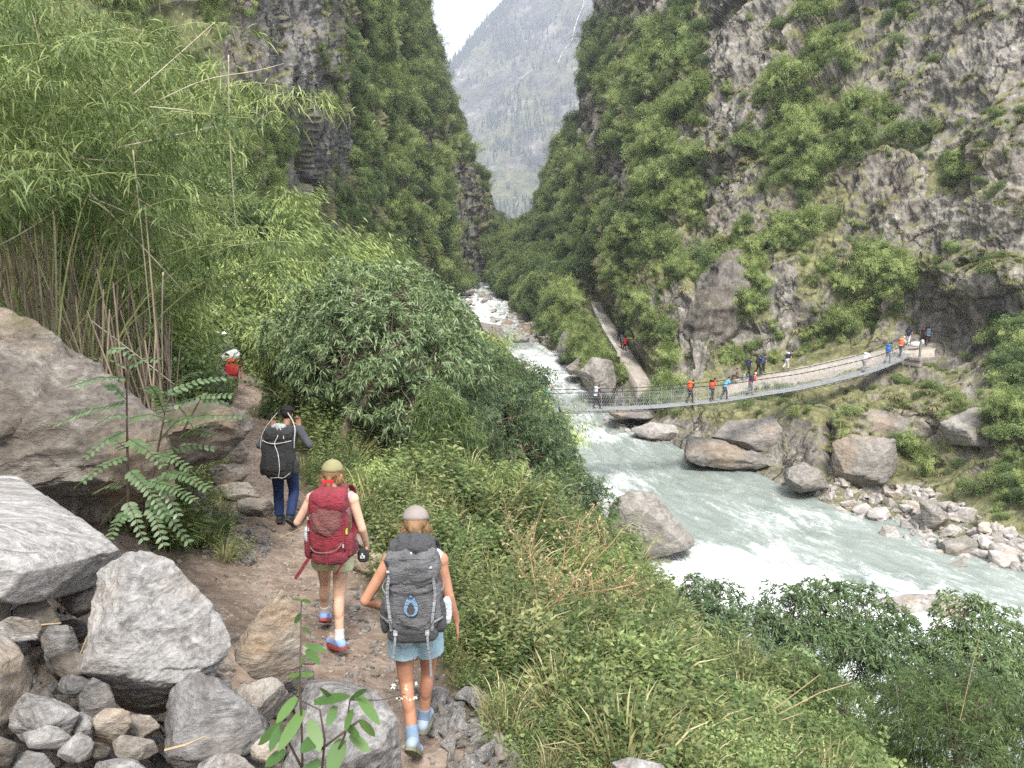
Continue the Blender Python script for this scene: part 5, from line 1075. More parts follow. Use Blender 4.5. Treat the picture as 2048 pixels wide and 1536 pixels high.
# ground cover of the near bank
def near_cover():
    r = np.random.default_rng(77); C = {k: [] for k in ('herb', 'olive', 'grass', 'straw', 'bush', 'dark', 'bam')}
    pts = []
    for _ in range(12000):
        px, py = r.uniform(-60, 2100), r.uniform(380, 1640); h = hit(px, py, 'gr')[0]
        if h is None or h.y > 75: continue
        if _bv['g'].ray_cast(h + Vector((0, 0, .3)), Vector((0, 0, -1)), .6)[0] is None: continue
        pts.append((h.x, h.y, h.z))
    for _ in range(5200):                                   # the slope below the frame, whose tall plants reach into it
        x, y = r.uniform(.8, 12.5), r.uniform(2.5, 21)
        if r.random() > 1.0 - .03 * y: continue
        pts.append((x, y, gz(x, y)))
    A = np.array(pts); dt = seg_dist(A[:, 0], A[:, 1], TRAIL); zw = zwater(A[:, 1]); nz = fbm(A * np.array([.5, .5, 0]), 3, .5, 4)
    for (x, y, z), d, w, q in zip(A, dt, zw, nz):
        if z < w + .5: continue
        rub = max(0.0, 1 - (math.hypot(x + 1.9, y - 5) - 2.4) / 1.2) if x < np.interp(y, TRAIL[:, 1], TRAIL[:, 0]) else 0
        px, py, _ = proj(np.array([x, y, z])); edge = d - (.58 + .3 * q)
        if 405 < px < 480 and 640 < py < 760 and y < 34: continue
        if edge < 0 or rub > .35: continue
        if 640 < px < 960 and py > 1040 and edge < .25: continue
        if x > 0 and y < 5.2 and edge < .4 and r.random() < .7: continue     # stone rubble on the path's right edge
        right = x > np.interp(y, TRAIL[:, 1], TRAIL[:, 0]); dist = math.hypot(x, y)
        k = min(max((dist - 4) / 20, 0), 1); u = r.random(); s = r.uniform(.55, 1.3) * (1 + 1.5 * q)
        low_ = .45 if edge < .6 else 1.0
        if dist < 17 or (right and dist < 21):
            if u < .40 + .3 * q: C['herb'].append((x, y, z, s * low_ * (.8 + 1.3 * k)))
            elif u < .56: C['olive'].append((x, y, z, s * low_ * (.85 + 1.2 * k)))
            elif u < .70: C['grass'].append((x, y, z, s * low_ * (.9 + 1.4 * k)))
            elif u < .91: C['straw'].append((x, y, z, s * low_ * (.9 + 1.2 * k)))
            elif right and edge > 1.0 and u > .965: C['bush'].append((x, y, z, s * .36 * low_))
            elif dist > 9.5 and edge > .8 and u > .95: C['bam'].append((x, y, z, s * .30))
        else:
            if u > .5: continue
            g = dist / 40
            if u < .07: C['bam'].append((x, y, z, s * (.45 + .5 * g) * low_))
            elif u < .24: C['bush'].append((x, y, z, s * (.40 + .5 * g) * low_))
            elif u < .36: C['dark'].append((x, y, z, s * (.40 + .5 * g) * low_))
            else: C['herb'].append((x, y, z, s * (1.2 + 1.5 * g) * low_))
    for k, fam, nm, lb_ in (('herb', HER, 'herbs', 'low green herbs along the path and down the slope'), ('olive', HEO, 'weeds', 'tangled olive weeds on the river slope'), ('grass', GRT, 'grass', 'tufts of green grass on the near bank'), ('straw', GRS, 'dry_grass', 'dry straw-coloured grass stalks on the slope'),
                            ('bush', BUM, 'undergrowth', 'leafy undergrowth of the near bank'), ('dark', BUD, 'dark_undergrowth', 'dark undergrowth of the near bank'), ('bam', BAM, 'low_bamboo', 'low bamboo growing over the left slope')):
        L = C[k]; print('cover', k, len(L))
        if L: n = len(L); rot = np.stack([r.normal(0, .15, n), r.normal(0, .15, n), r.uniform(0, 6.28, n)], -1); scatter(nm, fam, [q[:3] for q in L], rot, [q[3] for q in L], r.integers(0, len(fam), n), lb_, 'undergrowth' if 'grass' not in nm else 'grass')
near_cover()
# bright bamboo and bushes on the left slope below the cliffs
def slope_clumps():
    B = [(770, 520, 42, 1.5), (720, 490, 46, 1.4), (820, 545, 40, 1.3), (600, 400, 40, 1.6), (560, 350, 42, 1.6), (650, 430, 42, 1.5), (540, 440, 36, 1.4), (500, 400, 36, 1.4), (610, 330, 50, 1.6), (690, 470, 44, 1.4), (480, 480, 32, 1.1), (580, 480, 38, 1.2), (640, 500, 40, 1.1), (530, 520, 34, 1.0), (470, 340, 40, 1.3), (700, 420, 50, 1.5), (630, 380, 46, 1.6), (560, 300, 52, 1.5), (850, 520, 60, 1.5), (760, 450, 60, 1.6)]
    r = random.Random(9)
    for i, (a, b, y, s) in enumerate(B):
        p = P(a, b, y); z = max(p.z - 2.6 * s, -60); h = down(p.x, p.y + .6); zz = h.z if h is not None and h.z < p.z else z; s = min(max((p.z - zz) / 2.7, .8), 2.3)
        fam, nm, lb_ = (BAM, 'bamboo_bush', 'bright yellow-green bamboo clump on the slope below the left cliff') if i % 2 else (BUM, 'leafy_shrub', 'mid green shrub on the slope below the left cliff')
        tag(obj(nm, fam[i % len(fam)], loc=(p.x, p.y, zz), rot=(0, 0, r.uniform(0, 6)), scale=s), lb_, 'bamboo' if i % 2 else 'shrub', lb_ + 's')
slope_clumps()

for pts, y, rd, lb_ in (([(330, 1500), (370, 1490), (412, 1472)], 2.9, .006, 'dry grey stick lying on the stones at the bottom'), ([(-5, 1262), (60, 1252), (122, 1246)], 3.3, .006, 'pale stick poking from the left rocks'), ([(150, 1335), (168, 1290), (185, 1250)], 3.4, .005, 'thin upright stick in the rock gap'), ([(560, 1075), (640, 1040), (590, 1095)], 7.6, .006, 'fallen forked twig on the path')):
    q = [P(a, b, y) for a, b in pts]; mb = MB(); mb.tube([v - q[0] for v in q], [rd, rd * .8, rd * .5], 5); tag(mb.build('stick', m_stem_dry, loc=q[0]), lb_, 'stick')
# ------------------------------------------------------------------ people
def ball(mb, c, r, seg=14, rings=9, rot=None):
    r = (r, r, r) if isinstance(r, (int, float)) else r; V = []; F = []
    V.append((0, 0, 1))
    for i in range(1, rings):
        a = math.pi * i / rings
        for j in range(seg): b = 2 * math.pi * j / seg; V.append((math.sin(a) * math.cos(b), math.sin(a) * math.sin(b), math.cos(a)))
    V.append((0, 0, -1)); V = np.array(V) * np.array(r)
    if rot is not None: V = V @ np.array(rot.to_matrix() if hasattr(rot, 'to_matrix') else rot).T
    n = len(V)
    F += [(0, 1 + j, 1 + (j + 1) % seg) for j in range(seg)]
    for i in range(rings - 2): F += [(1 + i * seg + j, 1 + (i + 1) * seg + j, 1 + (i + 1) * seg + (j + 1) % seg, 1 + i * seg + (j + 1) % seg) for j in range(seg)]
    F += [(n - 1, 1 + (rings - 2) * seg + (j + 1) % seg, 1 + (rings - 2) * seg + j) for j in range(seg)]
    mb.add(V + np.array(c), F)
def cap(mb, a, b, ra, rb, k=12, sq=None):
    a = Vector(a); b = Vector(b)
    mb.tube([a, a.lerp(b, .33), a.lerp(b, .66), b], [ra, ra + (rb - ra) * .33, ra + (rb - ra) * .66, rb], k); ball(mb, a, ra); ball(mb, b, rb)
def solid(mb, vox, mat, name, parent, sm=2, wr=0.0, wf=9.0, seed=0, wz=1.0, cut=None):
    me = remesh(mb.me('t', None), vox, sm); me.name = name
    if wr:
        v, n = getv(me); q = v * wf * np.array([1, 1, wz]); d = wr * (fbm(q, 3, .55, seed, True) - .1); setv(me, v + n * d[:, None])
    me.materials.clear(); me.materials.append(mat); me.polygons.foreach_set('use_smooth', np.ones(len(me.polygons), bool))
    return obj(name, me, parent)
_cm = {}
def cmat(col, rough=.8, kind='cloth'):
    key = (tuple(col), rough, kind)
    if key not in _cm: _cm[key] = plain('%s_%d' % (kind, len(_cm)), col, rough, .16, 7 if kind == 'cloth' else 11, .35 if kind == 'cloth' else .12, bscale=140, spec=.25)
    return _cm[key]
SKIN = (.42, .25, .175); SKIN_T = (.40, .20, .125); SKIN_B = (.27, .15, .095)
def fingers(mb, w, d, side, curl=.5, r=.0085, out=None, L=.082):
    """palm and five unequal bent fingers from wrist w along d; side = thumb direction"""
    w = Vector(w); d = Vector(d).normalized(); s = Vector(side); s = (s - d * s.dot(d)).normalized(); nrm = (Vector(out) if out else d.cross(s)).normalized()
    for k in range(4):
        o = s * (.032 - .0215 * k); cap(mb, w + d * .01 + o * .55, w + d * .088 + o, .013, .0105, 8)
        l = L * (.88, 1, .94, .72)[k]; p = w + d * .088 + o; dd = d.copy()
        for q, f in enumerate((.42, .33, .25)):
            dd = (dd + nrm * curl * (.5 + .35 * q)).normalized(); e = p + dd * l * f; cap(mb, p, e, r * (1.05 - .1 * q), r * (.97 - .1 * q), 7); p = e
    p = w + d * .025 + s * .028; e = p + (s * .8 + d * .75 + nrm * .3).normalized() * .038; cap(mb, p, e, .0135, .0105, 8); cap(mb, e, e + (d * .9 + s * .3 + nrm * .5 * curl).normalized() * .03, .0105, .009, 8)
def pose(lean=.08, lh=(0, .0), **k):
    J = dict(pel=(0, 0, .93), hl=(-.088, 0, .90), hr=(.088, 0, .90), kl=(-.09, .10, .50), kr=(.09, -.03, .49), al=(-.085, .12, .09), ar=(.085, -.25, .14), tl=(-.095, .28, .035), tr=(.095, -.13, .03),
             chest=(0, lean * 1.0, 1.25), sl=(-.185, lean * 1.2, 1.37), sr=(.185, lean * 1.2, 1.37), neck=(0, lean * 1.4, 1.44), head=(0, lean * 1.9 + .01, 1.575), el=(-.27, lean - .02, 1.12), er=(.27, lean - .02, 1.12), wl=(-.26, .16, .93), wr=(.26, .14, .91), look=(0, 1, -.1))
    J.update(k); return {a: Vector(b) for a, b in J.items()}
def person(label, loc, heading, J, top, bottom, skin=SKIN, hair=(.20, .12, .06), hat=None, shoes=(.06, .06, .065), socks=None, vox=.007, scale=1.0, sleeves=0, hands=(None, None), group=None, bun=None, brim='fwd', sole=None, f=1.0, cat='person'):
    root = empty('person', loc, heading, scale); tag(root, label, cat, group); near = vox < .012
    mb = MB(); w = f
    ball(mb, J['pel'] + Vector((0, 0, .0)), (.155 * w, .105, .125)); ball(mb, J['pel'] + Vector((-.07, -.035, -.04)), .095); ball(mb, J['pel'] + Vector((.07, -.035, -.04)), .095)
    m = J['pel'].lerp(J['chest'], .5); cap(mb, J['pel'] + Vector((0, 0, .05)), J['chest'], .115, .125); ball(mb, m, (.13 * w, .095, .13)); ball(mb, J['chest'], (.165, .115, .17)); cap(mb, J['sl'].lerp(J['sr'], .12), J['sl'].lerp(J['sr'], .88), .065, .065)
    cap(mb, J['neck'] - Vector((0, 0, .04)), J['head'] - Vector((0, 0, .05)), .055, .050)
    for s in 'lr':
        sg = -1 if s == 'l' else 1
        cap(mb, J['h' + s], J['k' + s], .088 * (1 if near else 1), .054); cap(mb, J['k' + s], J['a' + s], .052, .036)
        kn = J['k' + s]; an = J['a' + s]; ax = (an - kn).normalized(); bk = Vector((0, -1, 0)); bk = (bk - ax * bk.dot(ax)).normalized()
        ball(mb, kn.lerp(an, .3) + bk * .016, (.049, .052, .115), rot=Vector((0, 0, 1)).rotation_difference(-ax)); ball(mb, J['s' + s] + Vector((0, 0, -.01)), .062)
        cap(mb, J['s' + s], J['e' + s], .050, .037); cap(mb, J['e' + s], J['w' + s], .039, .026); cap(mb, an, J['t' + s] + Vector((0, 0, .02)), .036, .03)
        hd = (J['w' + s] - J['e' + s]).normalized(); spec = hands[0 if s == 'l' else 1] or {}
        hdir = Vector(spec.get('d', hd)); sd_ = Vector(spec.get('s', (0, 1, 0) if abs(hdir.y) < .8 else (-sg, 0, 0)))
        if near: fingers(mb, J['w' + s], hdir, sd_, spec.get('c', .45), out=spec.get('o', (-sg, 0, 0)))
        else: cap(mb, J['w' + s], J['w' + s] + hdir * .09, .034, .04)
    H = J['head']; look = J['look'].normalized(); rt = Vector((0, 1, 0)).rotation_difference(look)
    hp = lambda x, y, z: H + rt @ Vector((x, y, z))
    ball(mb, hp(0, -.008, .03), (.077, .096, .092), 18, 12, rt); ball(mb, hp(0, .03, -.045), (.058, .062, .07), 16, 10, rt); ball(mb, hp(0, .062, -.085), (.03, .03, .026), rot=rt)
    cap(mb, hp(0, .088, .012), hp(0, .106, -.022), .010, .015, 8); ball(mb, hp(0, .084, -.055), (.026, .014, .011), rot=rt); ball(mb, hp(0, .082, .035), (.05, .014, .012), rot=rt)
    for sg in (-1, 1): ball(mb, hp(sg * .078, -.005, -.005), (.012, .022, .034), rot=rt); ball(mb, hp(sg * .03, .080, .012), (.014, .010, .009), rot=rt)
    body = solid(mb, vox, skin if not isinstance(skin, tuple) else cmat(skin, .55, 'skin'), 'body', root, 2 if near else 1)
    # shirt
    mb = MB(); ball(mb, J['chest'], (.178, .128, .18)); cap(mb, J['pel'] + Vector((0, 0, .06)), J['chest'], .135, .137); ball(mb, J['pel'] + Vector((0, 0, .07)), (.165 * w, .122, .11)); cap(mb, J['sl'].lerp(J['sr'], .1), J['sl'].lerp(J['sr'], .9), .072, .072); ball(mb, J['neck'] - Vector((0, .01, .03)), (.075, .068, .04))
    if sleeves:
        for s in 'lr':
            cap(mb, J['s' + s], J['s' + s].lerp(J['e' + s], min(sleeves, 1)), .064, .057 if sleeves < 1 else .052)
            if sleeves > 1: cap(mb, J['e' + s], J['e' + s].lerp(J['w' + s], sleeves - 1), .052, .040)
    solid(mb, vox, cmat(top), 'shirt', root, 2, .010 if near else .0, 9, 1)
    # trousers or shorts
    mb = MB(); ball(mb, J['pel'], (.170 * w, .124, .115)); ball(mb, J['pel'] + Vector((-.07, -.03, -.05)), .108); ball(mb, J['pel'] + Vector((.07, -.03, -.05)), .108)
    short = bottom[0] == 'shorts'
    for s in 'lr':
        if short:
            e = J['h' + s].lerp(J['k' + s], bottom[2] if len(bottom) > 2 else .42); mb.tube([J['h' + s] + Vector((0, 0, .03)), J['h' + s].lerp(e, .5), e], [.103, .110, .116], 18)
        else: cap(mb, J['h' + s], J['k' + s], .104, .076); mb.tube([J['k' + s], J['k' + s].lerp(J['a' + s], .5), J['a' + s] - (J['a' + s] - J['k' + s]).normalized() * .02], [.076, .072, .066], 14); ball(mb, J['k' + s], .077)
    solid(mb, vox, cmat(bottom[1]), 'shorts' if short else 'trousers', root, 2 if near else 1, .012 if near else 0, 8, 5, .7)
    for s in 'lr':
        a = J['a' + s]; t = J['t' + s]; d = (t - a); fl = Vector((d.x, d.y, 0)); d = d.normalized(); up = Vector((0, 0, 1)); up = (up - d * up.dot(d)).normalized()
        # foot frame: heel below the ankle
        dh = Vector(J.get('f' + s, (t - a))); dh = (dh - Vector((0, 0, 0))).normalized(); base = a - Vector((0, 0, 0))
        mb = MB(); heel = a - up * .035 - d * .035; cap(mb, heel, a + up * .0, .042, .045); cap(mb, heel, t + d * .02, .042, .040, 12); cap(mb, a + d * .02, t - d * .02, .042, .036)
        if near: ball(mb, t + d * .01, (.048, .05, .038), rot=Vector((0, 1, 0)).rotation_difference(d))
        so_ = solid(mb, vox, cmat(shoes, .6), 'shoe', root, 1); 
        if near:
            mb = MB(); hb = heel - up * .034 - d * .03; tb = t - up * .034 + d * .045; sdw = d.cross(up).normalized(); V = []
            n = 14
            for k in range(n):
                u = k / (n - 1); wd = .034 + .018 * math.sin(min(1, u * 1.25) * math.pi * .75); wd *= .75 if k in (0, n - 1) else 1; c = hb.lerp(tb, u)
                for q, z_ in ((-1, -.014), (1, -.014), (1, .010), (-1, .010)): V.append(c + sdw * q * wd + up * z_ * (1 + .25 * (k % 2)))
            F = [(i * 4 + j, i * 4 + (j + 1) % 4, (i + 1) * 4 + (j + 1) % 4, (i + 1) * 4 + j) for i in range(n - 1) for j in range(4)] + [(3, 2, 1, 0), tuple((n - 1) * 4 + j for j in range(4))]
            mb.add(V, F); sl_ = mb.build('sole', cmat(sole or (.09, .085, .07), .8), so_)
            if socks:
                mb = MB(); ax = (J['k' + s] - a).normalized(); mb.tube([a, a + ax * .05, a + ax * .10], [.047, .045, .046], 12); solid(mb, vox, cmat(socks), 'sock', root, 1, .003, 40)
    # hair and hat
    mb = MB(); ball(mb, hp(0, -.022, .035), (.087, .096, .095), 18, 12, rt)
    if bun == 'braid':
        for k in range(7): ball(mb, hp(.004 * (-1) ** k, -.105 - .012 * math.sin(k), -.02 - .03 * k), (.026, .024, .024))
        for sg in (-1, 1): ball(mb, hp(sg * .07, -.02, -.05), (.03, .05, .05), rot=rt)
    elif bun == 'bun':
        ball(mb, hp(0, -.10, -.015), (.048, .045, .05)); 
        for k in range(5): ball(mb, hp(.03 * math.sin(k * 2), -.10 - .01 * math.cos(k), -.03 - .018 * k), .026)
        for sg in (-1, 1): ball(mb, hp(sg * .075, -.01, -.04), (.03, .04, .04), rot=rt)
    elif bun == 'long': cap(mb, hp(0, -.07, 0), hp(0, -.10, -.12), .06, .04)
    ho = solid(mb, vox, cmat(hair, .7), 'hair', root, 1, .010 if near else 0, 30, 3, .5)
    if near and bun:
        hs = LB(11); rr_ = np.random.default_rng(12); nst = 90; a_ = rr_.uniform(-2.3, 2.3, nst) - math.pi / 2; B = np.array([list(hp(.088 * math.cos(q), -.02 + .09 * math.sin(q), rr_.uniform(-.03, .03))) for q in a_])
        D = np.stack([np.cos(a_) * .5, np.sin(a_) * .5, rr_.uniform(-1, .1, nst)], -1) + rr_.normal(0, .3, (nst, 3)); hs.strip(B, D, rr_.uniform(.03, .085, nst), .0028, .5, None, 4, .6); obj('loose_strands', hs.me('loose_strands', cmat(tuple(x * 1.1 for x in hair), .7)), ho)
    if hat:
        mb = MB(); n = 20; V = []; F = []; rings = 7
        for i in range(rings + 1):
            a = math.pi / 2 * i / rings
            for j in range(n): b = 2 * math.pi * j / n; V.append(hp(.097 * math.sin(a) * math.cos(b), -.012 + .108 * math.sin(a) * math.sin(b), .045 + .098 * math.cos(a)))
        for i in range(rings): F += [(i * n + j, (i + 1) * n + j, (i + 1) * n + (j + 1) % n, i * n + (j + 1) % n) for j in range(n)]
        for i in range(rings + 1):
            for j in range(n): V.append(Vector(V[i * n + j]) * 1 + (H - Vector(V[i * n + j])) * .03)
        o_ = (rings + 1) * n
        for i in range(rings): F += [(o_ + i * n + j, o_ + i * n + (j + 1) % n, o_ + (i + 1) * n + (j + 1) % n, o_ + (i + 1) * n + j) for j in range(n)]
        F += [(rings * n + j, o_ + rings * n + j, o_ + rings * n + (j + 1) % n, rings * n + (j + 1) % n) for j in range(n)]
        mb.add(V, F); co = mb.build('cap', cmat(hat), root, True)
        mb = MB(); B = []; m = 9
        for lay in (0, -.004):
            for q in range(4):
                for k in range(m): a = math.pi * (.16 + .68 * k / (m - 1)); e = .10 + .078 * q / 3 * (1 - .25 * abs(k - 4) / 4); B.append(hp(math.cos(a) * (.098), .0 + math.sin(a) * e, .047 + lay - .012 * q / 3 - .01 * ((k - 4) / 4) ** 2))
        FF = [(q * m + k, q * m + k + 1, (q + 1) * m + k + 1, (q + 1) * m + k) for q in range(3) for k in range(m - 1)]; FF += [tuple(i + 4 * m for i in f_[::-1]) for f_ in FF]
        mb.add(B, FF); mb.build('cap_brim', cmat(tuple(x * .9 for x in hat)), co, True)
        if near: mb = MB(); ball(mb, hp(0, -.012, .145), (.008, .008, .005)); mb.build('button', cmat(tuple(x * .8 for x in hat)), co)
    return root

def sblob(dx, dy, dz, e=.55, seg=40, rings=26, wr=.008, wf=14, seed=1, taper=0.0, wz=1.0, folds=None):
    """superellipsoid bag with cloth wrinkles, centred on the origin"""
    sp = lambda t, p: np.sign(t) * np.abs(t) ** p
    a = np.linspace(-math.pi / 2, math.pi / 2, rings); b = np.linspace(-math.pi, math.pi, seg, endpoint=False); A, B = np.meshgrid(a, b, indexing='ij')
    V = np.stack([dx * sp(np.cos(A), e) * sp(np.cos(B), e), dy * sp(np.cos(A), e) * sp(np.sin(B), e), dz * sp(np.sin(A), e)], -1).reshape(-1, 3) / 2 * 1.0
    V[:, 0] *= 1 + taper * V[:, 2] / dz; nn = unit(V / np.array([dx, dy, dz]) ** 1.0)
    d = wr * (fbm(V * wf * np.array([1, 1, wz]) + seed, 4, .6, seed, True) * 1.6 - .2)
    if folds: d += folds[0] * np.sin((V[:, 2] + V[:, 0] * folds[2]) * folds[1] + 3 * fbm(V * 6, 2, .5, seed))
    V = V + nn * d[:, None]
    F = [(i * seg + j, i * seg + (j + 1) % seg, (i + 1) * seg + (j + 1) % seg, (i + 1) * seg + j) for i in range(rings - 1) for j in range(seg)]
    F += [tuple(range(seg))[::-1], tuple((rings - 1) * seg + j for j in range(seg))]
    return V, F
def bag(parent, name, c, dims, mat, rot=(0, 0, 0), **k):
    V, F = sblob(*dims, **k); mb = MB(); from mathutils import Euler
    M = np.array(Euler(rot).to_matrix()); mb.add(V @ M.T + np.array(c), F); return mb.build(name, mat, parent, True)
def strapo(parent, name, pts, w, mat, side=(1, 0, 0), th=.005):
    mb = MB(); n = len(pts); P_ = [Vector(q) for q in cr1(np.array([list(map(float, p)) for p in pts]), np.linspace(0, n - 1, max(6, n * 4)), 0)]; mb.strap(P_, w, th, side); return mb.build(name, mat, parent)
def cordo(parent, name, pts, r, mat):
    mb = MB(); n = len(pts); P_ = [Vector(q) for q in cr1(np.array([list(map(float, p)) for p in pts]), np.linspace(0, n - 1, max(6, n * 5)), 0)]; mb.tube(P_, r, 6); return mb.build(name, mat, parent, True)
# --- the three near hikers
# woman with the grey pack
px0 = P(836, 1484, 4.70)
JA = pose(.10, sl=(-.175, .10, 1.36), sr=(.175, .10, 1.36), el=(-.345, .0, 1.10), wl=(-.235, .15, .97), er=(.235, .06, 1.10), wr=(.285, .13, .87), kl=(-.075, .0, .49), al=(-.015, -.20, .15), tl=(.0, -.10, .02), hl=(-.09, 0, .9), kr=(.075, .12, .50), ar=(.03, .13, .09), tr=(.05, .30, .035), look=(.02, 1, -.28))
JA['pel'] = Vector((0, -.02, .93))
pA = person('woman in grey cap and pale blue shorts, nearest hiker under the grey pack', px0, R(2), JA, (.78, .77, .74), ('shorts', (.33, .47, .53), .50), SKIN_T, (.22, .13, .065), (.24, .205, .19), (.28, .34, .42), socks=(.17, .24, .34), vox=.0075, scale=.93, bun='bun', f=1.0, sole=(.17, .17, .11), hands=({'d': (.55, .55, -.5), 's': (0, .5, .8), 'c': .8, 'o': (.4, -.2, -.9)}, {'d': (.1, .1, -1), 's': (0, 1, 0), 'c': .25, 'o': (-1, 0, 0)}))
def grey_pack(base, rz, tilt=.10):
    g1 = fabric('grey_nylon', (.135, .135, .14)); g2 = fabric('dark_grey_nylon', (.055, .056, .06)); g3 = fabric('strap_grey', (.27, .28, .30)); bl = fabric('blue_patch', (.20, .33, .50))
    r = empty('backpack', base, rz, .89); r.rotation_euler = (-tilt, 0, rz); tag(r, 'large grey backpack with blue drop-shaped patch', 'backpack')
    bag(r, 'main_bag', (0, -.03, .18), (.40, .27, .46), g1, e=.62, wr=.028, wf=9, seed=4, folds=(.004, 34, .7), seg=90, rings=60)
    bag(r, 'lid', (0, -.045, .435), (.38, .29, .27), g1, rot=(.12, 0, 0), e=.60, wr=.030, wf=8, seed=8, folds=(.006, 42, -.5), seg=90, rings=50)
    bag(r, 'collar', (0, .0, .555), (.33, .23, .14), g2, rot=(.25, 0, 0), e=.7, wr=.022, wf=12, seed=9, folds=(.008, 10, 6.0), seg=80, rings=40)
    bag(r, 'bottom_compartment', (0, -.04, -.045), (.36, .24, .12), g2, e=.6, wr=.010, wf=12, seed=3, seg=60, rings=30)
    bag(r, 'side_pocket', (-.19, -.01, .06), (.09, .16, .24), g2, e=.7, wr=.01, seed=5); bag(r, 'side_pocket', (.19, -.01, .06), (.09, .16, .24), g2, e=.7, wr=.01, seed=6)
    cordo(r, 'seam', [(-.17, -.11, .33), (-.13, -.165, .29), (0, -.185, .275), (.13, -.165, .29), (.17, -.11, .33)], .004, g2)
    cordo(r, 'seam', [(-.15, -.14, .28), (-.165, -.15, .14), (-.12, -.175, .03), (0, -.185, .005), (.12, -.175, .03), (.165, -.15, .14), (.15, -.14, .28)], .0035, g2)
    cordo(r, 'seam', [(-.17, -.13, .50), (-.08, -.178, .515), (.08, -.178, .515), (.17, -.13, .50)], .003, g2)
    for sx in (-1, 1): strapo(r, 'side_strap', [(sx * .205, .08, .30), (sx * .215, -.04, .27), (sx * .16, -.155, .245)], .014, g3, (0, 0, 1)); strapo(r, 'side_strap', [(sx * .215, .08, .10), (sx * .235, -.04, .08), (sx * .16, -.16, .07)], .014, g3, (0, 0, 1))
    # drop-shaped patch and ring
    mb = MB(); V = []; m = 24
    for lay in (0, .006):
        for k in range(m): a = 2 * math.pi * k / m; x = .046 * math.sin(a) * (1 - .35 * math.cos(a)); z = .075 * math.cos(a); V.append((x, -.178 + .35 * x * x - lay + .10 * abs(z) ** 1.6, .19 + z))
    mb.add(V, [tuple(range(m)), tuple(range(m, 2 * m))[::-1]] + [(k, (k + 1) % m, m + (k + 1) % m, m + k) for k in range(m)]); mb.build('patch', bl, r)
    mb = MB(); V = [(.55 * x, y - .006, .172 + (z - .19) * .55) for x, y, z in V]; mb.add(V, [tuple(range(m)), tuple(range(m, 2 * m))[::-1]] + [(k, (k + 1) % m, m + (k + 1) % m, m + k) for k in range(m)]); mb.build('patch_centre', g2, r)
    cordo(r, 'ring', [(.02 * math.sin(a), -.19, .262 + .014 * math.cos(a)) for a in np.linspace(0, 6.28, 9)], .003, fabric('black_plastic', (.02, .02, .022)))
    mb = MB(); mb.box((0, -.135, .545), (.013, .006, .02)); mb.build('tag', fabric('white_plastic', (.7, .7, .7)), r)
    for sx in (-1, 1):
        strapo(r, 'strap', [(sx * .150, -.16, .40), (sx * .165, -.155, .27), (sx * .150, -.165, .12), (sx * .14, -.15, .0)] , .02, g3)
        strapo(r, 'hanging_strap', [(sx * .11, -.165, .0), (sx * .115, -.18, -.08), (sx * .13, -.175, -.20), (sx * .135, -.17, -.33 + .06 * (sx < 0))], .016, g3)
        mb = MB(); mb.box((sx * .11, -.17, -.005), (.028, .014, .036)); mb.build('buckle', fabric('light_plastic', (.45, .46, .48)), r)
        strapo(r, 'shoulder_strap', [(sx * .09, .09, .50), (sx * .12, .16, .56), (sx * .14, .30, .48), (sx * .15, .31, .30), (sx * .17, .22, .12), (sx * .18, .06, .02)], .055, g2, (1, 0, .0), .012)
        bag(r, 'hip_belt', (sx * .19, .10, -.03), (.07, .26, .10), g2, e=.6, wr=.003)
    mb = MB(); mb.box((-.15, -.178, .43), (.03, .004, .016)); mb.box((.13, -.178, .46), (.035, .004, .016)); mb.build('reflective_mark', fabric('reflective', (.6, .62, .65)), r)
    bag(r, 'water_bottle', (.235, .0, .09), (.075, .075, .20), fabric('pale_plastic', (.62, .66, .70)), e=.8, wr=0)
    return r
_fab = {}
def fabric(name, col, rough=.62):
    if name in _fab: return _fab[name]
    m, n, b, out = newmat(name); t = N(n, 'TexCoord'); o = t.outputs['Object']
    f = noise(n, o, 5, 6, .65); c = ramp(n, f, [(.3, tuple(x * .75 for x in col)), (.5, col), (.72, tuple(min(1, x * 1.35) for x in col))])
    n.links.new(c, b.inputs['Base Color']); b.inputs['Roughness'].default_value = rough; b.inputs['Sheen Weight'].default_value = .04
    h = math_(n, 'ADD', noise(n, mapping(n, o, (1, 1, 2.4), (0, .5, 0)), 16, 6, .65, 1.5), math_(n, 'MULTIPLY', noise(n, o, 400, 2), .06)); bump(n, b, h, 1.0, .03)
    _fab[name] = m; return m
_fab.clear()
grey_pack(px0 + Vector((.01, -.13, .93)), R(1))
# woman with the red pack
px1 = P(672, 1285, 6.35)
JB = pose(.06, el=(-.315, .03, 1.15), wl=(-.13, .14, 1.36), er=(.275, .03, 1.10), wr=(.285, .14, .90), kl=(-.13, .17, .53), al=(-.185, .27, .15), tl=(-.20, .40, .05), kr=(.055, -.02, .49), ar=(.075, -.14, .10), tr=(-.035, -.02, .035), look=(.10, 1, -.10))
pB = person('woman in khaki cap and pale green shorts under the red pack', px1, R(-3), JB, (.55, .30, .32), ('shorts', (.46, .50, .30), .40), (.55, .35, .25), (.22, .125, .06), (.25, .23, .12), (.22, .32, .58), socks=(.55, .50, .47), vox=.008, bun='braid', scale=.96, sole=(.28, .05, .04), hands=({'d': (.3, .1, .9), 's': (1, 0, 0), 'c': .9, 'o': (.3, -1, 0)}, {'d': (0, .1, -1), 's': (0, 1, 0), 'c': .6, 'o': (-1, 0, 0)}))
mb = MB(); mb.strap([P(640, 968, 6.2) - px1 if False else Vector((x, -.118 - .006 * (1 - (x / .08) ** 2), 1.585)) for x in np.linspace(-.02, .075, 6)], .028, .006, (0, 0, 1)); mb.build('cap_strap', cmat((.60, .03, .04)), pB)
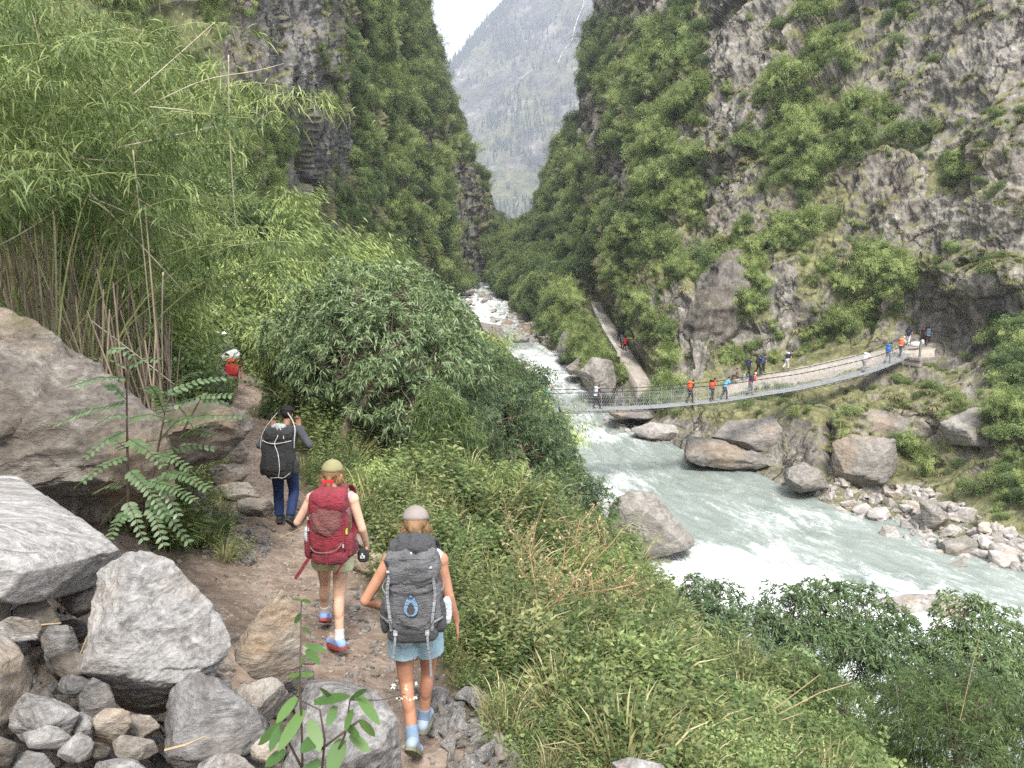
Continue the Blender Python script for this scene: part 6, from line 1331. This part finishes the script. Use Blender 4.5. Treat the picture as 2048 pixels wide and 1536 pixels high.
def red_pack(base, rz, tilt=.06):
    r1 = fabric('crimson_nylon', (.24, .018, .032)); r2 = fabric('dusty_red_nylon', (.21, .075, .068)); r3 = fabric('deep_red_nylon', (.20, .018, .032)); br = fabric('taupe_trim', (.20, .14, .12))
    r = empty('backpack', base, rz, .93); r.rotation_euler = (-tilt, 0, rz); tag(r, 'large red backpack with dusty red front and hanging straps', 'backpack')
    bag(r, 'main_bag', (0, -.02, .14), (.36, .25, .44), r1, e=.6, wr=.012, wf=9, seed=14, folds=(.004, 30, .9), seg=80, rings=56)
    bag(r, 'lid', (.005, -.035, .43), (.34, .27, .23), r1, rot=(.15, 0, 0), e=.62, wr=.016, wf=8, seed=18, folds=(.006, 30, .7), seg=80, rings=50)
    bag(r, 'front_panel', (.005, -.075, .29), (.27, .20, .34), r2, rot=(-.04, .1, 0), e=.65, wr=.010, wf=10, seed=12, folds=(.006, 40, .9), seg=80, rings=50)
    bag(r, 'bottom_compartment', (.02, -.05, -.07), (.33, .24, .13), r3, e=.6, wr=.008, wf=12, seed=13, seg=60, rings=30); bag(r, 'side_pocket', (-.18, -.01, .0), (.10, .16, .22), r3, e=.7, wr=.008, seed=15); bag(r, 'side_pocket', (.18, -.01, .02), (.08, .16, .22), r3, e=.7, wr=.008, seed=16)
    strapo(r, 'hanging_strap', [(-.17, -.06, -.08), (-.21, -.08, -.14), (-.26, -.10, -.22), (-.30, -.11, -.28)], .03, r3); strapo(r, 'hanging_strap', [(.17, -.10, -.02), (.16, -.13, -.10), (.12, -.14, -.16), (.08, -.13, -.22)], .022, r3)
    strapo(r, 'strap', [(0.02, -.17, .02), (.02, -.18, -.05), (.02, -.17, -.13)], .02, r3)
    for sx in (-1, 1):
        strapo(r, 'strap', [(sx * .15, -.12, .42), (sx * .165, -.11, .30), (sx * .16, -.13, .10), (sx * .15, -.12, -.02)], .018, r3); strapo(r, 'shoulder_strap', [(sx * .09, .09, .50), (sx * .12, .16, .54), (sx * .14, .28, .46), (sx * .15, .29, .28), (sx * .17, .2, .10), (sx * .18, .06, .0)], .055, r3, (1, 0, 0), .012)
        bag(r, 'hip_belt', (sx * .18, .10, -.05), (.07, .26, .10), r3, e=.6, wr=.003)
    cordo(r, 'trim', [(-.17, -.10, .05), (-.10, -.16, .0), (0, -.175, -.005), (.10, -.165, .02), (.16, -.12, .09)], .006, br)
    bag(r, 'water_bottle', (-.185, -.07, .13), (.06, .06, .15), fabric('clear_plastic', (.62, .70, .76)), e=.8, wr=0)
    mb = MB(); [mb.box(c, (.014, .006, .03)) for c in ((-.155, -.15, .30), (-.15, -.15, .20), (.16, -.14, .05))]; mb.build('buckle', fabric('light_plastic', (.45, .46, .48)), r)
    mb = MB(); mb.box((.175, -.08, .17), (.02, .02, .05)); mb.build('tag', fabric('yellow_cord', (.55, .55, .06)), r)
    return r
red_pack(px1 + Vector((.02, -.13, .955)), R(-4))
cam_ = empty('camera_bag', px1 + Vector((.25, .10, .78))); tag(cam_, 'small black pouch in the right hand of the woman with red pack', 'pouch'); bag(cam_, 'pouch', (0, 0, 0), (.10, .08, .12), fabric('black_plastic', (.02, .02, .022)), e=.6, wr=.004)
mb = MB(); mb.box((0, -.042, .01), (.012, .004, .05)); mb.box((0, -.042, .0), (.045, .004, .012), Matrix.Rotation(.5, 3, 'Y')); mb.box((0, -.042, .0), (.045, .0035, .012), Matrix.Rotation(-.5, 3, 'Y')); mb.build('emblem', fabric('white_plastic', (.7, .7, .7)), cam_)
# man with the black pack
px2 = P(574, 1046, 10.2)
JC = pose(.14, el=(-.365, .08, 1.16), wl=(-.20, .19, 1.42), er=(.365, .08, 1.16), wr=(.20, .19, 1.43), hl=(-.10, 0, .9), hr=(.10, 0, .9), kl=(-.12, .07, .49), al=(-.115, .03, .09), tl=(-.13, .19, .035), kr=(.13, .0, .50), ar=(.12, -.22, .17), tr=(.155, -.11, .04), look=(0, 1, -.35))
pC = person('man in black cap and blue jeans under the black pack', px2, R(0), JC, (.055, .058, .065), ('trousers', (.017, .033, .095)), SKIN_B, (.015, .013, .012), (.015, .015, .017), (.035, .035, .038), vox=.010, scale=.94, sleeves=1.9, sole=(.05, .05, .05), hands=({'d': (.2, .1, 1), 's': (1, 0, 0), 'c': .9, 'o': (.3, -1, 0)}, {'d': (-.2, .1, 1), 's': (-1, 0, 0), 'c': .9, 'o': (-.3, -1, 0)}))
def black_pack(base, rz):
    k1 = fabric('black_nylon', (.009, .009, .010)); k2 = fabric('worn_black_nylon', (.014, .014, .016)); wc = fabric('white_cord', (.55, .53, .50)); sv = fabric('silver_sheet', (.35, .38, .37))
    r = empty('backpack', base, rz, .94); r.rotation_euler = (-.12, 0, rz); tag(r, 'big black backpack tied with white cord and head straps', 'backpack')
    bag(r, 'main_bag', (0, -.03, .10), (.46, .34, .62), k1, e=.62, wr=.018, wf=8, seed=24, folds=(.006, 26, .5), seg=80, rings=60); bag(r, 'lid', (0, -.03, .43), (.40, .32, .20), k2, rot=(.1, 0, 0), e=.7, wr=.02, wf=9, seed=25, seg=70, rings=40)
    bag(r, 'bundle', (0, -.01, .535), (.20, .16, .10), sv, e=.9, wr=.02, wf=16, seed=26)
    bag(r, 'front_pocket', (0, -.18, .06), (.30, .08, .30), k2, e=.55, wr=.01, wf=10, seed=27); bag(r, 'side_pocket', (-.23, 0, -.05), (.08, .18, .22), k2, e=.7); bag(r, 'side_pocket', (.23, 0, -.05), (.08, .18, .22), k2, e=.7)
    cordo(r, 'cord', [(-.21, -.12, .36), (-.1, -.20, .33), (0, -.215, .32), (.1, -.20, .33), (.21, -.12, .35)], .006, wc); cordo(r, 'cord', [(0, -.10, .54), (.04, -.19, .43), (.0, -.215, .32), (.05, -.235, .18), (.07, -.235, -.02), (.04, -.2, -.16)], .006, wc)
    cordo(r, 'cord', [(0.02, -.08, .55), (.10, -.16, .46), (.12, -.19, .38)], .006, wc); cordo(r, 'cord', [(.21, -.08, -.08), (.12, -.2, -.16), (.04, -.2, -.16), (-.08, -.19, -.17)], .004, wc)
    for sx in (-1, 1): strapo(r, 'head_strap', [(sx * .075, .18, .72), (sx * .15, .14, .62), (sx * .215, .05, .50), (sx * .235, -.06, .36), (sx * .235, -.08, .24)], .03, wc, (0, 1, 0))
    return r
black_pack(px2 + Vector((0, -.19, .90)), 0)
# porter far down the path
def far_pack(label, base, rz, cols, dims=(.34, .26, .58), lid=True, extra=None, tilt=.1):
    r = empty('backpack', base, rz); r.rotation_euler = (-tilt, 0, rz); tag(r, label, 'backpack'); dx, dy, dz = dims
    bag(r, 'main_bag', (0, 0, 0), (dx, dy, dz * .72), cmat(cols[0], .6), e=.65, seg=20, rings=14, wr=.012, wf=9); bag(r, 'lid', (0, -.01, dz * .42), (dx * .95, dy * 1.02, dz * .26), cmat(cols[1], .6), e=.7, seg=20, rings=10, wr=.01)
    bag(r, 'bottom_compartment', (0, -.01, -dz * .40), (dx * .92, dy, dz * .24), cmat(cols[-1], .6), e=.7, seg=20, rings=10, wr=.008); return r
pd = P(468, 806, 24.5); pd.z = min(pd.z, gz(pd.x, pd.y))
person('porter in dark brown clothes bent under the red load far down the path', pd, R(8), pose(.22, look=(0, 1, -.5)), (.10, .02, .02), ('trousers', (.11, .075, .05)), SKIN_B, (.02, .02, .02), vox=.018, sleeves=.7, scale=.98)
far_pack('red pack of the far porter below a white sack', pd + Vector((.05, -.12, 1.12)), R(5), [(.42, .02, .03), (.50, .04, .04), (.10, .012, .02)], (.42, .32, .66))
sk = empty('sack', pd + Vector((-.03, -.02, 1.52)), R(0)); tag(sk, 'white sack lying on top of the red load', 'sack'); bag(sk, 'sack_cloth', (0, 0, 0), (.62, .44, .34), fabric('sack_white', (.62, .62, .60)), rot=(.1, -.42, 0), e=.7, wr=.03, wf=6, seed=3)
cordo(sk, 'tie', [(.05, -.22, .10), (.02, -.24, -.05), (.12, -.22, -.22)], .012, fabric('yellow_cord', (.55, .50, .2)))
for k, (a, lb_) in enumerate(((436, 'left one of two white-capped walkers beyond the porter'), (450, 'right one of two white-capped walkers beyond the porter'))):
    h_ = P(a, 664, 28); z0 = h_.z - 1.72
    person(lb_, (h_.x, h_.y, z0), R(30), pose(.1), (.10, .11, .13) if k else (.30, .36, .42), ('trousers', (.06, .06, .07)), SKIN_B, (.02, .02, .02), (.75, .75, .74), vox=.02, sleeves=.9)
# ------------------------------------------------------------------ the suspension bridge
BR = [(900, 812, 51.5), (1000, 819, 51.8), (1060, 820, 52), (1120, 819, 52), (1195, 817, 52.3), (1300, 813, 53), (1380, 806, 54), (1440, 800, 55), (1510, 789, 56.4), (1588, 777, 58), (1677, 757, 60), (1737, 741, 61.4), (1785, 722, 62.7), (1812, 706, 63.4)]
bp = np.array([list(P(*q)) for q in BR]); _t = np.linspace(0, len(BR) - 1, 400); bc = cr1(bp, _t, 0)
bL = np.r_[0, np.cumsum(np.linalg.norm(np.diff(bc, axis=0), axis=1))]
def bpt(s): return Vector([np.interp(s, bL, bc[:, k]) for k in range(3)])
def btan(s): return (bpt(s + .3) - bpt(s - .3)).normalized()
def bside(s): t = btan(s); return Vector((t.y, -t.x, 0)).normalized()       # towards the camera
def s_at_px(px):
    a, b, _ = proj(bc); return float(np.interp(px, a, bL))
BW = .52; LT = bL[-1]
def bridge():
    root = empty('suspension_bridge', bpt(LT)); tag(root, 'narrow steel suspension footbridge hung over the river', 'bridge'); o = root.location
    m_gal = plain('galvanised_steel', (.40, .42, .43), .5, .2, 3, .2, .5); m_cab = plain('black_cable', (.03, .03, .032), .6, .2, 20); m_wire = plain('mesh_wire', (.45, .47, .48), .5, .1, 10, metal=.3); m_beam = plain('cross_beam', (.10, .10, .105), .6, .3, 5)
    ss = np.arange(0, LT, .25)
    mb = MB(); V = []; 
    for s in ss:
        c = bpt(s) - o; d = bside(s)
        for a, z in ((-1, 0), (1, 0), (1, -.04), (-1, -.04)): V.append(c + d * BW * a + Vector((0, 0, z)))
    F = [(i * 4 + j, i * 4 + (j + 1) % 4, i * 4 + 4 + (j + 1) % 4, i * 4 + 4 + j) for i in range(len(ss) - 1) for j in range(4)]; mb.add(V, F); mb.build('deck', deck_mat(), root)
    mb = MB()
    for s in np.arange(.5, LT - .3, 1.0): c = bpt(s) - o; d = bside(s); mb.tube([c - d * (BW + .18) + Vector((0, 0, -.09)), c + d * (BW + .18) + Vector((0, 0, -.09))], .035, 4)
    mb.build('cross_beams', m_beam, root)
    for a in (-1, 1):
        for off, z, r, nm in ((BW + .1, -.16, .022, 'lower_cable'), (BW * .5, -.15, .02, 'lower_cable')):
            mb = MB(); mb.tube([bpt(s) - o + bside(s) * off * a + Vector((0, 0, z)) for s in ss[::4]], r, 5); mb.build(nm, m_cab, root, True)
        mb = MB(); rr = random.Random(int(a) + 5); pts = []; rad = []
        for s in np.arange(0, LT, .12): pts.append(bpt(s) - o + bside(s) * (BW + .16) * a + Vector((0, 0, 1.27))); rad.append(.022 + .014 * (math.sin(s * 11) > .2) + rr.uniform(0, .008))
        mb.tube(pts, rad, 5); mb.build('hand_cable', m_cab, root, True)
        mb = MB()
        for s in np.arange(.3, LT - .3, 1.0): mb.tube([bpt(s) - o + bside(s) * (BW + .14) * a + Vector((0, 0, -.1)), bpt(s) - o + bside(s) * (BW + .16) * a + Vector((0, 0, 1.27))], .009, 4)
        mb.build('suspenders', m_wire, root)
        mb = MB(); st = .17
        for s in np.arange(.2, LT - 1.2, st):
            for q in (0, 1):
                s0, s1 = (s, s + .55) if q else (s + .55, s); mb.tube([bpt(s0) - o + bside(s0) * (BW + .12) * a + Vector((0, 0, .0)), bpt(s1) - o + bside(s1) * (BW + .15) * a + Vector((0, 0, 1.22))], .0042, 3)
        for z in (.02, .45, .9): mb.tube([bpt(s) - o + bside(s) * (BW + .13) * a + Vector((0, 0, z)) for s in ss], .006, 3)
        mb.build('side_netting', m_wire, root)
    return root
def deck_mat():
    m, n, b, out = newmat('deck_grating'); t = N(n, 'TexCoord'); o = t.outputs['Object']
    br_ = N(n, 'TexWave', Scale=1.6, Distortion=.4); n.links.new(mapping(n, o, (1, .45, 0)), br_.inputs['Vector'])
    c = ramp(n, math_(n, 'ADD', math_(n, 'MULTIPLY', noise(n, o, 2.5, 6, .6), .8), math_(n, 'MULTIPLY', br_.outputs['Fac'], .15)), [(.3, (.17, .175, .175)), (.7, (.36, .365, .365))]); n.links.new(c, b.inputs['Base Color']); b.inputs['Roughness'].default_value = .6; return m
bridge()
# stone pier at the bridge head and the paths on the far side
def ribbon(name, label, L_, R_, mat, seed, th=1.2, kind='structure', n=60, rough=.07):
    A = np.array([list(P(*q)) for q in L_]); B = np.array([list(P(*q)) for q in R_]); t = np.linspace(0, len(L_) - 1, n); A = cr1(A, t, 0); B = cr1(B, t, 0); m = 9; V = []
    for i in range(n):
        for j in range(m): V.append(A[i] * (1 - j / (m - 1)) + B[i] * (j / (m - 1)))
    V = np.array(V); V[:, 2] += rough * fbm(V * 1.3, 4, .6, seed)
    lo = np.stack([A, B], 1).reshape(-1, 3).copy(); lo[:, 2] -= th; nt_ = len(V); V = np.concatenate([V, lo])
    F = [(i * m + j, i * m + j + 1, (i + 1) * m + j + 1, (i + 1) * m + j) for i in range(n - 1) for j in range(m - 1)]
    F += [(i * m, (i + 1) * m, nt_ + 2 * (i + 1), nt_ + 2 * i) for i in range(n - 1)] + [((i + 1) * m + m - 1, i * m + m - 1, nt_ + 2 * i + 1, nt_ + 2 * i + 3) for i in range(n - 1)]
    F += [tuple(range(m))[::-1] + () if False else (0, nt_, nt_ + 1, m - 1)]
    o = obj(name, mesh(name, V, F, mat)); return tag(o, kind=kind) if kind == 'structure' else tag(o, label, kind)
m_fpath = rock_mat('far_path_dirt', [(.20, .17, .14), (.33, .29, .25), (.42, .38, .335), (.52, .48, .44)], (1, 1, 1), (0, 0, 0), 1.2, .1, .6, .04, dirty=.15)
ribbon('path', '', [(1276, 772, 73.5), (1245, 722, 82), (1221, 690, 90), (1207, 665, 97), (1191, 630, 110), (1182, 604, 124)], [(1304, 768, 74.5), (1273, 720, 83), (1254, 690, 91), (1240, 665, 98), (1214, 630, 111), (1200, 604, 125)], m_fpath, 3, rough=.22)
ribbon('path', '', [(1450, 776, 68.5), (1520, 757, 67.4), (1600, 742, 66.3), (1700, 721, 65), (1790, 704, 64), (1870, 700, 63.5)], [(1450, 768, 71), (1520, 748, 70), (1600, 734, 69), (1700, 712, 67.5), (1790, 696, 66.5), (1880, 688, 66)], m_fpath, 4, 1.5, rough=.2)
# low white-edged wall along the far path
mb = MB(); c0 = P(1221, 690, 89.8); wl = [P(a, b, y) for a, b, y in ((1238, 712, 83.5), (1224, 690, 89.5), (1209, 665, 96.5), (1193, 632, 109), (1184, 610, 120))]
for i in range(len(wl) - 1):
    for k in range(8): p = wl[i].lerp(wl[i + 1], (k + .5) / 8) - c0; L = (wl[i + 1] - wl[i]).length / 8; rz = math.atan2((wl[i + 1] - wl[i]).y, (wl[i + 1] - wl[i]).x); mb.box(p + Vector((0, 0, .18)), (L * .96, .42, .55 + .08 * ((k * 7) % 3)), Matrix.Rotation(rz, 3, 'Z'))
tag(mb.build('stone_wall', plain('pale_stonework', (.42, .39, .35), .9, .25, 1.5, .8, bscale=4), loc=c0), 'low pale stone wall along the left edge of the far path', 'wall')
def pier():
    root = empty('bridge_pier', P(1825, 712, 63.6)); tag(root, 'stacked stone pier anchoring the right end of the bridge', 'pier'); o = root.location; rr = random.Random(2); mb = MB()
    ax = btan(LT - 1); ax = Vector((ax.x, ax.y, 0)).normalized(); sd_ = Vector((ax.y, -ax.x, 0)); M = Matrix((ax, -sd_, Vector((0, 0, 1)))).transposed()
    for lv in range(8):
        for k in range(7):
            for q in range(4): mb.box(ax * (k * .48 - .2 + .1 * (lv % 2)) + sd_ * (q * .5 - .75) + Vector((0, 0, -lv * .24 - .15)), (.44 + rr.uniform(-.04, .03), .46, .225), M @ Matrix.Rotation(rr.uniform(-.05, .05), 3, 'Z'))
    mb.build('stonework', plain('pier_stone', (.33, .30, .27), .9, .35, 1.2, .8, bscale=5), root)
    for a in (-1, 1): m2 = MB(); m2.box(sd_ * a * .72 + Vector((0, 0, .6)) - ax * .1, (.14, .14, 1.5)); m2.build('cable_post', plain('post_steel', (.2, .2, .2), .6), root)
pier()
# walkers on the bridge and on the far side
GREY = (.25, .26, .28); NAVY = (.02, .03, .07); BLK = (.02, .02, .022); ORG = (.72, .10, .03); RED = (.50, .03, .03); BLU = (.05, .16, .42)
def walker(label, loc, hd, top, bot, hair=(.03, .02, .015), pack=None, plabel=None, hat=None, lean=.1, skin=SKIN, ph=0, sl=.5, bend=0, J=None, bottomkind='trousers', ps=1.0):
    J = J or (pose(lean) if ph == 0 else pose(lean, kl=(-.09, -.03, .49), kr=(.09, .12, .50), al=(-.085, -.28, .16), ar=(.085, .15, .09), tl=(-.09, -.16, .04), tr=(.09, .31, .035)))
    r = person(label, loc, hd, J, top, (bottomkind, bot), skin, hair, hat, vox=.026, sleeves=sl)
    if pack:
        back = Vector((math.sin(hd), -math.cos(hd), 0)); far_pack(plabel, Vector(loc) + back * (.19 - lean) + Vector((0, 0, 1.20)), hd, pack, tuple(x * ps for x in (.36, .28, .62)))
    return r
def on_bridge(px, **k):
    s = s_at_px(px); t = btan(s); return bpt(s) + Vector((0, 0, .0)), math.atan2(-t.x, t.y)
BW_ = [(1088, 'blond walker in turquoise shirt leaving the bush end of the bridge', (.05, .42, .58), (.04, .04, .05), (.60, .42, .22), [(.10, .12, .08)] * 2, 'small dark olive pack of the turquoise walker', .26, 0, .9),
       (1195, 'walker in navy shirt and dark trousers alone on the bridge', NAVY, (.045, .04, .05), (.05, .03, .02), [(.42, .43, .46), (.55, .56, .58)], 'pale grey pack on the lone walker in navy shirt', .06, 1, 1),
       (1380, 'walker in black trousers with raised stick in mid bridge', (.05, .03, .03), BLK, (.02, .02, .02), [ORG, ORG, BLK], 'orange pack with dark sides, leftmost of the orange ones', .12, 1, 1.05),
       (1424, 'walker in black trousers behind the orange and black pack', ORG, BLK, (.02, .02, .02), [(.72, .10, .03), BLK, BLK], 'tall orange and black pack, second orange one on the bridge', .10, 0, 1.1),
       (1500, 'blond walker in red top and grey trousers on the rising deck', (.62, .07, .03), (.17, .17, .18), (.65, .50, .28), [NAVY, (.04, .06, .16)], 'navy pack on the blond walker in red top', .24, 1, 1),
       (1727, 'porter in grey trousers high on the bridge under white load', (.35, .45, .6), (.25, .25, .26), (.03, .02, .02), [(.78, .78, .80), (.72, .68, .66), (.75, .16, .05)], 'white and orange load high on the bridge', .3, 0, 1.1),
       (1775, 'walker in grey trousers near the right end of the bridge', (.1, .1, .14), (.2, .2, .21), (.03, .02, .02), [BLU, BLU], 'bright blue pack near the right end of the bridge', .16, 1, 1.1),
       (1800, 'walker in dark shorts stepping off the bridge', (.55, .40, .35), (.06, .05, .05), (.6, .45, .3), [(.75, .15, .05), (.75, .3, .2)], 'orange-red pack at the bridge head', .18, 0, 1)]
for px, lb_, top, bot, hr_, pk, pl, ln, ph, ps in BW_:
    p, hd = on_bridge(px); walker(lb_, p, hd, top, bot, hr_, pk, pl, lean=ln, ph=ph, ps=ps)
p, hd = on_bridge(1440); walker('walker in sky blue shirt just ahead of the orange and black pack', p + Vector((.35, .15, 0)), hd, (.10, .35, .62), (.05, .05, .06), (.03, .02, .02), None, None, lean=.2, ph=1)
mb = MB(); p, hd = on_bridge(1390); mb.tube([Vector((0, 0, 0)), Vector((.45, .1, .55))], .02, 6); tag(mb.build('walking_stick', m_stem_dry, loc=p + Vector((.1, .1, 1.05))), 'wooden stick raised by the leftmost orange-pack walker', 'stick')
FS = [(1815, 692, 65.3, 'walker in black shirt and white trousers standing in the rock shelter', BLK, (.62, .62, .62), (.015, .015, .015), [NAVY, BLK], 'small black pack of the walker in white trousers', 0, .05), (1845, 692, 66, 'walker with red-brown hair in dark clothes inside the rock shelter', (.05, .03, .03), (.05, .04, .05), (.22, .06, .03), None, None, 0, .05),
      (1855, 693, 65.4, 'bare-legged walker under slate blue pack in the rock shelter', (.05, .05, .07), (.08, .05, .05), (.02, .02, .02), [(.10, .16, .24), (.14, .20, .28)], 'big slate blue pack in the rock shelter', 1, .08),
      (1497, 752, 68.8, 'walker in navy, leftmost on the trail behind the bridge', NAVY, BLK, (.02, .02, .02), [(.03, .04, .09)] * 2, 'navy pack, leftmost on the trail behind the bridge', 0, .1), (1516, 748, 68.6, 'walker in black, second on the trail behind the bridge', BLK, BLK, (.02, .02, .02), [(.03, .03, .05)] * 2, 'black pack, second on the trail behind the bridge', 1, .1),
      (1526, 746, 68.2, 'walker in dark blue, third on the trail behind the bridge', (.04, .05, .10), BLK, (.02, .02, .02), [(.05, .08, .20)] * 2, 'dark blue pack, third on the trail behind the bridge', 0, .1), (1572, 739, 67.6, 'walker in black and white bending on the trail behind the bridge', (.03, .03, .05), (.5, .5, .5), (.02, .02, .02), [NAVY, (.6, .6, .6)], 'black and white pack of the bending walker', 1, .3),
      (1238, 682, 92.5, 'walker in black, highest of three on the far path', BLK, BLK, (.02, .02, .02), None, None, 0, .05), (1243, 697, 88.8, 'walker in black with teal pack on the far path', BLK, BLK, (.02, .02, .02), [(.05, .12, .13)] * 2, 'dark teal pack on the far path', 1, .1), (1249, 703, 87.6, 'walker under the red pack on the far path', (.3, .03, .03), (.12, .03, .04), (.02, .02, .02), [RED, (.55, .04, .04)], 'red pack on the far path', 0, .1)]
for a, b, y, lb_, top, bot, hr_, pk, pl, ph, ln in FS:
    h = P(a, b, y); hd = R(-80) if a > 1400 and a < 1700 else R(20) if a < 1300 else R(-30)
    walker(lb_, h, hd, top, bot, hr_, pk, pl, lean=ln, ph=ph)
# sitting walker with a grey pack beside the pillar
h = P(1472, 762, 69.3); JS = pose(.05, pel=(0, -.1, .45), hl=(-.09, -.08, .45), hr=(.09, -.08, .45), kl=(-.1, .33, .50), kr=(.1, .33, .50), al=(-.1, .36, .09), ar=(.1, .36, .09), tl=(-.1, .52, .03), tr=(.1, .52, .03), chest=(0, -.08, .78), sl=(-.185, -.06, .90), sr=(.185, -.06, .90), neck=(0, -.05, .97), head=(0, -.02, 1.1), el=(-.25, .05, .68), er=(.25, .05, .68), wl=(-.15, .28, .58), wr=(.15, .28, .58))
person('walker sitting on a stone beside the dark rock pillar', h, R(60), JS, (.16, .10, .09), ('trousers', (.05, .05, .06)), SKIN, (.03, .02, .02), vox=.026, sleeves=.6)
st_ = obj('stone', ST_BANK[2], loc=h + Vector((.05, -.05, .12)), scale=(.75, .6, .7)); tag(st_, 'stone seat under the sitting walker', 'stone')
far_pack('pale grey pack standing beside the sitting walker', h + Vector((.75, -.1, .32)), R(20), [(.33, .33, .34), (.4, .4, .4)])
# bags and dog-like white bundle at the bridge head
bd = empty('bundle', P(1832, 694, 64.2)); tag(bd, 'white bundle lying on the bridge head', 'bundle'); bag(bd, 'bundle_cloth', (0, 0, .22), (.95, .6, .45), fabric('sack_white', (.62, .62, .60)), e=.8, wr=.05, wf=4); bag(bd, 'bundle_top', (.5, 0, .42), (.3, .3, .4), fabric('sack_white', (.62, .62, .60)), e=.9, wr=.04, wf=4)
# waterfall on the far mountain, lying on the rock
def fall():
    pts = []; rr = random.Random(4)
    for a, b in ((1168, -8), (1166, 12), (1156, 35), (1150, 55), (1143, 80), (1132, 95), (1122, 110), (1117, 125)):
        h = hit(a, b, 'f')[0]
        if h is not None: pts.append(h * .992)
    if len(pts) > 2:
        mb = MB(); P_ = [Vector(q) for q in cr1(np.array([list(p) for p in pts]), np.linspace(0, len(pts) - 1, 60), 0)]; mb.tube([p + Vector((rr.uniform(-.6, .6), 0, 0)) for p in P_], [rr.uniform(.2, .8) for _ in P_], 6)
        tag(mb.build('waterfall', plain('falling_water', (.85, .87, .9), .5, .1, .3), smooth=True), kind='structure')
fall()
# ------------------------------------------------------------------ haze
mb = MB(); mb.box((0, 1180, 440), (3600, 2500, 940)); 
def haze():
    m = bpy.data.materials.new('haze_air'); m.use_nodes = True; n = m.node_tree; n.nodes.clear(); out = n.nodes.new('ShaderNodeOutputMaterial'); v = n.nodes.new('ShaderNodeVolumePrincipled')
    v.inputs['Color'].default_value = (.84, .90, 1.0, 1); v.inputs['Density'].default_value = HAZE; v.inputs['Anisotropy'].default_value = .2; n.links.new(v.outputs[0], out.inputs['Volume']); return m
HAZE = .00038
tag(mb.build('haze', haze()), kind='stuff')['label'] = 'thin bluish air haze filling the gorge'
